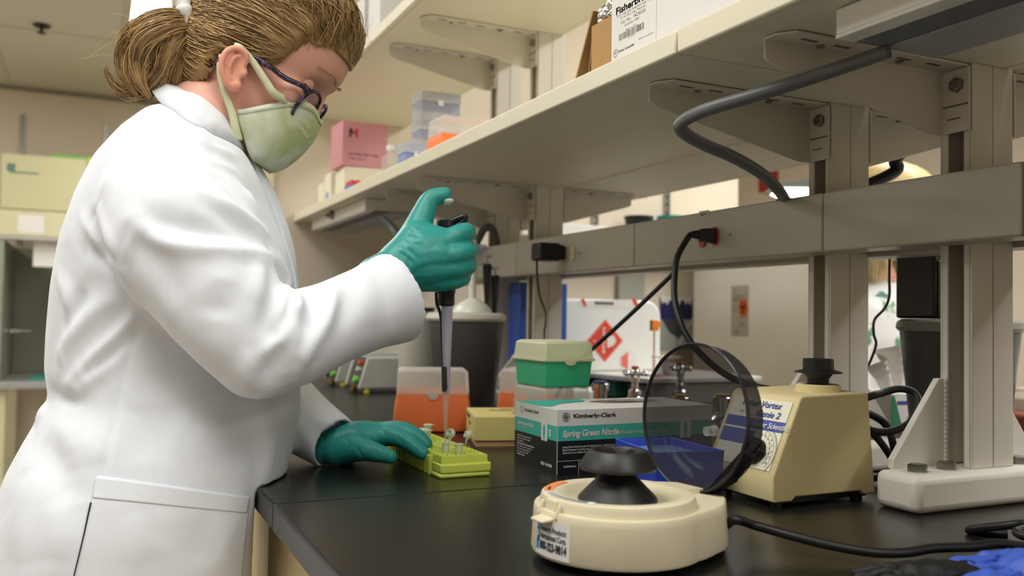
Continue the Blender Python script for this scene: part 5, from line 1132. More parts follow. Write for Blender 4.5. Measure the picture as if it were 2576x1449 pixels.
def flat_tube(g, pts, rad, n=24, hollow=0.0, k=6):
    P = spline(pts, k*len(pts)); R = np.interp(np.linspace(0, len(pts)-1, len(P)), range(len(pts)), rad)
    if hollow:
        d = P[-1]-P[-3]; d /= np.linalg.norm(d)
        P = np.vstack([P, P[-1]+d*.0005, P[-1]-d*hollow]); R = np.concatenate([R, [R[-1]*.86, R[-1]*.82]])
        T = np.gradient(P[:-2], axis=0); T = np.vstack([T, T[-1], T[-1]]); T /= np.linalg.norm(T, axis=1)[:, None]
        u = np.cross(T[0], Z_); u /= np.linalg.norm(u); rings = []
        for i in range(len(P)):
            u = u-T[i]*(u@T[i]); u /= np.linalg.norm(u); w_ = np.cross(T[i], u); rings.append([P[i]+(u*math.cos(q)+w_*math.sin(q))*R[i] for q in np.linspace(0, 2*math.pi, n, endpoint=False)])
        return g.loft(rings)
    g.tube(P, R, n); return g
g = G().loft([ring(*r) for r in TORSO])
ARM = [atD(440, 440, 1.04), atD(432, 512, 1.00), atD(472, 605, .965), atD(538, 722, .945), atD(600, 818, .935), atD(652, 888, .935)]
flat_tube(g, ARM, [.058, .079, .083, .068, .058, .050], 28); g.sphere(ARM[-1], .050, 20, 12); g.sphere(ARM[0], .058, 20, 12)
FORE = [atD(648, 880, .935), atD(735, 852, .955), atD(830, 815, .985), atD(920, 778, 1.015), atD(1004, 746, 1.045)]
flat_tube(g, FORE, [.051, .053, .0475, .049, .0565], 28, hollow=.03)
LARM = [bp(480, 440, -.12), bp(560, 650, -.17), atD(640, 930, 1.27), atD(700, 1010, 1.225), atD(770, 1066, 1.185), atD(846, 1118, 1.15)]
flat_tube(g, LARM, [.07, .072, .062, .052, .043, .0365], 24, hollow=.025); g.sphere(LARM[0], .07, 18, 12)
coat = remesh(g, .0042, 10, .5)
V = np.array(coat.v); FQ = coat.f; E_ = coat.e
tree = bvh(coat)
def stroke3(pts, n=26):
    P = spline([(x, y) for x, y in pts], n); out = []
    for x, y in P:
        h = cast(tree, x, y)
        if h is not None: out.append(h[0])
    return np.array(out)
def fold(V, N, pts, wd, amp, taper=True):
    Pn = stroke3(pts)
    if len(Pn) < 3: return V
    lo, hi = Pn.min(0)-3*wd, Pn.max(0)+3*wd; idx = np.where(((V > lo) & (V < hi)).all(1))[0]
    if not len(idx): return V
    D = np.linalg.norm(V[idx][:, None]-Pn[None], axis=2); k = D.argmin(1); d = D[np.arange(len(idx)), k]; t = k/(len(Pn)-1)
    w8 = np.sin(np.pi*np.clip(t, .04, .96))**.6 if taper else 1.0
    side = np.clip(-(N[idx]@ray(500, 800)), 0, 1)**.3 if True else 1
    V = V.copy(); V[idx] += N[idx]*(amp*w8*np.exp(-(d/wd)**2)*side)[:, None]; return V
N_ = vnormals(V, FQ)
FOLDS = [  # (pixel polyline, width m, amplitude m)
    ([(330, 545), (380, 590), (440, 612), (540, 622), (640, 632), (690, 655), (718, 690)], .011, .010),
    ([(350, 520), (420, 570), (520, 590), (620, 600), (665, 612)], .016, -.009),
    ([(330, 590), (390, 660), (470, 760)], .02, -.006),
    ([(205, 545), (232, 590), (262, 640), (300, 705)], .008, .007), ([(222, 570), (250, 640), (290, 680)], .007, -.007),
    ([(240, 515), (275, 600), (310, 690), (350, 770)], .009, .007),
    ([(222, 625), (270, 640), (310, 665)], .008, -.006),
    ([(355, 782), (300, 840), (230, 905), (150, 990)], .008, .008), ([(345, 815), (280, 880), (200, 950)], .010, -.008),
    ([(340, 840), (250, 930), (170, 1000)], .010, .006), ([(300, 740), (230, 790), (170, 860), (150, 930)], .012, .007),
    ([(215, 720), (190, 790), (160, 850)], .011, -.007), ([(145, 690), (175, 760), (180, 830)], .010, .006),
    ([(700, 655), (722, 705), (715, 755), (700, 800), (690, 850)], .008, .009), ([(683, 680), (690, 740), (672, 800), (665, 850)], .008, -.009),
    ([(655, 665), (648, 720), (650, 770)], .010, .007), ([(735, 728), (722, 770), (695, 830), (680, 868)], .006, -.010),
    ([(745, 735), (752, 770), (742, 800)], .006, .010), ([(765, 725), (778, 760), (775, 800), (760, 830)], .007, -.008), ([(735, 810), (708, 850), (680, 870), (672, 905)], .007, .009),
    ([(760, 800), (742, 860), (720, 930)], .009, .006), ([(700, 880), (672, 930), (655, 985)], .011, -.007), ([(640, 870), (632, 930), (640, 985)], .012, .006),
    ([(840, 705), (836, 760), (812, 820), (770, 890), (738, 955)], .009, .010), ([(815, 715), (812, 770), (790, 830), (750, 900)], .011, -.008),
    ([(870, 700), (868, 760), (850, 830)], .012, -.005), ([(570, 700), (552, 760), (545, 810)], .016, -.006), ([(590, 650), (560, 720), (545, 780)], .016, .005),
    ([(470, 265), (520, 300), (505, 345), (500, 380)], .009, .005), ([(430, 300), (490, 330), (530, 335)], .009, -.004),
    ([(500, 400), (560, 420), (600, 450), (640, 520), (655, 560)], .008, .007), ([(520, 430), (580, 470), (620, 530)], .009, -.006),
    ([(530, 490), (600, 530), (660, 580), (672, 602)], .008, .007), ([(520, 515), (590, 560), (650, 598)], .009, -.006),
    ([(480, 350), (550, 380), (600, 395)], .008, .005), ([(300, 400), (275, 450), (255, 500)], .012, .004),
    ([(300, 1000), (285, 1080), (268, 1160), (250, 1240)], .0035, -.0035), ([(312, 1000), (297, 1080), (280, 1160), (262, 1190)], .006, .0015),
    ([(355, 790), (335, 850), (312, 930), (300, 1000)], .0035, -.003),
    ([(210, 1080), (240, 1130), (255, 1170)], .014, .004), ([(120, 1060), (180, 1110), (200, 1180)], .016, .005), ([(90, 1110), (150, 1180), (190, 1280)], .018, -.005), ([(130, 1250), (150, 1330), (140, 1420)], .02, .005),
    ([(80, 1180), (60, 1300), (50, 1430)], .02, .005), ([(480, 1010), (500, 1090), (505, 1170)], .022, .004), ([(600, 1030), (618, 1100), (612, 1190)], .02, -.005), ([(660, 1020), (680, 1100), (668, 1200), (650, 1290)], .014, .005), ([(640, 1080), (652, 1180), (640, 1280)], .012, -.005),
    ([(380, 1010), (370, 1090), (360, 1170)], .022, -.004), ([(330, 1290), (345, 1350), (340, 1430)], .018, .003), ([(480, 1290), (500, 1370), (498, 1430)], .02, -.003), ([(570, 1290), (560, 1370), (555, 1440)], .016, .003),
    ([(800, 1030), (830, 1070), (850, 1110)], .010, .004), ([(770, 1060), (800, 1100), (820, 1140)], .010, -.004), ([(940, 660), (965, 730), (985, 800)], .012, -.0035), ([(900, 690), (925, 760), (930, 830)], .016, .0035),
    ([(330, 335), (290, 410), (255, 500), (222, 590), (208, 680)], .0042, -.0026), ([(925, 657), (958, 705), (985, 770), (1000, 840)], .0042, -.0022),
    ([(120, 1010), (105, 1045), (92, 1050)], .009, .009), ([(128, 985), (160, 1000), (200, 1010)], .008, -.008), ([(450, 560), (500, 575), (560, 590)], .014, -.003)]
for pts, wd, amp in FOLDS: V = fold(V, N_, pts, wd, amp)
V = relax(V, E_, 1, .4)
def offbench(V, z=.9118, x=.1702):
    V = V.copy(); k = (V[:, 2] < z) & (V[:, 0] > x) & (V[:, 2] > .2)
    low = V[:, 2] < z; up = (z-V[:, 2]) < (V[:, 0]-x)
    a = k & up; V[a, 2] = z+.0004*np.sin(V[a, 0]*300); b = k & ~up; V[b, 0] = x; return V
V = offbench(V)
coat.v = [tuple(p) for p in V]
ctree = bvh(coat); tree = ctree
foot = bp(330, 700); person = thing('person', 'person in white lab coat, green mask and glasses, pipetting at the bench', 'person', (foot[0], foot[1], 0))
COATM = mat('coat_cotton', 'DEE3EC', .85, noise=.015, scale=8, bump=.12, bscale=1500, sheen=.15, spec=.25)
N__, L__, b__ = nodes(COATM); tcn = N__.new('ShaderNodeTexCoord'); mpn = N__.new('ShaderNodeMapping'); mpn.inputs['Scale'].default_value = (1, 1, .55); mpn.inputs['Rotation'].default_value = (.3, .5, .2)
tn = N__.new('ShaderNodeTexNoise'); tn.inputs['Scale'].default_value = 16; tn.inputs['Detail'].default_value = 2; tn.inputs['Distortion'].default_value = .8
bn = N__.new('ShaderNodeBump'); bn.inputs['Strength'].default_value = .35; bn.inputs['Distance'].default_value = .012; L__.new(tcn.outputs['Object'], mpn.inputs[0]); L__.new(mpn.outputs[0], tn.inputs['Vector']); L__.new(tn.outputs[0], bn.inputs['Height'])
for l_ in list(b__.inputs['Normal'].links): L__.new(l_.from_socket, bn.inputs['Normal']); L__.remove(l_)
L__.new(bn.outputs[0], b__.inputs['Normal'])
obj('lab_coat', coat, COATM, person, smooth=180)
# pocket, placket, collar
def patch(quad, nu, nv, off, th, name, m, extra=None):
    (a, b, c, d) = [np.array(q, float) for q in quad]; P = []; Nn = []
    for j in range(nv):
        for i in range(nu):
            u, v = i/(nu-1), j/(nv-1); q = (a*(1-u)+b*u)*(1-v)+(d*(1-u)+c*u)*v; h = cast(ctree, q[0], q[1])
            if h is None: h = (bp(q[0], q[1], .16), S_)
            P.append(h[0]); Nn.append(h[1])
    P = np.array(P); Nn = np.array(Nn); off0 = off; f = [(j*nu+i, (j+1)*nu+i, (j+1)*nu+i+1, j*nu+i+1) for j in range(nv-1) for i in range(nu-1)]
    ee = np.array([(j*nu+i, j*nu+i+1) for j in range(nv) for i in range(nu-1)]+[(j*nu+i, (j+1)*nu+i) for j in range(nv-1) for i in range(nu)])
    Nn = relax(Nn, ee, 4); P = relax(P, ee, 3, .4)+Nn*off
    for k in range(len(P)):
        h = ctree.find_nearest(Vector(P[k])); l_, n_ = np.array(h[0]), np.array(h[1]); dd_ = (P[k]-l_)@n_
        if dd_ < off: P[k] = P[k]+n_*(off-dd_)
    g = G().add(P, f); o = obj(name, g, m, person, smooth=80, solid=th); return o
patch([(245, 1193), (628, 1246), (596, 1560), (160, 1560)], 70, 50, .0019, .0008, 'pocket', COATM)
patch([(240, 1196), (627, 1249), (618, 1292), (232, 1256)], 70, 9, .0026, .0004, 'pocket_hem', COATM)
HOLEC = mat('coat_slit', '33353A', .9)
patch([(229, 1262), (235, 1262), (190, 1450), (186, 1450)], 3, 40, .0030, .0008, 'pocket_slit', HOLEC)
# front placket
PLK = [(640, 420), (668, 480), (696, 560), (715, 620), (728, 690)]
pk = [bp(x, y, .03) for x, y in ((606, 352), (640, 420), (672, 490), (700, 560), (722, 630), (739, 690), (746, 760))]
pk2 = [bp(x, y, -.03) for x, y in ((612, 350), (655, 425), (692, 495), (718, 565), (738, 640), (742, 700), (750, 765))]
A_, B_ = spline(pk, 24), spline(pk2, 24)
g = G().loft([[a-F_*.010, a+F_*.001+S_*.004, (a+b)/2+F_*.004, b+F_*.002, b-F_*.012] for a, b in zip(A_, B_)], cap=False, close=False)
obj('placket', g, COATM, person, smooth=80, solid=.0022)
# collar: two-sided folded band round the neck
ctop = [((442, 212), 0), ((470, 228), .035), ((510, 248), .062), ((560, 290), .060), ((592, 322), .035), ((602, 338), 0)]
cbot = [((378, 222), 0), ((408, 262), .058), ((480, 318), .106), ((552, 358), .100), ((600, 378), .058), ((612, 392), .012)]
cin = [((452, 226), 0), ((474, 244), .032), ((512, 266), .056), ((560, 306), .054), ((590, 336), .032), ((598, 350), 0)]
def half(L): return [bp(*p, s=s) for p, s in L]+[bp(*p, s=-s) for p, s in L[::-1][1:-1]]
def loopspline(P, n=64): P = np.array(P+P[:3]); q = spline(P, int(n*len(P)/(len(P)-3))+1); return q
def closed(P, n=64):
    P = list(P); m = len(P); Q = np.array(P[-2:]+P+P[:3]); t = np.linspace(2, 2+m, n, endpoint=False); out = []
    for x in t:
        i = int(x); u = x-i; a, b, c, d = Q[i-1], Q[i], Q[i+1], Q[i+2]
        out.append(.5*((2*b)+(c-a)*u+(2*a-5*b+4*c-d)*u*u+(3*b-a-3*c+d)*u**3))
    return np.array(out)
R1, R2, R3 = closed(half(ctop)), closed(half(cbot)), closed(half(cin))
R4 = [p+np.array([0, 0, -.03]) for p in R3]
mid = [(a*.5+b*.5)+(b-a)*0+np.array([0, 0, .006]) for a, b in zip(R1, R2)]
g = G().loft([R2, mid, R1, R3, R4], cap=False)
def outside(p, m_=.004):
    h = ctree.find_nearest(Vector(p)); l_, n_ = np.array(h[0]), np.array(h[1]); return l_+n_*m_ if (p-l_)@n_ < m_ else p
R2 = [outside(p, .0009) for p in R2]; mid = [outside(p, .006) for p in mid]; R1 = [outside(p, .009) for p in R1]
g = G().loft([R2, mid, R1, R3, R4], cap=False)
obj('collar', g, COATM, person, smooth=70, solid=.0018)
# ------------------------------------------------------------------ head
def frame(Hc, f, l, pitch):
    fx = f*math.cos(pitch)-Z_*math.sin(pitch); ux = f*math.sin(pitch)+Z_*math.cos(pitch)
    return lambda a, s, u: Hc+fx*a+l*s+ux*u
psi = math.radians(17); fh = F_*math.cos(psi)+S_*math.sin(psi); lh = S_*math.cos(psi)-F_*math.sin(psi)
Hc = bp(633, 180, 0); H = frame(Hc, fh, lh, math.radians(33))
fxv, uxv = H(1, 0, 0)-Hc, H(0, 0, 1)-Hc
SL = [(-.092, .072, .036, .018), (-.085, .083, .010, .034), (-.070, .092, -.012, .049), (-.05, .102, -.040, .057), (-.028, .100, -.060, .064), (0, .095, -.080, .070), (.02, .091, -.090, .0725),
      (.038, .098, -.096, .0745), (.055, .101, -.098, .0755), (.075, .099, -.097, .075), (.095, .089, -.09, .071), (.113, .072, -.076, .060), (.126, .045, -.052, .042), (.133, .012, -.02, .016)]
def slices(H, off=0.0, n=40, e=2.25, upto=None):
    rings = []
    for u, f, b, w in SL:
        c, a = (f+b)/2, (f-b)/2; k = off
        rings.append([H(c+(a+k)*ct*q, (w+k)*st*q, u+(k*(u-.02)/.11)) for ct, st, q in ((math.cos(t), math.sin(t), (abs(math.cos(t))**e+abs(math.sin(t))**e)**(-1/e)) for t in np.linspace(0, 2*math.pi, n, endpoint=False))])
    return rings
def headmesh(H, extra=None, voxel=.0032, it=5):
    g = G().loft(slices(H))
    g.tube([H(.088, 0, .037), H(.092, 0, .022), H(.0955, 0, .004), H(.097, 0, -.007), H(.090, 0, -.016)], [.007, .007, .0075, .0085, .007], 12)
    for s in (-1, 1):
        g.sphere(H(.090, s*.010, -.008), .0068, 10, 8)                      # nostril wings
        g.tube([H(.094, s*.010, .041), H(.088, s*.03, .045), H(.070, s*.05, .042)], [.006, .0075, .005], 10)   # brow ridge
        g.sphere(H(.070, s*.050, .0), .017, 14, 10)                         # cheek bone
    g.tube([H(.088, -.02, -.047), H(.095, 0, -.046), H(.088, .02, -.047)], [.004, .006, .004], 10)
    g.sphere(H(.072, 0, -.080), .015, 14, 10)
    if extra: extra(g)
    r = remesh(g, voxel, it)
    Vh = np.array(r.v)
    for s in (-1, 1):          # eye sockets
        c = H(.088, s*.032, .022); d = np.linalg.norm(Vh-c, axis=1); Vh = Vh-np.outer(np.exp(-(d/.014)**2)*.008, H(1, 0, 0)-H(0, 0, 0))
    r.v = [tuple(p) for p in Vh]; return r
def bodyextra(g):
    neck = [H(-.012, 0, -.03), H(-.022, 0, -.072), bp(532, 300, 0), bp(520, 380, 0)]
    g.tube(spline(neck, 14), np.interp(np.linspace(0, 1, 14), [0, .4, .75, 1], [.050, .052, .059, .062]), 24)
    core = [bp(490, 440), bp(435, 570), bp(425, 760), bp(420, 950), bp(370, 1150)]
    g.tube(spline(core, 16), np.interp(np.linspace(0, 1, 16), [0, .3, .6, 1], [.06, .10, .11, .12]), 22)
    for s in (.075, -.075):
        hip = bp(350, 1200, s); kn = np.array([hip[0]+.02, hip[1], .50]); ank = np.array([hip[0]-.01, hip[1], .09])
        g.tube(spline([hip, kn, ank], 14), np.linspace(.075, .042, 14), 16)
SKIN = mat('skin', 'DBA592', .5, noise=.06, scale=50, bump=.05, bscale=300, sss=.12)
body = headmesh(H, bodyextra)
obj('body', body, SKIN, person, smooth=180)
for s in (.075, -.075):
    hip = bp(350, 1200, s); TR = mat('trousers', '2E3644', .8)
    obj('trouser_leg', G().tube(spline([hip+np.array([0, 0, -.05]), (hip[0]+.02, hip[1], .50), (hip[0]-.01, hip[1], .06)], 14), np.linspace(.082, .060, 14), 20), TR, person, smooth=60)
    sh = remesh(G().tube(spline([(hip[0]-.06, hip[1], .042), (hip[0]+.02, hip[1], .048), (hip[0]+.11, hip[1], .034), (hip[0]+.165, hip[1], .028)], 12), [.038, .04, .043, .044, .044, .044, .044, .043, .041, .037, .031, .024], 16), .006, 3); VV = np.array(sh.v); VV[:, 2] = np.maximum(VV[:, 2], 0.0005); sh.v = [tuple(p) for p in VV]
    obj('shoe', sh, mat('shoe_grey', '5B5E63', .6), person, smooth=80)
# eyes (lowered lids)
for s in (-1, 1):
    c = H(.0715, s*.032, .021)
    e = obj('eye', G().sphere(c, .0125, 20, 14), mat('eye_white', 'E8E4DE', .2), person, smooth=80)
    obj('iris', G().sphere(H(.0775, s*.032, .0185), .0072, 16, 10), mat('iris_brown', '3A2A1E', .2), e, smooth=80)
    lidg = G().loft([[H(.0715+.0137*math.cos(p)*math.cos(q), s*.032+.0137*math.sin(q), .021+.0137*math.sin(p)*math.cos(q)) for q in np.linspace(-1.45, 1.45, 12)] for p in np.linspace(-.25, 1.5, 9)], cap=False, close=False)
    obj('eyelid', lidg, SKIN, e, smooth=80)
    obj('eyelash', G().tube([H(.0715+.0145*math.cos(-.25)*math.cos(q)+.002, s*.032+.0145*math.sin(q), .021+.0145*math.sin(-.25)*math.cos(q)) for q in np.linspace(-1.3, 1.3, 14)], .0011, 6), mat('lash', '2A1C16', .7), e, smooth=60)
    obj('eyebrow', G().tube(spline([H(.1015, s*.012, .044), H(.0985, s*.03, .050), H(.0805, s*.052, .046)], 14), np.interp(np.linspace(0, 1, 14), [0, .3, 1], [.0010, .0016, .0006]), 8), mat('brow_hair', 'A97F5E', .8, noise=.2, scale=300), person, smooth=60)
# ear
def hfu(x, y, s):
    d = ray(x, y); k = ((Hc-CAM)@lh+s)/(d@lh); p = CAM+d*k-Hc; return (p@fxv, s, p@uxv)
EP = lambda x, y, s=.082: H(*hfu(x, y, s))
hel = spline([EP(612, 172, .078), EP(622, 150, .083), EP(614, 130, .086), EP(594, 121, .089), EP(572, 128, .092), EP(559, 150, .093), EP(557, 175, .092), EP(565, 198, .089), EP(578, 216, .085), EP(590, 222, .081)], 44)
g = G().tube(hel, np.interp(np.linspace(0, 1, 44), [0, .15, .5, .85, 1], [.0024, .0036, .0040, .0042, .0055]), 10)
g.tube(spline([EP(608, 142, .083), EP(590, 145, .087), EP(578, 165, .088), EP(577, 190, .086), EP(590, 205, .083)], 24), .0034, 10)
g.tube(spline([EP(617, 172, .078), EP(613, 185, .081), EP(604, 198, .080)], 10), [.003]*3+[.0045]*4+[.003]*3, 10)
g.sphere(EP(594, 216, .080), .0078, 14, 10); 
pl_ = [EP(x, y, .0795) for x, y in ((612, 135), (594, 124), (572, 132), (561, 155), (561, 180), (570, 203), (585, 220), (600, 210), (614, 185), (618, 160))]
g.prism(pl_, lh*.005)
r = remesh(g, .0013, 3); obj('ear', r, mat('ear_skin', 'DE9E88', .5, noise=.06, scale=60, sss=.2), person, smooth=180)
g2 = G().prism([EP(x, y, .066) for x, y in ((608, 150), (585, 150), (578, 190), (596, 212), (614, 190))], lh*.014); obj('ear_root', g2, SKIN, person)
hel2 = spline([H(*(q[0], -q[1], q[2])) for q in [hfu(x, y, s) for x, y, s in ((612, 172, .078), (614, 130, .086), (572, 128, .092), (557, 175, .092), (590, 222, .081))]], 30)
obj('ear', G().tube(hel2, .005, 10), SKIN, person, smooth=60)
# ------------------------------------------------------------------ hair
def hairmat(name, h): return mat(name, h, .42, noise=.35, scale=60, stretch=(1, 1, 1), spec=.5)
HA_, HB_, HC_ = hairmat('hair_mid', '94764B'), hairmat('hair_light', 'BE9F6E'), hairmat('hair_dark', '6A5234')
hl = [hfu(x, y, .062) for x, y in ((464, 222), (502, 197), (522, 177), (543, 146), (560, 120), (594, 108), (617, 128), (655, 163), (688, 167), (724, 154), (750, 129), (783, 108), (819, 103), (851, 118))]
hl = sorted((p[0], p[2]) for p in hl); hf, hu = np.array([p[0] for p in hl]), np.array([p[1] for p in hl])
def is_hair(f, u): return u > np.interp(f, hf, hu)
def loc(p): q = np.asarray(p)-Hc; return q@fxv, q@lh, q@uxv
nsl = 144; shell = []
SLd = np.array(SL); uu_ = np.linspace(-.075, .133, 110)
for u in uu_:
    f, b, w = [np.interp(u, SLd[:, 0], SLd[:, k]) for k in (1, 2, 3)]; b = min(b, -.088-u*.25) if -.07 < u < .01 else b; c, a = (f+b)/2, (f-b)/2; top = np.clip((u-.02)/.11, 0, 1); k = .010+.006*top
    kk = lambda t: k*float(np.clip(.12+(u-np.interp(c+(a+k)*math.cos(t), hf, hu))/.035, .12, 1))
    sc_ = .6 if u > .125 else 1
    shell.append([H(c+(a+kk(t))*math.cos(t)*(abs(math.cos(t))**2.2+abs(math.sin(t))**2.2)**(-1/2.2), (w+kk(t)*.75)*math.sin(t)*(abs(math.cos(t))**2.2+abs(math.sin(t))**2.2)**(-1/2.2), u+.012*top*kk(t)/k) for t in np.linspace(0, 2*math.pi, nsl, endpoint=False)])
full = G().loft(shell); ftree = bvh(full)
cap = G(); cap.v = list(full.v)
for fc in full.f:
    m_ = np.mean([full.v[i] for i in fc], axis=0); f, s, u = loc(m_)
    if is_hair(f+.004*math.sin(s*400), u+.002) and u > -.085: cap.f.append(fc)
obj('hair', cap, HA_, person, smooth=80, solid=.004)
TIE = H(*hfu(466, 62, .0)); Cq = H(-.005, 0, .035)
def onshell(p, lift):
    d = Vector(p-Cq).normalized(); h = ftree.ray_cast(Vector(Cq), d)
    return p if h[0] is None else np.array(h[0])+np.array(d)*lift
buck = [G(), G(), G()]
def strand(P, r, k): buck[k].tube(P, np.interp(np.linspace(0, 1, len(P)), [0, .15, .8, 1], [r*.4, r, r, r*.25]), 3, cap=False)
cnt = 0
for _ in range(30000):
    if cnt >= 6400: break
    t = rng.uniform(0, 2*math.pi); ui = rng.uniform(0, 1)**.8
    if _ % 4 == 0: t = rng.uniform(1.5, 3.6); ui = rng.uniform(0, .5)
    row = shell[int(6+ui*102)]; p = np.array(row[int(t/(2*math.pi)*nsl) % nsl]); f, s, u = loc(p)
    if not is_hair(f-.001, u+.003) or s < -.06: continue
    cnt += 1; tgt = TIE+rng.normal(0, .010, 3); n = 11; P = []
    jig = rng.normal(0, .004, 3)
    for q in np.linspace(0, 1, n):
        a = p*(1-q)+tgt*q; a = a+uxv*(.016*math.sin(math.pi*q)*(1 if u > .05 else .4))+jig*math.sin(math.pi*q*1.5)
        P.append(onshell(a, .0012+.0045*rng.uniform()*math.sin(math.pi*q)**.5) if q < .93 else a)
    strand(np.array(P), rng.uniform(.00035, .0008), int(rng.choice(3, p=[.42, .33, .25])))
for _ in range(140):       # flyaways and front tuft
    p = np.array(shell[rng.integers(74, 108)][rng.integers(0, 44)]); f, s, u = loc(p)
    if not is_hair(f, u): continue
    d = p-Cq; d /= np.linalg.norm(d); b = -fxv*.5+rng.normal(0, .5, 3)
    strand(np.array([p, p+d*.006+b*.008, p+d*.012+b*.02, p+d*.013+b*.03]), .0002, int(rng.choice([0, 1])))
for _ in range(500):       # swept tuft over the forehead edge
    a = rng.uniform(0, 1); st = H(*hfu(790+60*a+rng.normal(0, 4), 98+28*a+rng.normal(0, 5), .035+rng.normal(0, .02)))
    st = onshell(st, .002); en = onshell(H(*hfu(800-rng.uniform(40, 140), 20+rng.normal(0, 25), .03)), .006); md = onshell((st+en)/2, .010+rng.uniform()*.004)
    strand(spline([st, md, en], 8), rng.uniform(.0003, .0007), int(rng.choice(3, p=[.4, .4, .2])))
# ponytail
def tailp(x, y, s): return bp(x, y, s)
GUIDES = [([(470, 50), (420, 55), (360, 80), (322, 130), (318, 190), (345, 240)], .016), ([(470, 65), (415, 72), (365, 100), (345, 150), (352, 205), (378, 245)], .018), ([(470, 80), (420, 90), (385, 120), (385, 170), (375, 215), (350, 248)], .018),
          ([(470, 60), (410, 52), (350, 72), (312, 115), (306, 160)], .013), ([(470, 75), (425, 80), (380, 88), (368, 112), (392, 140), (432, 158)], .014), ([(468, 90), (440, 110), (420, 150), (410, 200), (400, 235)], .018),
          ([(465, 100), (430, 140), (398, 190), (365, 228), (325, 238), (290, 215), (268, 172)], .010), ([(465, 85), (400, 130), (350, 190), (330, 236), (300, 228), (272, 190), (266, 168)], .007), ([(468, 95), (455, 140), (445, 190), (440, 225)], .016), ([(470, 45), (400, 48), (345, 80), (322, 120)], .012)]
core = G()
for gi, (pts, rad) in enumerate(GUIDES):
    for layer in (0, 1):
        sc_ = rng.normal(0, .010)+(.014 if layer else -.006); gp = spline([tailp(x, y, sc_+(.012 if 0 < k < 3 else 0)) for k, (x, y) in enumerate(pts)], 16)
        if rad > .0105: core.tube(gp, np.interp(np.linspace(0, 1, 16), [0, .3, .8, 1], [rad*.5, rad*.8, rad*.55, rad*.1]), 8)
        for _ in range(190 if rad > .0105 else 110):
            o = rng.normal(0, 1, 3); o /= np.linalg.norm(o); o *= rad*rng.uniform(.35, 1)**.5; ph = rng.uniform(0, 6)
            P = [gp[i]+o*(.35+.75*math.sin(math.pi*min(1, i/15*.9+.1))**.7)*(1-.65*(i/15)**3)+np.array([.0015*math.sin(ph+i*.6), .0015*math.cos(ph+i*.5), .0015*math.sin(ph*2+i*.5)]) for i in range(16)]
            strand(np.array(P), rng.uniform(.00035, .0007), int(rng.choice(3, p=[.40, .38, .22])))
for _ in range(6):
    a = tailp(330+rng.normal(0, 25), 110+rng.normal(0, 40), rng.normal(0, .02)); b = rng.normal(0, .02, 3)
    strand(np.array([a, a+np.array([-.012, 0, .004])+b*.3, a+np.array([-.024, 0, -.002])+b*.7, a+np.array([-.034, 0, -.012])+b]), .00018, 1)
obj('ponytail', core, HA_, person, smooth=60)
for k, m in enumerate((HA_, HB_, HC_)):
    o = obj('hair_strand', buck[k], m, person, smooth=180); o['kind'] = 'stuff'
# scrunchie
tc = bp(462, 38, 0); axs = F_*.97+Z_*.22; axs /= np.linalg.norm(axs); e1 = S_-axs*(S_@axs); e1 /= np.linalg.norm(e1); e2 = np.cross(axs, e1); rings = []
for t in np.linspace(0, 2*math.pi, 72, endpoint=False):
    c = tc+(e1*math.cos(t)+e2*math.sin(t))*.027; rr = .0122+.0011*math.sin(t*13)+.0006*math.sin(t*29); d = e1*math.cos(t)+e2*math.sin(t)
    rings.append([c+(d*math.cos(q)*1.05+axs*math.sin(q)*.8)*rr for q in np.linspace(0, 2*math.pi, 14, endpoint=False)])
g = G().loft(rings+[rings[0]], cap=False)
obj('scrunchie', g, mat('scrunchie_white', 'DEDDDA', .8, noise=.03, bump=.1), person, smooth=80)
# ------------------------------------------------------------------ mask
top_e, bot_e = hfu(598, 276, .066), hfu(640, 408, .045); mid_e = hfu(612, 345, .062)
cen = [hfu(x, y, 0) for x, y in ((804, 303), (801, 320), (788, 348), (764, 378), (737, 402), (709, 418), (680, 424), (656, 418))]
cenS = spline([(c[0], c[2]) for c in cen], 26)
edgS = spline([(top_e[0], top_e[1], top_e[2]), (hfu(601, 310, .066)), (mid_e), (hfu(626, 384, .056)), (bot_e)], 26)
rows = []
nt = 34
for j in range(26):
    row = []; v = j/25
    for t in np.linspace(-1, 1, nt*2-1):
        ph = t*math.pi/2; c = max(0, math.cos(ph)); k = c**(.85+.35*(1-v)); s = edgS[j][1]*math.sin(ph)*(1.0+.06*math.sin(math.pi*min(1, abs(t)))*(1-v*.5))
        f = edgS[j][0]+(cenS[j][0]-edgS[j][0])*k; u = edgS[j][2]+(cenS[j][1]-edgS[j][2])*k
        bump_ = .020*math.sin(2*abs(ph))**2*(1-v)**3; u += bump_; f += bump_*.2
        row.append(H(f, s, u))
    rows.append(row)
MASKM = mat('mask_cotton', 'C3CBA4', .85, noise=.0, bump=.12, bscale=1200, sheen=.1)
N__, L__, b__ = nodes(MASKM); tn = N__.new('ShaderNodeTexNoise'); tn.inputs['Scale'].default_value = 26; tn.inputs['Detail'].default_value = 3; tcn = N__.new('ShaderNodeTexCoord'); L__.new(tcn.outputs['Object'], tn.inputs['Vector'])
cr = N__.new('ShaderNodeValToRGB'); cr.color_ramp.elements[0].position = .38; cr.color_ramp.elements[0].color = lin('B4BF86'); cr.color_ramp.elements[1].position = .62; cr.color_ramp.elements[1].color = lin('D3D8CC'); L__.new(tn.outputs[0], cr.inputs[0]); L__.new(cr.outputs[0], b__.inputs['Base Color'])
mk = obj('face_mask', G().loft(rows, cap=False, close=False), MASKM, person, smooth=80, solid=.0022)
BIND = mat('mask_binding', 'CDD2AC', .8, noise=.03, bump=.2, bscale=900); BINDW = mat('mask_binding_white', 'DDDFD0', .8)
rib_ = lambda pts, m, r, nm, fl=.35: obj(nm, G().tube(pts, r, 8, flat=fl), m, mk, smooth=80)
topE = np.array(rows[0]); topF = np.array(rows[2])
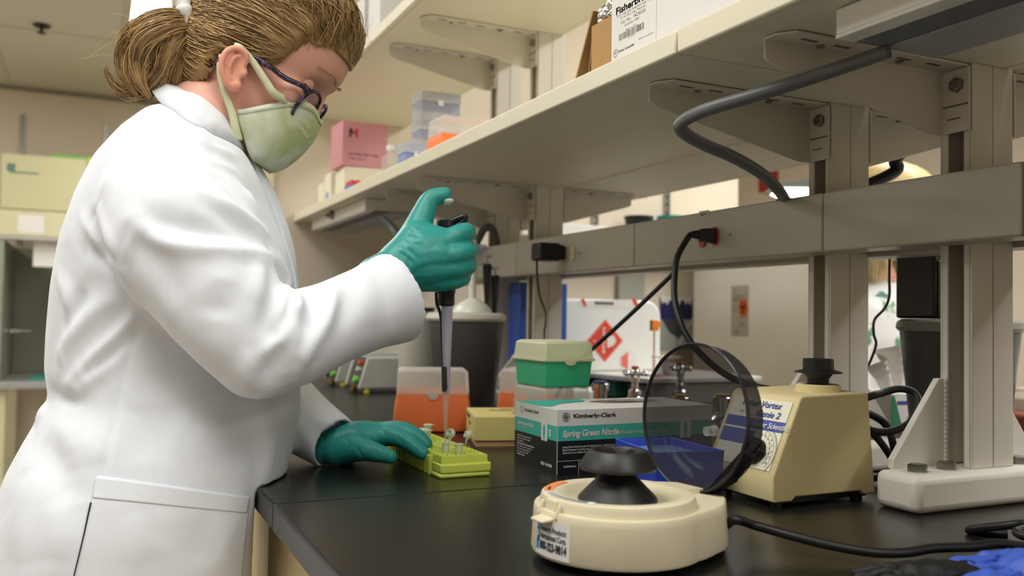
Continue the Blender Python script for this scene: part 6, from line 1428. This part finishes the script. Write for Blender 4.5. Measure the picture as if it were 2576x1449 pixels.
def strip(rowA, rowB, i0, i1, m, nm, off=.0016):
    cN = H(0, 0, -.01); P = []
    for i in range(i0, i1):
        ra, rb2 = [], []
        a, b = np.array(rowA[i]), np.array(rowB[i]); d = a-cN; d /= np.linalg.norm(d); P.append([a+d*off, b+d*off])
    return obj(nm, G().loft(P, cap=False, close=False), m, mk, smooth=80, solid=.0012)
M_ = 2*nt-1
strip(rows[0], rows[2], nt-1, nt+21, BIND, 'binding'); strip(rows[0], rows[2], nt+20, M_, BINDW, 'binding'); strip(rows[0], rows[2], 0, nt, BIND, 'binding')
mi = nt+20
fl_ = spline([np.array(rows[1][mi-7]), np.array(rows[0][mi-1]), EP(690, 235, .071), EP(668, 203, .075), EP(640, 160, .079), EP(618, 132, .084), EP(604, 118, .088), EP(590, 113, .087)], 40)
def ribbon(pts, wd, m, nm):
    P = np.array(pts); T = np.gradient(P, axis=0); T /= np.linalg.norm(T, axis=1)[:, None]; W = np.cross(T, lh); W /= np.linalg.norm(W, axis=1)[:, None]; wd = np.broadcast_to(wd, len(P))
    return obj(nm, G().loft([[p+w_*q*.5+lh*.001, p-w_*q*.5+lh*.001] for p, w_, q in zip(P, W, wd)], cap=False, close=False), m, mk, smooth=80, solid=.0016)
ribbon(fl_, np.interp(np.linspace(0, 1, 40), [0, .3, .7, 1], [.011, .0095, .007, .005]), BIND, 'ear_loop')
bl_ = spline([EP(556, 138, .076), EP(551, 165, .077), EP(554, 195, .076), EP(562, 225, .075), EP(574, 255, .073), EP(586, 290, .071), EP(593, 325, .069), EP(600, 355, .066)], 34)
ribbon(bl_, np.interp(np.linspace(0, 1, 34), [0, .4, .8, 1], [.004, .0065, .010, .011]), BIND, 'ear_loop')
q1_ = np.array(rows[9][nt+14]); 
g = G(); eu = np.array(rows[7][nt+12])-np.array(rows[7][nt+18]); eu /= np.linalg.norm(eu); ev = uxv-eu*(uxv@eu); ev /= np.linalg.norm(ev)
ang30 = math.radians(-38); eu2 = eu*math.cos(ang30)+ev*math.sin(ang30); ev2 = ev*math.cos(ang30)-eu*math.sin(ang30)
base_ = np.array(rows[6][nt+14])
text(g, 'SOUL', base_+ev2*.006+np.cross(eu2, ev2)*.003, eu2, ev2, .0065, lift=.001); text(g, 'HUMAN', base_-ev2*.003+np.cross(eu2, ev2)*.003, eu2, ev2, .0065, lift=.001)
obj('lettering', g, BINDW, mk)
# ------------------------------------------------------------------ glasses
nl = hfu(772, 270, .032); gf, gu = nl[0], nl[2]
TORT = mat('tortoise_frame', '2A2030', .25, noise=.0); N__, L__, b__ = nodes(TORT); tn = N__.new('ShaderNodeTexNoise'); tn.inputs['Scale'].default_value = 160; tcn = N__.new('ShaderNodeTexCoord'); L__.new(tcn.outputs['Object'], tn.inputs['Vector'])
cr = N__.new('ShaderNodeValToRGB'); cr.color_ramp.elements[0].position = .48; cr.color_ramp.elements[0].color = lin('15121A'); cr.color_ramp.elements[1].position = .66; cr.color_ramp.elements[1].color = lin('6B4A7E'); L__.new(tn.outputs[0], cr.inputs[0]); L__.new(cr.outputs[0], b__.inputs['Base Color'])
LENS = clearmat('lens_glass', 'DAD6E0', .10, .02, .2)
gl = None
def lens(s0):
    out = []
    for t in np.linspace(0, 2*math.pi, 40, endpoint=False):
        ct, st = math.cos(t), math.sin(t); q = (abs(ct)**2.6+abs(st)**2.6)**(-1/2.6)
        s = .0270*ct*q; out.append(H(gf-abs(s0+s)*.12+.004+st*.003, s0+s, gu+.0220*st*q*(1.0 if st > 0 else 1.02)))
    return out
fr_ = None
for s0 in (.034, -.034):
    L1 = lens(s0); P = np.array(L1+[L1[0], L1[1]])
    o = obj('glasses_rim', G().tube(P, .0024, 8, cap=False), TORT, person, smooth=60)
    obj('lens', G().add(L1, [tuple(range(len(L1)))]), LENS, o)
obj('glasses_bridge', G().tube(spline([H(gf+.002, .0095, gu+.006), H(gf+.006, 0, gu+.010), H(gf+.002, -.0095, gu+.006)], 10), .002, 8), TORT, person, smooth=60)
obj('glasses_temple', G().tube(spline([H(gf-.003, .060, gu+.012), H(gf-.008, .068, gu+.015), EP(715, 195, .076), EP(680, 168, .079), EP(630, 140, .078), EP(580, 130, .077), EP(556, 148, .076), EP(541, 172, .074)], 40), [.0032]*34+[.0036]*6, 8), TORT, person, smooth=60)
obj('glasses_temple', G().tube(spline([H(gf-.003, -.060, gu+.012), H(gf-.008, -.068, gu+.015), H(.03, -.077, gu+.03), H(-.01, -.078, gu+.04)], 20), .0025, 8), TORT, person, smooth=60)
# ------------------------------------------------------------------ gloved hands
GLOVE = mat('teal_nitrile', '27908A', .42, noise=.05, scale=30, bump=.12, bscale=220, spec=.5)
def chain(g, pts, n=14):
    P = [atD(x, y, d) for x, y, d, r in pts]; R = [q[3] for q in pts]
    Q = spline(P, 5*len(P)); rr = np.interp(np.linspace(0, len(P)-1, len(Q)), range(len(P)), R)
    g.tube(Q, rr, n); g.sphere(Q[0], rr[0], n, 8); g.sphere(Q[-1], rr[-1], n, 8)
def hand(chains, label, strokes=(), clampz=None):
    global tree
    g = G()
    for c in chains: chain(g, c)
    r = remesh(g, .0018, 4, .5); Vv = np.array(r.v); tree = bvh(r); Nn = vnormals(Vv, r.f)
    for pts, wd, amp in strokes: Vv = fold(Vv, Nn, pts, wd, amp)
    Vv = relax(Vv, r.e, 1, .3)
    if clampz: Vv = clampz(Vv)
    r.v = [tuple(p) for p in Vv]; return obj('glove', r, GLOVE, person, smooth=180, label=label)
RH = [[(945, 705, 1.055, .028), (985, 685, 1.07, .029), (1020, 665, 1.08, .030), (1060, 650, 1.085, .030), (1095, 645, 1.088, .027)],
      [(1010, 690, 1.078, .026), (1060, 695, 1.085, .0205), (1100, 706, 1.088, .0145), (1118, 708, 1.09, .0125)],
      [(1010, 660, 1.078, .029), (1070, 625, 1.085, .026), (1128, 607, 1.09, .0165)], [(1020, 665, 1.08, .028), (1080, 650, 1.083, .024), (1138, 642, 1.085, .0160)], [(1020, 675, 1.08, .028), (1080, 676, 1.083, .023), (1132, 677, 1.086, .0150)],
      [(1000, 668, 1.075, .028), (1030, 625, 1.085, .024), (1048, 580, 1.098, .0185), (1066, 535, 1.105, .0148), (1083, 503, 1.110, .0128), (1106, 493, 1.112, .0112), (1118, 489, 1.113, .0098)],
      [(1048, 600, 1.09, .022), (1085, 600, 1.09, .018), (1125, 605, 1.09, .0150)],
      [(1128, 606, 1.089, .0148), (1152, 592, 1.093, .0138), (1172, 585, 1.104, .0128), (1172, 590, 1.132, .0112), (1135, 602, 1.146, .0100)],
      [(1138, 643, 1.084, .0146), (1162, 636, 1.089, .0134), (1179, 633, 1.102, .0124), (1176, 634, 1.13, .0110), (1135, 642, 1.146, .0100)],
      [(1132, 677, 1.085, .0140), (1158, 673, 1.091, .0130), (1177, 668, 1.103, .0118), (1172, 668, 1.13, .0106), (1135, 674, 1.144, .0096)],
      [(1114, 708, 1.089, .0125), (1142, 706, 1.094, .0115), (1164, 699, 1.104, .0104), (1160, 698, 1.126, .0094), (1132, 702, 1.138, .0086)]]
RST = [([(1003, 632), (1025, 650), (1040, 668)], .002, -.0018), ([(1012, 615), (1035, 635), (1050, 650)], .002, -.0015), ([(1022, 600), (1040, 612), (1055, 615)], .0018, -.0014), ([(1030, 583), (1048, 592), (1060, 594)], .0018, -.0013), ([(1040, 565), (1056, 572), (1066, 573)], .0018, -.0012),
       ([(1006, 640), (1020, 690), (1030, 725)], .0022, -.0018), ([(1016, 650), (1034, 700), (1040, 730)], .002, .0012), ([(1060, 680), (1052, 710), (1048, 730)], .0025, -.001), ([(1045, 672), (1040, 700), (1038, 728)], .0025, -.0012), ([(1080, 500), (1088, 515), (1092, 530)], .002, -.0012)]
hand(RH, 'teal glove gripping the pipette, thumb on the plunger', RST)
LH = [[(828, 1128, 1.152, .0215), (855, 1124, 1.152, .026), (895, 1110, 1.158, .026)],
      [(855, 1120, 1.152, .026), (905, 1102, 1.16, .0235), (955, 1098, 1.160, .0155)], [(860, 1115, 1.165, .024), (905, 1098, 1.18, .022), (955, 1089, 1.185, .0155)], [(865, 1118, 1.18, .022), (905, 1100, 1.198, .020), (948, 1091, 1.206, .0145)], [(870, 1125, 1.19, .02), (900, 1110, 1.213, .017), (935, 1096, 1.225, .0130)],
      [(955, 1098, 1.160, .0140), (990, 1098, 1.152, .0130), (1022, 1108, 1.143, .0118), (1046, 1126, 1.130, .0105), (1064, 1141, 1.119, .0088)],
      [(958, 1088, 1.185, .0140), (992, 1082, 1.180, .0130), (1024, 1086, 1.172, .0120), (1054, 1102, 1.164, .0106), (1072, 1118, 1.156, .0092)],
      [(950, 1090, 1.206, .0130), (985, 1086, 1.202, .0120), (1012, 1092, 1.196, .0110), (1036, 1104, 1.190, .0098), (1050, 1112, 1.186, .0088)],
      [(936, 1096, 1.225, .0115), (965, 1092, 1.225, .0105), (990, 1098, 1.221, .0096), (1010, 1106, 1.216, .0086)],
      [(850, 1130, 1.145, .022), (885, 1128, 1.135, .0185), (920, 1132, 1.122, .0145), (955, 1141, 1.112, .0115), (982, 1149, 1.106, .0092)]]
LST = [([(905, 1095), (925, 1105), (935, 1125)], .0022, -.0014), ([(895, 1120), (905, 1140), (915, 1150)], .002, -.0012), ([(1010, 1085), (1022, 1095), (1030, 1105)], .0018, -.0012), ([(1000, 1100), (1010, 1112), (1018, 1120)], .0018, -.001), ([(955, 1075), (965, 1085), (970, 1095)], .002, -.0012), ([(860, 1090), (872, 1105), (880, 1120)], .0025, -.0012), ([(940, 1128), (946, 1140), (950, 1150)], .0016, -.001)]
def lclamp(Vv):
    Vv = Vv.copy(); Vv[:, 2] = np.maximum(Vv[:, 2], BENCH+.0004)
    k = (Vv[:, 0] > .3835) & (Vv[:, 1] > 1.01) & (Vv[:, 1] < 1.233) & (Vv[:, 2] < .9372); d = Vv[:, 0]-.3835; e = .9372-Vv[:, 2]
    a = k & (d < e); Vv[a, 0] = .3835; b = k & ~(d < e); Vv[b, 2] = .9372; return Vv
hand(LH, 'teal glove resting on the tube rack', LST, lclamp)
# ------------------------------------------------------------------ second person, beyond the bench
pc = atD(2222, 556, 2.24); d2 = ray(2222, 560).copy(); d2[2] = 0; d2 /= np.linalg.norm(d2); l2 = np.array([-d2[1], d2[0], 0])
fwd = -d2*.38-l2*.92; fwd /= np.linalg.norm(fwd); lt2 = np.cross(Z_, fwd)
H2 = frame(pc, fwd, lt2, math.radians(10))
pp = thing('person', 'person with blond hair and white floral shirt standing beyond the bench', 'person', (pc[0], pc[1], 0))
def b2(g):
    g.tube(spline([H2(-.02, 0, -.03), H2(-.03, 0, -.10), pc+np.array([0, 0, -.22])], 10), [.055]*5+[.06]*3+[.075]*2, 18)
    g.tube(spline([pc+np.array([0, 0, -.20]), pc+np.array([0, 0, -.45]), pc+np.array([0, 0, -.75])], 10), [.07]+[.11]*9, 18)
    for s in (-1, 1):
        g.tube(spline([pc+np.array([0, 0, -.7])+lt2*s*.08, (pc[0]+lt2[0]*s*.09, pc[1]+lt2[1]*s*.09, .06)], 8), np.linspace(.09, .045, 8), 14)
obj('body', headmesh(H2, b2, .005, 4), SKIN, pp, smooth=180)
# shirt
rings = []
for z, a, b in ((-.155, .075, .07), (-.175, .13, .09), (-.21, .195, .11), (-.30, .215, .125), (-.42, .20, .125), (-.56, .195, .13), (-.72, .205, .14)):
    rings.append([pc+np.array([0, 0, z])+lt2*a*math.cos(t)*.95+fwd*b*math.sin(t) for t in np.linspace(0, 2*math.pi, 32, endpoint=False)])
SHIRT = mat('floral_shirt', 'DAD9DA', .8, noise=0); N__, L__, b__ = nodes(SHIRT); vo = N__.new('ShaderNodeTexVoronoi'); vo.inputs['Scale'].default_value = 17; nz = N__.new('ShaderNodeTexNoise'); nz.inputs['Scale'].default_value = 50; tcn = N__.new('ShaderNodeTexCoord'); vm = N__.new('ShaderNodeVectorMath'); vm.operation = 'MULTIPLY_ADD'; vm.inputs[1].default_value = (.06, .06, .06)
L__.new(tcn.outputs['Object'], nz.inputs['Vector']); L__.new(nz.outputs['Color'], vm.inputs[0]); L__.new(tcn.outputs['Object'], vm.inputs[2]); L__.new(vm.outputs[0], vo.inputs['Vector'])
cr = N__.new('ShaderNodeValToRGB'); cr.color_ramp.elements[0].position = .24; cr.color_ramp.elements[0].color = (1, 1, 1, 1); cr.color_ramp.elements[1].position = .34; cr.color_ramp.elements[1].color = (0, 0, 0, 1); L__.new(vo.outputs['Distance'], cr.inputs[0])
c2_ = N__.new('ShaderNodeValToRGB'); c2_.color_ramp.elements[0].color = lin('2E6E68'); c2_.color_ramp.elements[1].color = lin('E0C65A'); c2_.color_ramp.elements[1].position = .85; e_ = c2_.color_ramp.elements.new(.6); e_.color = lin('6C9A72'); L__.new(vo.outputs['Color'], c2_.inputs[0])
mx = N__.new('ShaderNodeMix'); mx.data_type = 'RGBA'; mx.inputs[6].default_value = lin('DCDBDC'); L__.new(cr.outputs[0], mx.inputs[0]); L__.new(c2_.outputs[0], mx.inputs[7]); L__.new(mx.outputs[2], b__.inputs['Base Color'])
g = G().loft(rings)
for s in (-1, 1): g.tube(spline([pc+np.array([0, 0, -.22])+lt2*s*.17, pc+np.array([0, 0, -.36])+lt2*s*.235, pc+np.array([0, 0, -.50])+lt2*s*.24+fwd*.03], 10), np.linspace(.07, .052, 10), 16)
obj('shirt', remesh(g, .008, 5), SHIRT, pp, smooth=180)
for s in (-1, 1):
    A = [pc+np.array([0, 0, -.48])+lt2*s*.24+fwd*.02, pc+np.array([0, 0, -.56])+lt2*s*.20+fwd*.10, pc+np.array([0, 0, -.58])+lt2*s*.10+fwd*.17]
    g = G().tube(spline(A, 12), np.linspace(.042, .026, 12), 14); hp = A[2]; dd = A[2]-A[1]; dd /= np.linalg.norm(dd); ac = np.cross(dd, Z_)
    g.tube([hp, hp+dd*.05, hp+dd*.085], [.026, .034, .03], 12)
    for k in range(4): g.tube(spline([hp+dd*.07+ac*(k-1.5)*.019, hp+dd*.115+ac*(k-1.5)*.021, hp+dd*(.145+.008*(k in (1, 2)))+ac*(k-1.5)*.02-Z_*.02], 8), np.linspace(.0105, .007, 8), 8)
    g.tube(spline([hp+dd*.02-ac*.02*s, hp+dd*.05-ac*.05*s, hp+dd*.08-ac*.055*s], 8), np.linspace(.013, .009, 8), 8)
    obj('arm', remesh(g, .004, 3), SKIN, pp, smooth=180)
    obj('trouser_leg', G().tube(spline([pc+np.array([0, 0, -.68])+lt2*s*.09, (pc[0]+lt2[0]*s*.095, pc[1]+lt2[1]*s*.095, .05)], 10), np.linspace(.115, .065, 10), 16), TR, pp, smooth=60)
    obj('shoe', G().tube([(pc+lt2*s*.095-fwd*.05)*np.array([1, 1, 0])+Z_*.045, (pc+lt2*s*.095+fwd*.08)*np.array([1, 1, 0])+Z_*.043, (pc+lt2*s*.095+fwd*.17)*np.array([1, 1, 0])+Z_*.03], [.044, .043, .029], 14), MATS['shoe_grey'], pp, smooth=60)
for s in (-1, 1):
    e = obj('eye', G().sphere(H2(.083, s*.032, .021), .0125, 14, 10), MATS['eye_white'], pp, smooth=80); obj('iris', G().sphere(H2(.0905, s*.032, .020), .006, 10, 8), MATS['iris_brown'], e, smooth=80)
BL1, BL2 = hairmat('blond_mid', 'C6AE7C'), hairmat('blond_light', 'D8C494')
cap2 = G(); rr2 = []
for u in np.linspace(-.09, .133, 40):
    f, b, w = [np.interp(u, SLd[:, 0], SLd[:, k]) for k in (1, 2, 3)]; k = .016; c, a = (f+b)/2, (f-b)/2
    rr2.append([H2(c+(a+k)*math.cos(t), (w+k)*math.sin(t), u+.014*max(0, u/.13)) for t in np.linspace(0, 2*math.pi, 48, endpoint=False)])
fl2 = G().loft(rr2); cap2.v = list(fl2.v)
for fc in fl2.f:
    q = np.mean([fl2.v[i] for i in fc], axis=0)-pc; f = q@(H2(1, 0, 0)-pc); u = q@(H2(0, 0, 1)-pc)
    if u > .075+.0*f or f < .035: cap2.f.append(fc)
obj('hair', cap2, BL1, pp, smooth=80, solid=.008)
g = G()
for _ in range(1500):
    t = rng.uniform(1.2, 5.1); r_ = rr2[int(rng.uniform(18, 38))]; p = np.array(r_[int(t/(2*math.pi)*48) % 48]); o = (p-pc); o = o/np.linalg.norm(o)
    e = p*np.array([1, 1, 0])+np.array([0, 0, pc[2]-.10-rng.uniform(0, .06)])*1.0+o*rng.uniform(-.01, .012)+rng.normal(0, .006, 3)
    g.tube(spline([p, (p+e)/2+o*.022, e], 7), rng.uniform(.0007, .0013), 3, cap=False)
o = obj('hair_strand', g, BL2, pp, smooth=180); o['kind'] = 'stuff'
